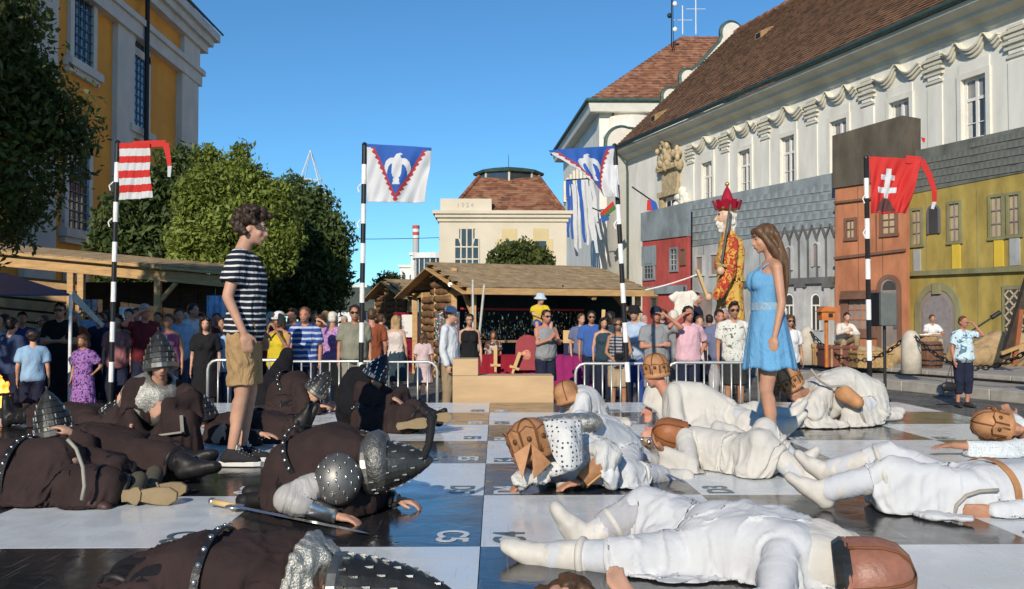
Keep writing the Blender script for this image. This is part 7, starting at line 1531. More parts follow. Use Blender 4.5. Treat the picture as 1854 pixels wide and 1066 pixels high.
for sd in (-1, 1):
    hip, kn, an, to = fw_.j[('l', sd)]; si = to.cross(V((0, 0, 1))); c = V((an.x, an.y, 0)); m_ = MB(); m_.prism([(x * .95, y * .9) for x, y in ol], c + V((0, 0, BZ + .003)), to, si, V((0, 0, .018))); sn = m_.build('sandal', SDL, wom); m_ = MB(); m_.tube([c + to * .09 + si * .04 + V((0, 0, BZ + .02)), c + to * .085 + V((0, 0, BZ + .075)), c + to * .09 - si * .04 + V((0, 0, BZ + .02))], .007, 6); m_.build('sandal_strap', SDL, sn)
# ================================================================== the fallen chessmen: brown soldiers left, white soldiers right
BRW = cloth('brown_gambeson', (.034, .022, .021), fs=9, fold=.2, var=.22); BLKC = cloth('black_hose', (.010, .010, .013), fs=7); WHC = cloth('white_linen', (.545, .56, .575), fs=9, fold=.16, var=.06); WHC2 = cloth('white_hose', (.49, .51, .54), fs=9, fold=.2, var=.06); CREAMC = cloth('cream_wool', (.53, .515, .475), fs=9, fold=.18, var=.08)
STEEL = M('dark_steel', (.085, .085, .078), metal=.8, rough=.42, var=.35, scale=6, bump=.12, bscale=40); BRIGHT = M('bright_steel', (.55, .55, .52), metal=.9, rough=.25, var=.2, scale=8); BLEATH = M('black_leather', (.016, .016, .018), rough=.42, var=.3, scale=10, bump=.2, bscale=60); TLEATH = M('tan_leather', (.40, .20, .09), rough=.62, var=.32, scale=6, bump=.2, bscale=40); SOLE = M('tan_sole', (.24, .18, .10), rough=.85, var=.15, bump=.3, bscale=80); BOOTB = M('boot_black', (.014, .013, .013), rough=.5, var=.3); BOOTW = M('boot_white', (.55, .53, .48), rough=.6, var=.14, scale=10); MAILM = M('mail_collar', (.42, .42, .38), metal=.7, rough=.42, var=.3, scale=40, bump=.7, bscale=130, bdist=.01)
RIMM = M('rim_steel', (.22, .22, .20), metal=.85, rough=.4, var=.3, scale=14)
SGRP, WGRP = 'brown chess soldiers fallen on the board', 'white chess soldiers fallen on the board'
def rowmesh(nm, r, mat, L=1.0):
    m_ = MB(); m_.sphere((0, 0, 0), (r, r, r * .6 * L), 8, 5); me = m_.mesh(nm); me.materials.append(mat); smooth(me); return me
STUD = rowmesh('stud', .0105, BRIGHT)
m_ = MB(); m_.sphere((0, 0, 0), (.0045, .013, .004), 8, 5); STUD2 = m_.mesh('stud'); STUD2.materials.append(BRIGHT); smooth(STUD2)
def put(me, p, par, nrm_=None, nm='stud'):
    o = bpy.data.objects.new(nm, me); C.objects.link(o); o.parent = par; o.matrix_parent_inverse = PM[par.name].inverted(); o.location = p
    if nrm_ is not None: o.rotation_euler = V(nrm_).to_track_quat('Z', 'Y').to_euler()
def tunic(fg, par, mat, sleeve=1.9, skirt=.8, sr=.15, inf=.04, disp=.035, extra=(), vox=.014, nm='tunic', pr=.17, ds=.16, loose=1.17):
    sr *= .88; pr *= .9; vox = .014 if fg.pel.y < 7 else .019
    B = Bl(); inf *= .62; fg.torso(B, -.2, 1.0, inf); s = fg.sc
    for sd in (-1, 1):
        if ('a', sd) in fg.j: B.C(lerp(fg.chest, fg.j[('a', sd)][0], .35), fg.j[('a', sd)][0], .10 * s, .085 * s)
    fg.arms(B, 0, sleeve, .026, False, .012)
    pts = []
    for sd in (-1, 1):
        if ('l', sd) in fg.j: hip, kn, an, to = fg.j[('l', sd)]; e = lerp(hip, kn, skirt); pts.append(e); B.C(hip, e, .125 * s, sr * s)
    if len(pts) == 2: m = (pts[0] + pts[1]) / 2; B.C(fg.pel, m, pr * s, sr * s)
    for e in extra:
        if len(e) == 2: B.E(e[0], [q * .86 for q in e[1]])
        else: B.C(*e)
    t_ = B.build(nm, mat, par, vox, 6, disp=disp * .62, dscale=ds * .8, axis=nrm(fg.chest - fg.pel) + V((0, 0, .35))); DRAPE[t_.name] = (fg.capsules(), loose); return t_
def hose(fg, par, mat, boot, vox=.012, f0=0, boot0=1.35, sole=None, binf=.016):
    B = Bl(); fg.legs(B, f0, 1.95, .02, False, .006); B.build('hose', mat, par, vox + .003, 3, disp=.009, dscale=.08)
    for sd in (-1, 1):
        if ('l', sd) not in fg.j: continue
        B = Bl(); fg.feet(B, binf, sides=(sd,)); fg.legs(B, boot0, 1.98, .022, False, .004, sides=(sd,)); bo = B.build('boot', boot, par, vox, 3, disp=.006, dscale=.07)
        hip, kn, an, to = fg.j[('l', sd)]; rc_ = ((.052 - .016 * (boot0 - 1)) * fg.sc + .034); m_ = MB(); m_.lathe([(rc_ - .004, -.016), (rc_ + .007, -.006), (rc_ + .007, .006), (rc_ - .004, .016)], 18, lerp(kn, an, boot0 - 1 + .03), nrm(an - kn).to_track_quat('Z', 'Y').to_matrix()); m_.build('boot_cuff', boot, bo, sm=True)
        if sole:
            hip, kn, an, to = fg.j[('l', sd)]; ax = nrm(an - kn); dn = nrm(ax - to * ax.dot(to)); si = to.cross(dn); m_ = MB(); ol_ = [(-.085, .03), (-.097, 0), (-.085, -.03), (-.02, -.036), (.08, -.05), (.16, -.046), (.215, -.02), (.215, .02), (.16, .046), (.08, .05), (-.02, .036)]
            m_.prism(ol_, an + dn * .083 * fg.sc, to, si, dn * .022); m_.build('sole', sole, bo, bevel=.006)
            m_ = MB(); m_.box((0, 0, 0), (.06, .072, .018), Matrix((to, si, dn)).transposed()); q = m_.build('heel', sole, bo); q.location = an + dn * .112 * fg.sc - to * .06
def belt(fg, par, t=.12, inf=.062, mat=BLEATH, studs=0, w_=.028, arc_=(0, 2 * PI)):
    la, up, fw = fg.frame(t); rows = fg.TR(); c = fg.spine(t); a = .166 * fg.sc * (1 + (fg.fat - 1) * .6) + inf; b = .116 * fg.sc * fg.fat + inf
    m_ = MB(); vs = []
    for k in range(40):
        th = 2 * PI * k / 40; d = la * math.cos(th) * a + fw * math.sin(th) * b
        for du, dr in ((-w_, 1.0), (-w_, 1.035), (w_, 1.035), (w_, 1.0)): vs.append(c + d * dr + up * du)
    m_.add(vs, [(4 * k + j, 4 * k + (j + 1) % 4, 4 * ((k + 1) % 40) + (j + 1) % 4, 4 * ((k + 1) % 40) + j) for k in range(40) for j in range(4)]); bo = m_.build('belt', mat, par)
    for k in range(studs):
        th = arc_[0] + (arc_[1] - arc_[0]) * k / studs; d = la * math.cos(th) * a + fw * math.sin(th) * b; put(STUD, c + d * 1.045, bo, d, 'belt_stud')
    return bo
def helm(par, c, up, fwd, mat=STEEL, h=.30, r=.125, ribs=7, studs=True, rim=True):
    """pointed helmet of ribbed bands: c = middle of the head, up = towards the tip"""
    up = nrm(up); f = nrm(V(fwd) - up * V(fwd).dot(up)); l = f.cross(up); M3 = Matrix((l, f, up)).transposed()
    prof = [(r * 1.02, -.06)]
    for i in range(ribs):
        t0, t1 = i / ribs, (i + .92) / ribs; z0, z1 = -.05 + (h) * t0, -.05 + h * t1; rr = lambda t: r * max(.05, (1 - t ** 1.7) ** .8)
        prof += [(rr(t0) * 1.05, z0), (rr(t1) * .985, z1)]
    prof += [(.008, h - .03)]
    m_ = MB(); m_.lathe(prof, 22, c, M3, (.94, 1.06)); ho = m_.build('helmet', mat, par)
    if studs:
        m_ = MB()
        for i in range(ribs - 1):
            t = (i + .45) / ribs; z = -.05 + h * t; rr = r * max(.05, (1 - t ** 1.7) ** .8) * 1.03; n = max(5, int(16 * (1 - t)))
            for k in range(n): a = 2 * PI * (k + .5 * (i % 2)) / n; p = V(c) + M3 @ V((rr * .94 * math.cos(a), rr * 1.06 * math.sin(a), z)); (m_.beam(p - up * .018, p + up * .014, .0065, .007) if random.random() < .86 else None)
        m_.build('helmet_rivets', BRIGHT, ho, kind='stuff')
    if rim:
        m_ = MB(); m_.lathe([(r * 1.0, -.085), (r * 1.09, -.075), (r * 1.09, -.045), (r * 1.0, -.035)], 22, c, M3, (.94, 1.06)); m_.build('helmet_rim', RIMM if mat == STEEL else mat, ho)
    return ho
def lhelm(par, c, up, fwd, h=.2, r=.118, band=True, mat=TLEATH):
    """stitched tan leather cap; band: ring of flaring crown plates with bosses round it"""
    up = nrm(up); f = nrm(V(fwd) - up * V(fwd).dot(up)); l = f.cross(up); M3 = Matrix((l, f, up)).transposed(); Q = lambda a, rr, z: V(c) + M3 @ V((r * rr * .95 * math.cos(a), r * rr * 1.08 * math.sin(a), z))
    m_ = MB(); m_.lathe([(r * .97, -.075), (r * 1.04, -.07), (r * 1.03, -.045), (r * .98, -.04), (r, .0), (r * .95, h * .3), (r * .78, h * .52), (r * .48, h * .66), (.01, h * .72)], 22, c, M3, (.95, 1.08)); ho = m_.build('leather_cap', mat, par, sm=True)
    for k in range(6):
        a = PI * k / 3 + .3; m_ = MB(); m_.tube([Q(a, rr, z) for rr, z in ((1.03, -.04), (1.02, 0), (.97, h * .3), (.8, h * .53), (.5, h * .67), (.05, h * .73))], .0055, 6); m_.build('seam', SEAM, ho, sm=True)
    if band:
        n = 9
        for k in range(n):
            a = 2 * PI * (k + .5) / n + PI / 2; w_ = PI / n * .93; hh = (.125 + .035 * max(0, math.sin(a))) * float(band); m_ = MB()
            p_ = [Q(a - w_, 1.04, -.03), Q(a + w_, 1.04, -.03), Q(a + w_ * 1.0, 1.04 + .13 * float(band), hh * .8), Q(a, 1.04 + .18 * float(band), hh), Q(a - w_ * 1.0, 1.04 + .13 * float(band), hh * .8)]; n0 = M3 @ V((math.cos(a), math.sin(a), 0)); p2 = [q - n0 * .012 for q in p_]
            m_.add(p_ + p2, [(0, 1, 2, 3, 4), (9, 8, 7, 6, 5)] + [(i, (i + 1) % 5, 5 + (i + 1) % 5, 5 + i) for i in range(5)]); m_.build('crown_plate', mat, ho, bevel=.004)
            put(BOSS, Q(a, 1.04 + .07 * float(band), hh * .4), ho, n0, 'leather_boss'); m_ = MB(); m_.tube([q + n0 * .002 for q in (p_[1], p_[2], p_[3], p_[4], p_[0])], .0035, 5); m_.build('stitched_edge', SEAM, ho)
    return ho
SEAM = M('leather_seam', (.16, .065, .025), rough=.6)
BOSS = rowmesh('leather_boss', .016, M('boss_dark', (.10, .045, .02), rough=.5))
def pauldron(par, c, out, r, mat, studmat, n=26, nm='shoulder_plate', up=(0, 0, 1)):
    """domed shoulder plate covered with studs"""
    out = nrm(out); u = nrm(V(up) - out * V(up).dot(out)); l = u.cross(out); M3 = Matrix((l, u, out)).transposed()
    m_ = MB(); m_.lathe([(r, -.05), (r * 1.0, -.02), (r * .94, .012), (r * .78, .034), (r * .42, .052), (.005, .057)], 22, c, M3, (1, 1.12)); po = m_.build(nm, mat, par, sm=True)
    k = 0
    for ring, (rr, z, m) in enumerate(((.9, .02, 12), (.66, .045, 9), (.40, .056, 5), (.12, .06, 2))):
        for i in range(m): a = 2 * PI * (i + .5 * (ring % 2)) / m; put(studmat, V(c) + M3 @ V((r * rr * math.cos(a), r * rr * 1.12 * math.sin(a), z)), po, M3 @ V((math.cos(a) * rr, math.sin(a) * rr, 1)))
    return po
def vambrace(par, el, wr, r0, r1, mat, trim, stripes=True):
    el, wr = V(el), V(wr); m_ = MB(); a, b = lerp(el, wr, .05), lerp(el, wr, .97); m_.tube([a, lerp(a, b, .5), b], [r0, (r0 + r1) / 2, r1], 14); vo = m_.build('vambrace', mat, par, sm=True)
    d = nrm(wr - el); s_ = d.cross(V((0, 0, 1))).normalized()
    if stripes:
        for off in (-.6, 0, .6):
            o1 = (s_ * math.sin(off * 1.4) + s_.cross(d) * -math.cos(off * 1.4)); m_ = MB(); m_.beam(a + o1 * r0 * 1.0, b + o1 * r1 * 1.0, .014, .012, o1); m_.build('splint', trim, vo)
    return vo
def figure(label, fg, group, skin=0, vox=.010, torso=True):
    o = thing('person', label, 'person', (fg.pel.x, fg.pel.y, BZ), group=group); fg.body(SK[skin], o, vox, 4); return o
def sword(label, a, b, w_=.045, hilt=TOY, steel=BRIGHT, grip=.2):
    a, b = V(a), V(b); d = nrm(b - a); s_ = d.cross(V((0, 0, 1))).normalized(); o = thing('sword', label, 'sword', a)
    g_ = a + d * grip; m_ = MB(); up = V((0, 0, 1)); m_.add([g_ + s_ * w_ / 2, g_ + up * .007, g_ - s_ * w_ / 2, g_ - up * .007, b - d * .08 + s_ * w_ * .4, b - d * .08 + up * .006, b - d * .08 - s_ * w_ * .4, b - d * .08 - up * .006, b], [(0, 1, 5, 4), (1, 2, 6, 5), (2, 3, 7, 6), (3, 0, 4, 7), (4, 5, 8), (5, 6, 8), (6, 7, 8), (7, 4, 8), (3, 2, 1, 0)]); m_.build('blade', steel, o)
    m_ = MB(); m_.tube([a, g_], .016, 10); m_.build('grip', hilt, o, sm=True); m_ = MB(); m_.sphere(g_, (.055, .055, .012), 14, 6); m_.build('guard', BRIGHT, o, sm=True); m_ = MB(); m_.sphere(a, .022, 10, 7); m_.build('pommel', BRIGHT, o, sm=True)
X, Yv, Z = V((1, 0, 0)), V((0, 1, 0)), V((0, 0, 1))

# ---------------- brown soldiers
# kneeling forward in the middle foreground, helmet with a curved plume
f = Fig(at(540, 838, 5.28), at(668, 836, 5.10), Yv, Yv - X * .1, mid=at(600, 812, 5.2), sc=.98, fat=1.15)
f.arm(-1, at(522, 903, 4.80), at(606, 934, 4.80), V((1, -.15, -.15)), -Z, .45, sh=at(625, 858, 4.92)); f.arm(1, at(690, 900, 5.32), at(716, 905, 5.16), V((1, -.1, -.1)), -Z, .5, sh=at(665, 855, 5.28))
f.leg(-1, at(560, 902, 5.05), at(492, 905, 5.2), -X); f.leg(1, at(570, 895, 5.4), at(500, 893, 5.5), -X); f.head(at(693, 850, 5.02), V((.35, -.15, -.9)), V((.95, -.1, .25)))
o = figure('brown soldier kneeling face down in the foreground with a plumed pointed helmet', f, SGRP, 0, .0085)
tunic(f, o, BRW, .6, .95, .17, .05, .03, extra=[(at(530, 855, 5.25), (.15, .22, .21))]); hose(f, o, BLKC, BOOTB)
for sd in (-1, 1): B = Bl(); f.arms(B, .55, 1.3, .03, sides=(sd,)); B.build('sleeve', cloth('silver_sleeve', (.36, .35, .34), rough=.5), o, .012, 3, disp=.012, dscale=.06)
belt(f, o, .16, .036, BLEATH, 22, .018); hlm = helm(o, at(690, 842, 5.0), V((.98, -.12, .12)), V((.2, -.4, -.9)), STEEL, .33, .128, 8)
m_ = MB(); m_.lathe([(.05, 0), (.07, .04), (.155, .10), (.165, .16), (.14, .2)], 20, at(636, 842, 5.02), Matrix((V((0, 1, 0)), V((-.12, 0, 1)), V((1, 0, .12)))).transposed()); m_.build('mail_aventail', M('leather_plate', (.16, .16, .15), metal=.7, rough=.45, var=.35, scale=20, bump=.5, bscale=60), hlm, sm=True)
pl_ = [at(752, 836, 4.95), at(766, 828, 4.95), at(776, 806, 4.96), at(780, 780, 4.97), at(781, 758, 4.98), at(777, 744, 5.0)]; m_ = MB(); m_.tube(pl_, [.02, .022, .02, .022, .018, .006], 8); m_.build('plume', M('plume_black', (.012, .012, .014), rough=.8, bump=.5, bscale=80), hlm, sm=True)
pauldron(o, at(611, 866, 4.83), V((.05, -1, .28)), .118, M('grey_leather_plate', (.12, .12, .115), metal=.5, rough=.42, var=.3), STUD2); pauldron(o, at(655, 800, 5.22), V((.25, .1, .95)), .11, MATS['grey_leather_plate'], STUD2)
vambrace(o, *f.j[('a', -1)][1:], .056, .042, BRIGHT, BLEATH); vambrace(o, *f.j[('a', 1)][1:], .05, .04, STEEL, BRIGHT)
for sd in (-1, 1):
    wr = f.j[('a', sd)][2]; m_ = MB(); m_.lathe([(.034, -.012), (.042, 0), (.034, .012)], 16, wr, V((1, -.15, -.15)).normalized().to_track_quat('Z', 'Y').to_matrix()); m_.build('studded_cuff', BRIGHT, o)
sword('steel sword with pale grip lying in front of the plumed soldier', g(384, 908, .58), g(670, 966, .572), .04, TOY)
# front edge, lying on his side, helmet pointing right
f = Fig(at(360, 1042, 3.45), at(545, 1054, 3.42), Yv, Yv * .9 + Z * .4, sc=.98, fat=1.15)
f.arm(-1, at(560, 1100, 3.1), at(500, 1130, 3.0)); f.arm(1, at(500, 1015, 3.65), at(420, 1030, 3.7)); f.leg(-1, at(215, 1120, 3.25), at(160, 1220, 3.0)); f.leg(1, at(240, 1050, 3.5), at(170, 1120, 3.3)); f.head(at(655, 1082, 3.36), V((.2, -.8, -.5)), V((1, 0, .1)))
o = figure('brown soldier lying along the bottom edge with a ribbed helmet pointing right', f, SGRP, 0, .012)
RIB = cloth('ribbed_brown', (.036, .023, .022), fs=9, fold=.2, var=.2); tunic(f, o, RIB, 1.9, .8, .17, .055, .03, extra=[(at(350, 1035, 3.5), (.2, .18, .14)), (at(460, 1035, 3.5), (.26, .16, .13))]); hose(f, o, BLKC, BOOTB)
B = Bl(); B.C(at(540, 1052, 3.42), at(588, 1068, 3.4), .185, .14, flat=True); B.build('mail_collar', MAILM, o, .012, 2, disp=.02, dscale=.04)
belt(f, o, .18, .036, BLEATH, 20, .014); helm(o, at(648, 1082, 3.36), V((.98, -.12, .05)), V((.1, -.5, -.8)), STEEL, .40, .138, 9)
# left foreground, torso running out of the picture, boots towards the middle
f = Fig(at(98, 858, 5.42), at(-75, 858, 5.55), Yv * .6 + Z * .8, Yv * .6 + Z * .8, sc=1.0, fat=1.16)
f.arm(-1, at(-60, 905, 5.2), at(-120, 920, 5.1)); f.arm(1, at(-40, 820, 5.7), at(-110, 840, 5.7)); f.leg(-1, at(196, 872, 5.30), at(238, 897, 5.42), V((1, -.05, -.05)), hip=at(120, 880, 5.35)); f.leg(1, at(205, 845, 5.6), at(262, 880, 5.72), V((1, .05, .1)), hip=at(120, 845, 5.6)); f.head(at(-160, 850, 5.6), -X, Z)
for sd in (-1, 1): h_, k_, a_, t_ = f.j[('l', sd)]; f.j[('l', sd)] = (h_, k_, a_, nrm((.98, -.12, -.02)))
o = figure('stout brown soldier on his side at the left edge showing his boot soles', f, SGRP, 0, .014)
tunic(f, o, BRW, 1.9, .55, .18, .05, .035, extra=[(at(75, 848, 5.4), (.26, .22, .2)), (at(20, 852, 5.45), (.25, .2, .18))]); hose(f, o, BLKC, BOOTB, sole=None)
for (px, py, Yq, sc_) in ((271, 898, 5.28, 1.0), (300, 885, 5.55, .8)):
    m_ = MB(); ol_ = [(-.14, .03), (-.155, 0), (-.14, -.035), (-.05, -.03), (.03, -.045), (.1, -.05), (.145, -.02), (.145, .02), (.1, .045), (.03, .045), (-.05, .03)]; m_.prism([(x * sc_, y * sc_) for x, y in ol_], at(px, py, Yq), V((1, .0, -.02)), V((0, .25, 1)), V((0, .03, 0))); so_ = m_.build('boot_sole', SOLE, o, bevel=.006)
    m_ = MB(); m_.prism([(x * sc_ * .34 - .1 * sc_, y * sc_ * .95) for x, y in ol_], at(px, py, Yq - .012), V((1, .0, -.02)), V((0, .25, 1)), V((0, .015, 0))); m_.build('boot_heel', SOLE, so_)
    B = Bl(); a_ = at(px, py, Yq + .05); B.C(a_ + V((-.1, 0, 0)), a_ + V((.1, 0, -.005)), .045 * sc_, .042 * sc_, Z, 1.0); B.C(a_ + V((-.09, 0, 0)), a_ + V((-.12, .16, .06)), .05, .055); B.build('boot', M('boot_suede', (.075, .065, .045), rough=.9, var=.3), o, .012, 3)
belt(f, o, .32, .036, BLEATH, 26, .022)
B = Bl(); a_ = at(168, 912, 5.2); B.C(a_ + V((-.08, .05, .0)), a_ + V((.07, 0, -.02)), .045, .035); B.C(a_ + V((-.08, .06, .02)), a_ + V((-.12, .15, .12)), .05, .06); B.build('boot', M('boot_brown', (.05, .025, .022), rough=.5), o, .012, 3)
m_ = MB(); m_.tube([at(x, y, 5.12) for x, y in ((122, 795), (138, 812), (150, 845), (153, 880), (148, 905))], .010, 6); m_.build('tunic_trim', M('grey_braid', (.3, .28, .24), rough=.6), o, sm=True)
# behind him: ribbed helmet, resting on his back, legs stretched right
f = Fig(at(232, 815, 6.25), at(112, 808, 6.35), Yv, Yv, mid=at(170, 800, 6.3), sc=.98)
f.arm(-1, at(160, 800, 6.05), at(136, 788, 6.1), V((-.7, -.1, .5)), V((-.5, 0, -.5)), .6); f.arm(1, at(180, 785, 6.6), at(230, 800, 6.6)); f.leg(-1, at(300, 826, 6.02), at(342, 842, 5.95), V((.85, -.1, .2))); f.leg(1, at(296, 814, 6.35), at(338, 830, 6.25), V((.85, .1, .3))); f.head(at(100, 778, 6.25), V((.3, -.85, .1)), V((-.18, 0, 1)))
o = figure('brown soldier in a ribbed steel helmet lying behind the stout one', f, SGRP, 0, .011)
tunic(f, o, BRW, 1.9, .8, .15, .04, .03); hose(f, o, BLKC, BOOTB); helm(o, at(96, 766, 6.25), V((-.2, 0, 1)), V((.3, -.85, .1)), STEEL, .27, .125, 7); face(f, o)
# kneeling one with the mail collar
f = Fig(at(258, 785, 7.15), at(288, 697, 6.92), V((.75, .6, 0)), V((.85, .4, 0)), sc=.92)
f.arm(-1, at(236, 742, 6.85), at(240, 764, 6.7), V((.1, -.3, -1)), V((1, 0, 0)), .3); f.arm(1, at(350, 722, 6.7), at(303, 731, 6.55), V((-.8, -.1, -.55)), V((-.3, .8, -.5)), .35)
f.leg(1, at(335, 762, 6.55), at(341, 822, 6.75), V((1, -.25, -.1))); f.leg(-1, at(222, 812, 6.7), at(275, 822, 7.2), -X); f.head(at(290, 656, 6.82), V((.45, -.8, -.3)), V((0, 0, 1)))
o = figure('kneeling brown soldier with a pale mail collar and pointed helmet', f, SGRP, 0, .010)
tunic(f, o, BRW, 1.85, .95, .16, .035, .03, extra=[(at(350, 712, 6.8), (.07, .08, .12)), (at(354, 692, 6.85), (.055, .06, .07)), (at(262, 790, 6.75), (.22, .12, .06))]); hose(f, o, BLKC, BOOTB)
m_ = MB(); m_.beam(at(232, 795, 6.5), at(330, 782, 6.42), .02, .012); m_.build('tunic_trim', MATS['grey_braid'], o); m_ = MB(); m_.beam(at(330, 782, 6.42), at(328, 752, 6.45), .02, .012); m_.build('tunic_trim', MATS['grey_braid'], o)
m_ = MB(); nn = 40; vs = []
for i, (z, w_, d_) in enumerate(((.0, .08, .085), (-.05, .15, .14), (-.12, .205, .18), (-.2, .225, .205), (-.26, .23, .215))):
    for k in range(nn): a = 2 * PI * k / nn; wv = 1 + .07 * i / 4 * math.sin(9 * a) ; la, up, fw = f.frame(1); vs.append(f.chest + up * (.07 + z) + la * w_ * wv * math.cos(a) + fw * d_ * wv * math.sin(a))
m_.add(vs, [(i * nn + k, i * nn + (k + 1) % nn, (i + 1) * nn + (k + 1) % nn, (i + 1) * nn + k) for i in range(4) for k in range(nn)]); mc = m_.build('mail_collar', MAILM, o, sm=True); sd_ = mc.modifiers.new('t', 'SOLIDIFY'); sd_.thickness = .012
helm(o, at(290, 648, 6.85), V((-.12, .12, 1)), V((.45, -.8, -.1)), STEEL, .25, .118, 6); face(f, o)
# lying behind the man's legs
f = Fig(at(478, 770, 8.1), at(398, 772, 8.2), Yv, Yv, sc=.95)
f.arm(-1, at(410, 782, 7.9), at(402, 772, 7.8), V((-.3, -.3, -.7)), V((0, 1, -.3)), .4); f.arm(1, at(455, 788, 7.8), at(474, 786, 7.75), V((1, 0, -.1)), -Z, .4); f.leg(-1, at(520, 775, 8.0), at(540, 765, 8.0), V((.3, 0, 1))); f.leg(1, at(520, 770, 8.2), at(548, 768, 8.3), V((.4, 0, 1))); f.head(at(366, 752, 8.1), V((.1, -.9, .1)), V((-.3, 0, .95)))
o = figure('brown soldier on the ground behind the man in shorts with a studded black helmet', f, SGRP, 0, .011)
tunic(f, o, BRW, 1.3, .9, .14, .035, .03); hose(f, o, BLKC, BOOTB); helm(o, at(366, 744, 8.1), V((-.2, 0, 1)), V((.1, -.9, .1)), BLEATH, .22, .125, 6); vambrace(o, *f.j[('a', 1)][1:], .05, .04, BLEATH, BRIGHT); belt(f, o, .2, .036, BLEATH, 16)
# hunched one beyond him, ribbed helmet
f = Fig(at(512, 708, 10.7), at(558, 712, 10.6), Yv, Yv, mid=at(535, 694, 10.65), sc=.98, fat=1.15)
f.arm(-1, at(556, 738, 10.35), at(576, 735, 10.3), V((1, -.1, 0)), -Z, .4); f.arm(1, at(565, 735, 10.8), at(585, 737, 10.6), V((1, 0, 0))); f.leg(-1, at(530, 735, 10.4), at(490, 738, 10.5), -X); f.leg(1, at(530, 730, 10.8), at(490, 735, 10.9), -X); f.head(at(571, 710, 10.45), V((.5, -.75, -.3)), V((.55, 0, .8)))
o = figure('hunched brown soldier by the barrier with a bright ribbed helmet', f, SGRP, 0, .013)
tunic(f, o, BRW, 1.8, .9, .18, .05, .03); hose(f, o, BLKC, BOOTB); helm(o, at(577, 700, 10.4), V((.6, 0, .8)), V((.5, -.75, -.3)), STEEL, .25, .125, 6); belt(f, o, .25, .036, BLEATH, 18)
B = Bl(); B.C(at(500, 700, 10.9), at(520, 640, 11.2), .16, .07); B.C(at(490, 720, 10.8), at(505, 680, 11), .2, .14); B.build('cloak', BLKC, o, .02, 3, disp=.025)
# seated one with dark cloak and soles towards the viewer
f = Fig(at(672, 752, 9.05), at(684, 704, 9.15), V((.75, .65, 0)), V((.8, .55, 0)), sc=.93)
f.arm(-1, at(700, 728, 8.85), at(708, 719, 8.72), V((.7, -.2, -.3)), -Z, .4); f.arm(1, at(730, 708, 9.0), at(716, 718, 8.85), V((.3, -.5, -.6)), -Z, .4); f.leg(-1, at(738, 748, 8.62), at(772, 768, 8.55), V((.2, -.8, .6))); f.leg(1, at(748, 738, 8.95), at(790, 755, 8.8), V((.25, -.75, .6))); f.head(at(682, 682, 9.05), V((.5, -.8, -.5)), V((.1, -.1, 1)))
o = figure('brown soldier slumped by the barrier under a black cloak, soles showing', f, SGRP, 0, .012)
tunic(f, o, BRW, 1.85, .95, .15, .035, .03, extra=[(at(700, 748, 8.85), (.2, .15, .13))]); hose(f, o, BRW, BOOTB)
for px, py, Yq in ((748, 768, 8.45), (790, 758, 8.6)): m_ = MB(); m_.prism([(x * 1.0, y * 1.1) for x, y in ol_], at(px, py, Yq), V((.97, .05, .12)), V((-.1, .3, .9)), V((0, .03, 0))); m_.build('boot_sole', SOLE, o, bevel=.006)
B = Bl(); B.E(at(650, 718, 9.3), (.2, .16, .3)); B.E(at(640, 750, 9.25), (.16, .15, .18)); B.C(at(668, 685, 9.15), at(650, 720, 9.3), .14, .19); B.C(at(640, 730, 9.2), at(662, 768, 9.1), .16, .1); B.build('cloak', BLKC, o, .016, 3, disp=.025, dscale=.12); helm(o, at(683, 674, 9.05), V((.45, 0, .9)), V((.5, -.8, -.4)), M('blue_black_leather', (.012, .018, .035), rough=.4), .24, .125, 6, rim=False); belt(f, o, .05, .036, BLEATH, 16)
# one more at the back left
f = Fig(at(120, 752, 9.3), at(180, 756, 9.2), -Yv, -Yv, sc=.95)
f.arm(1, at(190, 765, 8.9), at(215, 735, 8.8), V((.2, 0, 1))); f.arm(-1, at(170, 745, 9.5), at(150, 750, 9.6)); f.leg(1, at(70, 750, 9.2), at(20, 758, 9.2)); f.leg(-1, at(70, 745, 9.5), at(20, 752, 9.5)); f.head(at(207, 752, 9.1), V((0, -.6, .5)), V((1, 0, .2)))
o = figure('brown soldier flat on his back at the far left of the board', f, SGRP, 0, .014); tunic(f, o, BRW, 1.8, .8, .14, .035, .03); hose(f, o, BLKC, BOOTB); helm(o, at(210, 748, 9.1), V((.6, 0, .7)), V((0, -.6, .5)), BLEATH, .22, .125, 6)

# ---------------- white soldiers
DOTS = printed('dotted_white_leather', (.60, .61, .60), (.03, .03, .035), 38, .27, 'dots')
# prostrate in the centre, leather crown, dotted mantle
f = Fig(at(1108, 800, 6.35), at(1012, 800, 5.95), -Yv, -Yv + X * -.2, mid=at(1062, 785, 6.15), sc=.98, fat=1.1)
f.arm(1, at(1102, 826, 5.68), at(1052, 872, 5.62), V((-.85, -.2, -.15)), -Z, .35, sh=at(1040, 800, 5.8)); f.arm(-1, at(1000, 840, 6.1), at(962, 872, 5.72), V((-.6, -.3, -.1)), -Z, .5, sh=at(1005, 795, 6.2)); f.leg(1, at(1130, 858, 5.85), at(1200, 862, 6.1), X); f.leg(-1, at(1120, 830, 6.5), at(1190, 838, 6.7), X); f.head(at(962, 822, 5.72), V((-.25, -.5, -.8)), V((-.5, -.1, .75)))
o = figure('white soldier bowed to the board in a tan leather crown and dotted mantle', f, WGRP, 1, .0095)
tunic(f, o, WHC, 1.0, .95, .15, .045, .035, extra=[(at(1125, 850, 5.9), (.12, .14, .14))]); hose(f, o, WHC2, BOOTW)
B = Bl(); f.arms(B, .2, 1.15, .032, sides=(1,)); B.build('sleeve', cloth('silver_cloth', (.50, .51, .50), rough=.4, fs=9), o, .011, 3, disp=.03, dscale=.05)
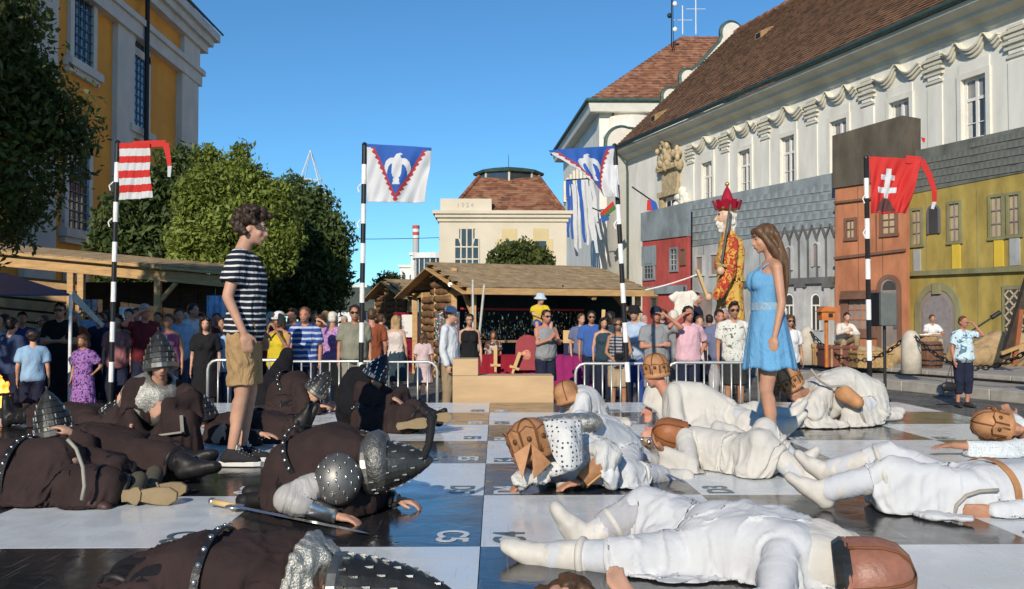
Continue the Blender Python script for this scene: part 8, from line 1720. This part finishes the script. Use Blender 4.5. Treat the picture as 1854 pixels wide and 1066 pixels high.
m_ = MB(); nn = 24; A_, Bq, Cq, Dq = at(985, 764, 5.55), at(1050, 762, 5.55), at(1052, 815, 5.42), at(1032, 852, 5.38); Eq = at(1000, 810, 5.40)
vs = []
for i in range(17):
    for j in range(17):
        u, v = i / 16, j / 16; p = A_.lerp(Bq, u).lerp(at(1008, 838, 5.4).lerp(at(1052, 838, 5.44), u), v); w_ = math.sin(PI * u) * math.sin(PI * min(1, v * .8 + .12)); vs.append(p + V((0, -.10 * w_, .03 * w_)) + V((.0, 0, -.045 * v * math.sin(PI * u))))
m_.add(vs, [(i * 17 + j, (i + 1) * 17 + j, (i + 1) * 17 + j + 1, i * 17 + j + 1) for i in range(16) for j in range(16)]); mq = m_.build('dotted_mantle', DOTS, o, sm=True); sd_ = mq.modifiers.new('t', 'SOLIDIFY'); sd_.thickness = .014
B = Bl(); B.C(at(975, 775, 5.85), at(1060, 765, 5.9), .10, .10, Z, .6); B.build('mail_shawl', MAILM, o, .013, 3, disp=.015, dscale=.03)
B = Bl(); B.C(at(1000, 850, 5.6), at(1020, 846, 5.6), .045, .04); B.build('dotted_collar', DOTS, o, .012, 2)
lh = lhelm(o, at(962, 806, 5.68), V((-.25, .05, .95)), V((-.3, -.92, -.1)), .22, .125, .8)
for (pa, pb, pc) in (((930, 822), (962, 800), (946, 868)), ((962, 800), (998, 838), (966, 868))):
    m_ = MB(); m_.prism([(0, 0), (1, 0), (0, 1)], at(*pa, 5.50), at(*pb, 5.50) - at(*pa, 5.50), at(*pc, 5.46) - at(*pa, 5.50), V((0, .02, 0))); m_.build('face_plate', TLEATH, lh, bevel=.003)
B = Bl(); B.C(at(945, 868, 5.62), at(985, 858, 5.62), .04, .035); B.build('fur_trim', M('white_fur', (.6, .6, .58), rough=1, bump=.8, bscale=60), o, .012, 1, disp=.04, dscale=.02)
vb = vambrace(o, *f.j[('a', 1)][1:], .060, .045, TLEATH, M('light_leather', (.52, .30, .13), rough=.5))
m_ = MB(); m_.lathe([(.034, -.012), (.044, 0), (.034, .012)], 16, f.j[('a', 1)][2], V((-.85, -.2, -.4)).normalized().to_track_quat('Z', 'Y').to_matrix()); m_.build('bracelet', STEEL, o)
m_ = MB(); a_ = g(1016, 884, .56); m_.lathe([(.03, 0), (.032, .035), (.034, .04)], 14, a_); q = m_.build('white_cup', BOOTW, None, sm=True); tag(q, 'small white cap lying by the leather crowned soldier\'s hand', 'cup')
m_ = MB(); a_ = g(1006, 872, .565); m_.lathe([(.055, 0), (.06, .008), (.05, .012)], 18, a_); q = m_.build('white_disc', BOOTW, None, sm=True); tag(q, 'flat white disc by the leather crowned soldier\'s face', 'disc')
sword('grey sword pointing away behind the leather crowned soldier', g(1175, 800, .58), g(1080, 752, .60), .04, TOY); sword('thin sword lying between two white soldiers', g(1145, 828, .62), g(1245, 876, .58), .03, TOY)
# crouching behind him
f = Fig(at(1072, 738, 9.2), at(1038, 735, 9.0), -Yv, -Yv, mid=at(1058, 722, 9.1), sc=.95, fat=1.1)
f.arm(1, at(1040, 758, 8.8), at(1010, 765, 8.8)); f.arm(-1, at(1020, 755, 9.3), at(1000, 762, 9.2)); f.leg(1, at(1068, 762, 8.95), at(1105, 766, 9.1), X); f.leg(-1, at(1065, 758, 9.4), at(1105, 762, 9.5), X); f.head(at(1026, 718, 8.95), V((-.6, -.4, -.6)), V((-.3, 0, .9)))
o = figure('white soldier crouched low behind the leather crowned one', f, WGRP, 1, .013); tunic(f, o, WHC, 1.8, .9, .16, .05, .035, extra=[(at(1062, 728, 9.1), (.2, .2, .17))]); hose(f, o, WHC2, BOOTW); lhelm(o, at(1026, 714, 8.95), V((-.3, 0, .95)), V((-.6, -.5, -.3)), .18, .118, False)
# half raised one with leather cap near the barrier
f = Fig(at(1305, 748, 8.65), at(1215, 718, 8.75), V((-.25, -.75, .5)), V((-.4, -.8, .3)), mid=at(1262, 722, 8.7), sc=1.0, fat=1.1)
f.arm(1, at(1228, 765, 8.45), at(1190, 778, 8.4), V((-.8, -.3, -.3))); f.arm(-1, at(1182, 702, 8.9), at(1174, 735, 8.95), V((0, 0, -1))); f.leg(1, at(1362, 765, 8.3), at(1420, 770, 8.2), V((.5, -.3, .6))); f.leg(-1, at(1365, 745, 8.75), at(1430, 752, 8.7), V((.5, .2, .7))); f.head(at(1187, 676, 8.85), V((-.85, -.35, -.2)), V((-.1, 0, 1)))
o = figure('white soldier raising his leather capped head near the right barrier', f, WGRP, 2, .012); tunic(f, o, CREAMC, 1.0, .9, .18, .05, .05, extra=[(at(1230, 752, 8.55), (.2, .18, .14)), (at(1195, 775, 8.5), (.12, .16, .08)), (at(1285, 745, 8.5), (.25, .2, .16)), (at(1345, 745, 8.6), (.2, .18, .13))]); hose(f, o, WHC2, BOOTW); lhelm(o, at(1188, 668, 8.85), V((-.12, 0, 1)), V((-.9, -.3, -.1)), .2, .112, .4)
m_ = MB(); m_.lathe([(.036, -.012), (.044, 0), (.036, .012)], 14, lerp(*f.j[('a', -1)][1:], .4)); m_.build('arm_ring', TLEATH, o)
# on his back in front of the woman, head to the left
f = Fig(at(1345, 822, 6.45), at(1258, 806, 6.75), V((-.1, -.9, .2)), V((.1, -.9, .2)), sc=.98)
f.arm(1, at(1250, 838, 6.35), at(1204, 818, 6.45), V((-.6, 0, .5)), Z, .6); f.arm(-1, at(1300, 775, 7.0), at(1350, 790, 7.0)); f.leg(1, at(1378, 800, 6.15), at(1450, 862, 6.08), V((.6, -.2, .6))); f.leg(-1, at(1385, 778, 6.6), at(1440, 842, 6.55), V((.6, .2, .7))); f.head(at(1226, 796, 6.7), V((.1, -.6, .75)), V((-1, 0, .1)))
o = figure('white soldier on his back before the blue dress, brown cap to the left', f, WGRP, 1, .010); tunic(f, o, CREAMC, 1.8, .8, .17, .045, .04, extra=[(at(1350, 812, 6.35), (.2, .18, .17)), (at(1372, 800, 6.35), (.14, .18, .17))]); hose(f, o, WHC2, BOOTW); lhelm(o, at(1218, 789, 6.7), V((-.9, 0, .25)), V((.1, -.6, .75)), .2, .115, False, M('brown_leather', (.30, .11, .04), rough=.5, var=.2, scale=8, bump=.2, bscale=40)); face(f, o)
m_ = MB(); m_.lathe([(.10, -.02), (.115, 0), (.10, .02)], 18, at(1246, 797, 6.7), V((-1, 0, .1)).to_track_quat('Z', 'Y').to_matrix()); m_.build('black_collar', BLEATH, o)
# kneeling forward behind the woman
f = Fig(at(1572, 712, 9.45), at(1470, 712, 9.3), -Yv, -Yv, mid=at(1525, 690, 9.4), sc=1.0, fat=1.15)
f.arm(1, at(1455, 745, 9.0), at(1432, 765, 8.95), V((-.7, -.3, -.4))); f.arm(-1, at(1440, 740, 9.6), at(1425, 755, 9.5), V((-.7, 0, -.4))); f.leg(1, at(1540, 752, 9.1), at(1600, 752, 9.3), X); f.leg(-1, at(1545, 745, 9.7), at(1605, 745, 9.8), X); f.head(at(1437, 705, 9.15), V((-.6, -.5, -.6)), V((-.6, 0, .7)))
o = figure('white soldier kneeling forward right of the blue dress', f, WGRP, 1, .012); tunic(f, o, CREAMC, 1.8, .9, .17, .055, .045, extra=[(at(1575, 712, 9.4), (.21, .24, .22)), (at(1490, 745, 9.0), (.28, .14, .11)), (at(1465, 715, 9.1), (.2, .2, .17))]); hose(f, o, WHC2, BOOTW); lhelm(o, at(1430, 690, 9.15), V((-.55, -.1, .85)), V((-.6, -.6, -.3)), .25, .118, .45)
B = Bl(); B.C(at(1528, 712, 9.05), at(1552, 728, 8.95), .085, .065); B.build('leather_knee_guard', TLEATH, o, .014, 3); m_ = MB(); m_.tube([at(x, y, 9.02) for x, y in ((1468, 668), (1485, 690), (1502, 700), (1530, 698), (1552, 720), (1560, 750), (1568, 772))], .012, 6); m_.build('tunic_trim', MATS['grey_braid'], o, sm=True)
# on his back at the right, boots towards the left
f = Fig(at(1765, 888, 5.15), at(1935, 868, 5.3), Yv, Yv, sc=1.0, fat=1.1)
f.arm(1, at(1900, 850, 5.7), at(1850, 870, 5.7)); f.arm(-1, at(1880, 920, 4.95), at(1800, 925, 4.9), V((-1, 0, 0))); f.leg(-1, at(1612, 858, 5.05), at(1492, 888, 5.1), V((-.72, .1, .55))); f.leg(1, at(1605, 828, 5.4), at(1500, 853, 5.5), V((-.65, .1, .65))); f.head(at(2030, 850, 5.4), V((0, -.3, 1)), X)
o = figure('white soldier on his back at the right with pointed white boots', f, WGRP, 1, .012); tunic(f, o, WHC, 1.8, .95, .14, .04, .035, extra=[(at(1680, 868, 5.15), (.3, .2, .13))]); hose(f, o, WHC2, BOOTW, boot0=1.1, binf=.012)
for pa, pb in (((1650, 930), (1745, 938)), ((1640, 918), (1690, 922))): B = Bl(); a_, b_ = g(*pa, .565), g(*pb, .575); B.C(a_, lerp(a_, b_, .5), .006, .07, Z, .18); B.C(lerp(a_, b_, .5), b_, .07, .05, Z, .25); B.build('tunic_flap', WHC, o, .008, 2, disp=.012, dscale=.06)
m_ = MB(); m_.tube([at(x, y, 4.92) for x, y in ((1722, 952), (1732, 915), (1750, 897), (1775, 889), (1808, 887))], .010, 6); m_.build('tunic_trim', MATS['grey_braid'], o, sm=True)
belt(f, o, .14, .036, TLEATH, 0, .02)
# big one along the bottom edge, boots to the left, leather capped head at the right
f = Fig(at(1290, 985, 3.98), at(1470, 1008, 3.72), Yv * .85 + Z * .2, Yv * .9 + X * .3, mid=at(1385, 985, 3.85), sc=1.04, fat=1.1)
f.arm(1, at(1400, 975, 4.15), at(1385, 955, 4.3), V((-.6, .3, .1)), -Z, .4); f.arm(-1, at(1400, 1090, 3.4), at(1320, 1100, 3.4)); f.leg(1, at(1168, 918, 4.32), at(1068, 975, 4.28), V((-.52, .12, .82))); f.leg(-1, at(1135, 1012, 3.88), at(1000, 1008, 4.0), V((-.9, .12, .42))); f.head(at(1578, 1040, 3.55), V((.3, .5, -.3)), V((1, -.35, .1)))
o = figure('large white soldier along the bottom edge, boots left and brown capped head right', f, WGRP, 1, .0095)
tunic(f, o, WHC, 1.0, .62, .17, .055, .05, extra=[(at(1215, 925, 4.15), (.19, .2, .15)), (at(1300, 985, 3.95), (.26, .24, .14)), (at(1440, 1008, 3.75), (.27, .22, .15)), (at(1240, 1010, 3.85), (.24, .18, .09))], pr=.2, ds=.18); hose(f, o, WHC2, BOOTW, .011, boot0=1.55)
B = Bl(); f.legs(B, 1.08, 1.62, .034, False, .004, sides=(1,)); B.build('grey_legging', cloth('grey_linen', (.40, .40, .42), fs=8), o, .012, 2, disp=.012, dscale=.06)
vambrace(o, *f.j[('a', 1)][1:], .05, .042, TLEATH, MATS['light_leather'])
B = Bl(); B.C(at(1380, 990, 4.05), at(1520, 1000, 3.75), .10, .10); B.E(at(1480, 1010, 3.75), (.17, .18, .14)); B.build('cape', CREAMC, o, .013, 4, disp=.02, dscale=.14)
BCAP = M('brown_skin_leather', (.30, .13, .085), rough=.42, var=.3, scale=7, bump=.25, bscale=30); lhelm(o, at(1562, 1046, 3.55), V((.95, -.3, .12)), V((.2, .2, .9)), .25, .136, False, BCAP); m_ = MB(); m_.lathe([(.122, -.03), (.14, 0), (.122, .03)], 24, at(1528, 1040, 3.57), V((.95, -.3, .12)).normalized().to_track_quat('Z', 'Y').to_matrix()); m_.build('mail_edge', STEEL, o)
# right edge: leather cap and outstretched arm
f = Fig(at(2010, 812, 7.4), at(1890, 800, 7.35), -Yv * .9 + Z * .2, -Yv, sc=.98)
f.arm(1, at(1815, 812, 7.05), at(1726, 806, 7.05), V((-1, 0, -.05)), -Z, .25, sh=at(1880, 805, 7.15)); f.arm(-1, at(1850, 770, 7.6), at(1835, 755, 7.7)); f.leg(1, at(2120, 820, 7.3), at(2200, 830, 7.3)); f.leg(-1, at(2120, 810, 7.6), at(2200, 815, 7.6)); f.head(at(1825, 778, 7.3), V((-.35, -.85, .25)), V((-.95, .2, .1)))
o = figure('white soldier at the right edge stretching an arm from under his leather cap', f, WGRP, 1, .010); tunic(f, o, printed('blue_dotted_white', (.58, .62, .63), (.25, .35, .42), 50, .22, 'dots'), 1.55, .8, .15, .04, .03); hose(f, o, WHC2, BOOTW); lhelm(o, at(1805, 772, 7.28), V((-.95, .1, .2)), V((-.3, -.9, .25)), .26, .13, .6)
# brown haired one whose head just enters at the bottom
f = Fig(at(1180, 1240, 2.6), at(1080, 1150, 2.9), V((-.8, -.5, 0)), V((-.8, -.5, 0)), sc=.98)
f.arm(1, at(1130, 1120, 2.95), at(1155, 1102, 3.05), V((-.5, .3, .6)), V((0, -.5, 1)), .5); f.arm(-1, at(1200, 1180, 2.9), at(1240, 1200, 2.8)); f.leg(1, at(1250, 1300, 2.4), at(1300, 1350, 2.3)); f.leg(-1, at(1280, 1300, 2.5), at(1330, 1350, 2.4)); f.head(at(1030, 1116, 3.05), V((-.3, -.6, .6)), V((-.2, .95, .2)))
o = figure('brown haired soldier whose head and fingers just show at the bottom edge', f, WGRP, 0, .010); tunic(f, o, WHC, 1.8, .6, .15, .03, .03); hose(f, o, WHC2, BOOTW); hair(f, o, HR['brown'], 'puffy', 3, .011)
# ================================================================== bake the fused cloth and crease it: folds run along each garment's hang
RS = np.random.RandomState(3); PERM = RS.permutation(256); TAB = RS.uniform(-1, 1, 256)
def vnoise(p):
    i = np.floor(p).astype(int); f = p - i; u = f * f * (3 - 2 * f); r = 0
    for a in (0, 1):
        for b in (0, 1):
            for c in (0, 1):
                h = TAB[PERM[(PERM[(PERM[(i[:, 0] + a) & 255] + i[:, 1] + b) & 255] + i[:, 2] + c) & 255]]
                r = r + h * (u[:, 0] if a else 1 - u[:, 0]) * (u[:, 1] if b else 1 - u[:, 1]) * (u[:, 2] if c else 1 - u[:, 2])
    return r
bpy.context.view_layer.update(); dg = bpy.context.evaluated_depsgraph_get()
baked = {}
for o, amp, wl, axis in FOLDS: baked[o.name] = bpy.data.meshes.new_from_object(o.evaluated_get(dg))
def drape(co, me, caps, scale, steps=40, iters=6):
    """let the garment settle as loose cloth over the limbs (capsules a,b,ra,rb) and the board: spare cloth buckles into folds"""
    E = np.empty(len(me.edges) * 2, np.int32); me.edges.foreach_get('vertices', E); E = E.reshape(-1, 2)
    pl = np.array([tuple(q.vertices) for q in me.polygons if len(q.vertices) == 4]); D1 = pl[:, [0, 2]]; D2 = pl[:, [1, 3]]
    ed = np.concatenate([E, D1, D2]); i, j = ed[:, 0], ed[:, 1]; n = len(co)
    rest = np.linalg.norm(co[i] - co[j], axis=1) * scale; stiff = np.concatenate([np.ones(len(E)), np.full(len(D1) * 2, .45)])
    cnt = np.bincount(i, stiff, n) + np.bincount(j, stiff, n); inv = (1.55 / np.maximum(cnt, 1))[:, None]
    ecnt = (np.bincount(E[:, 0], minlength=n) + np.bincount(E[:, 1], minlength=n)).clip(1)[:, None]
    x = co.copy(); prev = x.copy(); ea, eb = E[:, 0], E[:, 1]
    def push(x, pv=None):
        for (A_, B_, ra, rb) in caps:
            ab = B_ - A_; t = np.clip((x - A_) @ ab / max(ab @ ab, 1e-9), 0, 1); c = A_ + t[:, None] * ab; dv = x - c; ds = np.sqrt((dv * dv).sum(1)) + 1e-9; r = ra + (rb - ra) * t
            m = ds < r; nn_ = dv[m] / ds[m][:, None]; x[m] = c[m] + nn_ * r[m][:, None]
            if pv is not None: mv = x[m] - pv[m]; x[m] -= .75 * (mv - nn_ * (mv * nn_).sum(1)[:, None])
        fl_ = x[:, 2] < .556; x[fl_, 2] = .556
        if pv is not None: x[fl_, :2] = x[fl_, :2] * .3 + pv[fl_, :2] * .7
    for st in range(steps):
        nx = x + np.clip((x - prev) * .82, -.006, .006); nx[:, 2] -= .0009; prev = x; x = nx
        for k in range(iters):
            d = x[j] - x[i]; L = np.sqrt((d * d).sum(1)) + 1e-9; c = d * ((L - rest) / L * .5 * stiff)[:, None]
            for q in range(3): x[:, q] += inv[:, 0] * (np.bincount(i, c[:, q], n) - np.bincount(j, c[:, q], n))
            if k == iters // 2: push(x)
        if st % 3 == 0 and st < steps - 4:
            s = np.stack([np.bincount(ea, x[eb, q], n) + np.bincount(eb, x[ea, q], n) for q in range(3)], 1) / ecnt; x += (s - x) * .14
        push(x, prev)
    for st in range(1):
        s = np.stack([np.bincount(ea, x[eb, q], n) + np.bincount(eb, x[ea, q], n) for q in range(3)], 1) / ecnt; x += (s - x) * .4
    return x
for o, amp, wl, axis in FOLDS:
    me = baked[o.name]; n = len(me.vertices)
    if n == 0: continue
    co = np.empty(n * 3, np.float32); me.vertices.foreach_get('co', co); co = co.reshape(-1, 3).astype(float)
    no = np.empty(n * 3, np.float32); me.vertices.foreach_get('normal', no); no = no.reshape(-1, 3).astype(float)
    a = np.array(V(axis).normalized()); q = co - np.outer(co @ a, a) * .72
    w_ = np.stack([vnoise(co / (wl * 2.2) + k) for k in (0, 17.3, 41.7)], 1)
    n1 = vnoise(q / wl + w_ * .9); n2 = vnoise(q / (wl * .5) + w_ * 1.1 + 9); n3 = vnoise(co / (wl * 1.9) + 5)
    h = .62 * (1 - 2.2 * np.abs(n1)) + .30 * (1 - 2.2 * np.abs(n2)) * (.4 + .6 * np.clip(n3 + .3, 0, 1)) + .35 * n3
    sim = DRAPE.get(o.name)
    co += no * (h * (amp if not sim else amp * .55))[:, None]
    if sim:
        co = drape(co, me, sim[0], sim[1]); me.vertices.foreach_set('co', co.astype(np.float32).ravel()); me.update()
        no = np.empty(n * 3, np.float32); me.vertices.foreach_get('normal', no); no = no.reshape(-1, 3).astype(float)
        w2 = np.stack([vnoise(co / .31 + k) for k in (3, 27.3, 61.7)], 1); dirv = a + np.array([0, 0, .25]); dirv /= np.linalg.norm(dirv)
        q2 = co - np.outer(co @ dirv, dirv) * .80; r1 = np.abs(vnoise(q2 / .105 + w2 * .8)); r2 = np.abs(vnoise(q2 / .05 + w2 * 1.3 + 11)); gate = np.clip(vnoise(co / .26 + 31) * 1.4 + .75, .1, 1)
        hh = gate * (.014 * (np.exp(-(r1 / .15) ** 2) - .35) + .0055 * (np.exp(-(r2 / .2) ** 2) - .4))
        co += no * np.where(co[:, 2] > .575, hh, hh * .2)[:, None]
    me.vertices.foreach_set('co', co.astype(np.float32).ravel()); me.update(); smooth(me)
    old = o.data; o.modifiers.clear(); o.data = me; bpy.data.meshes.remove(old)
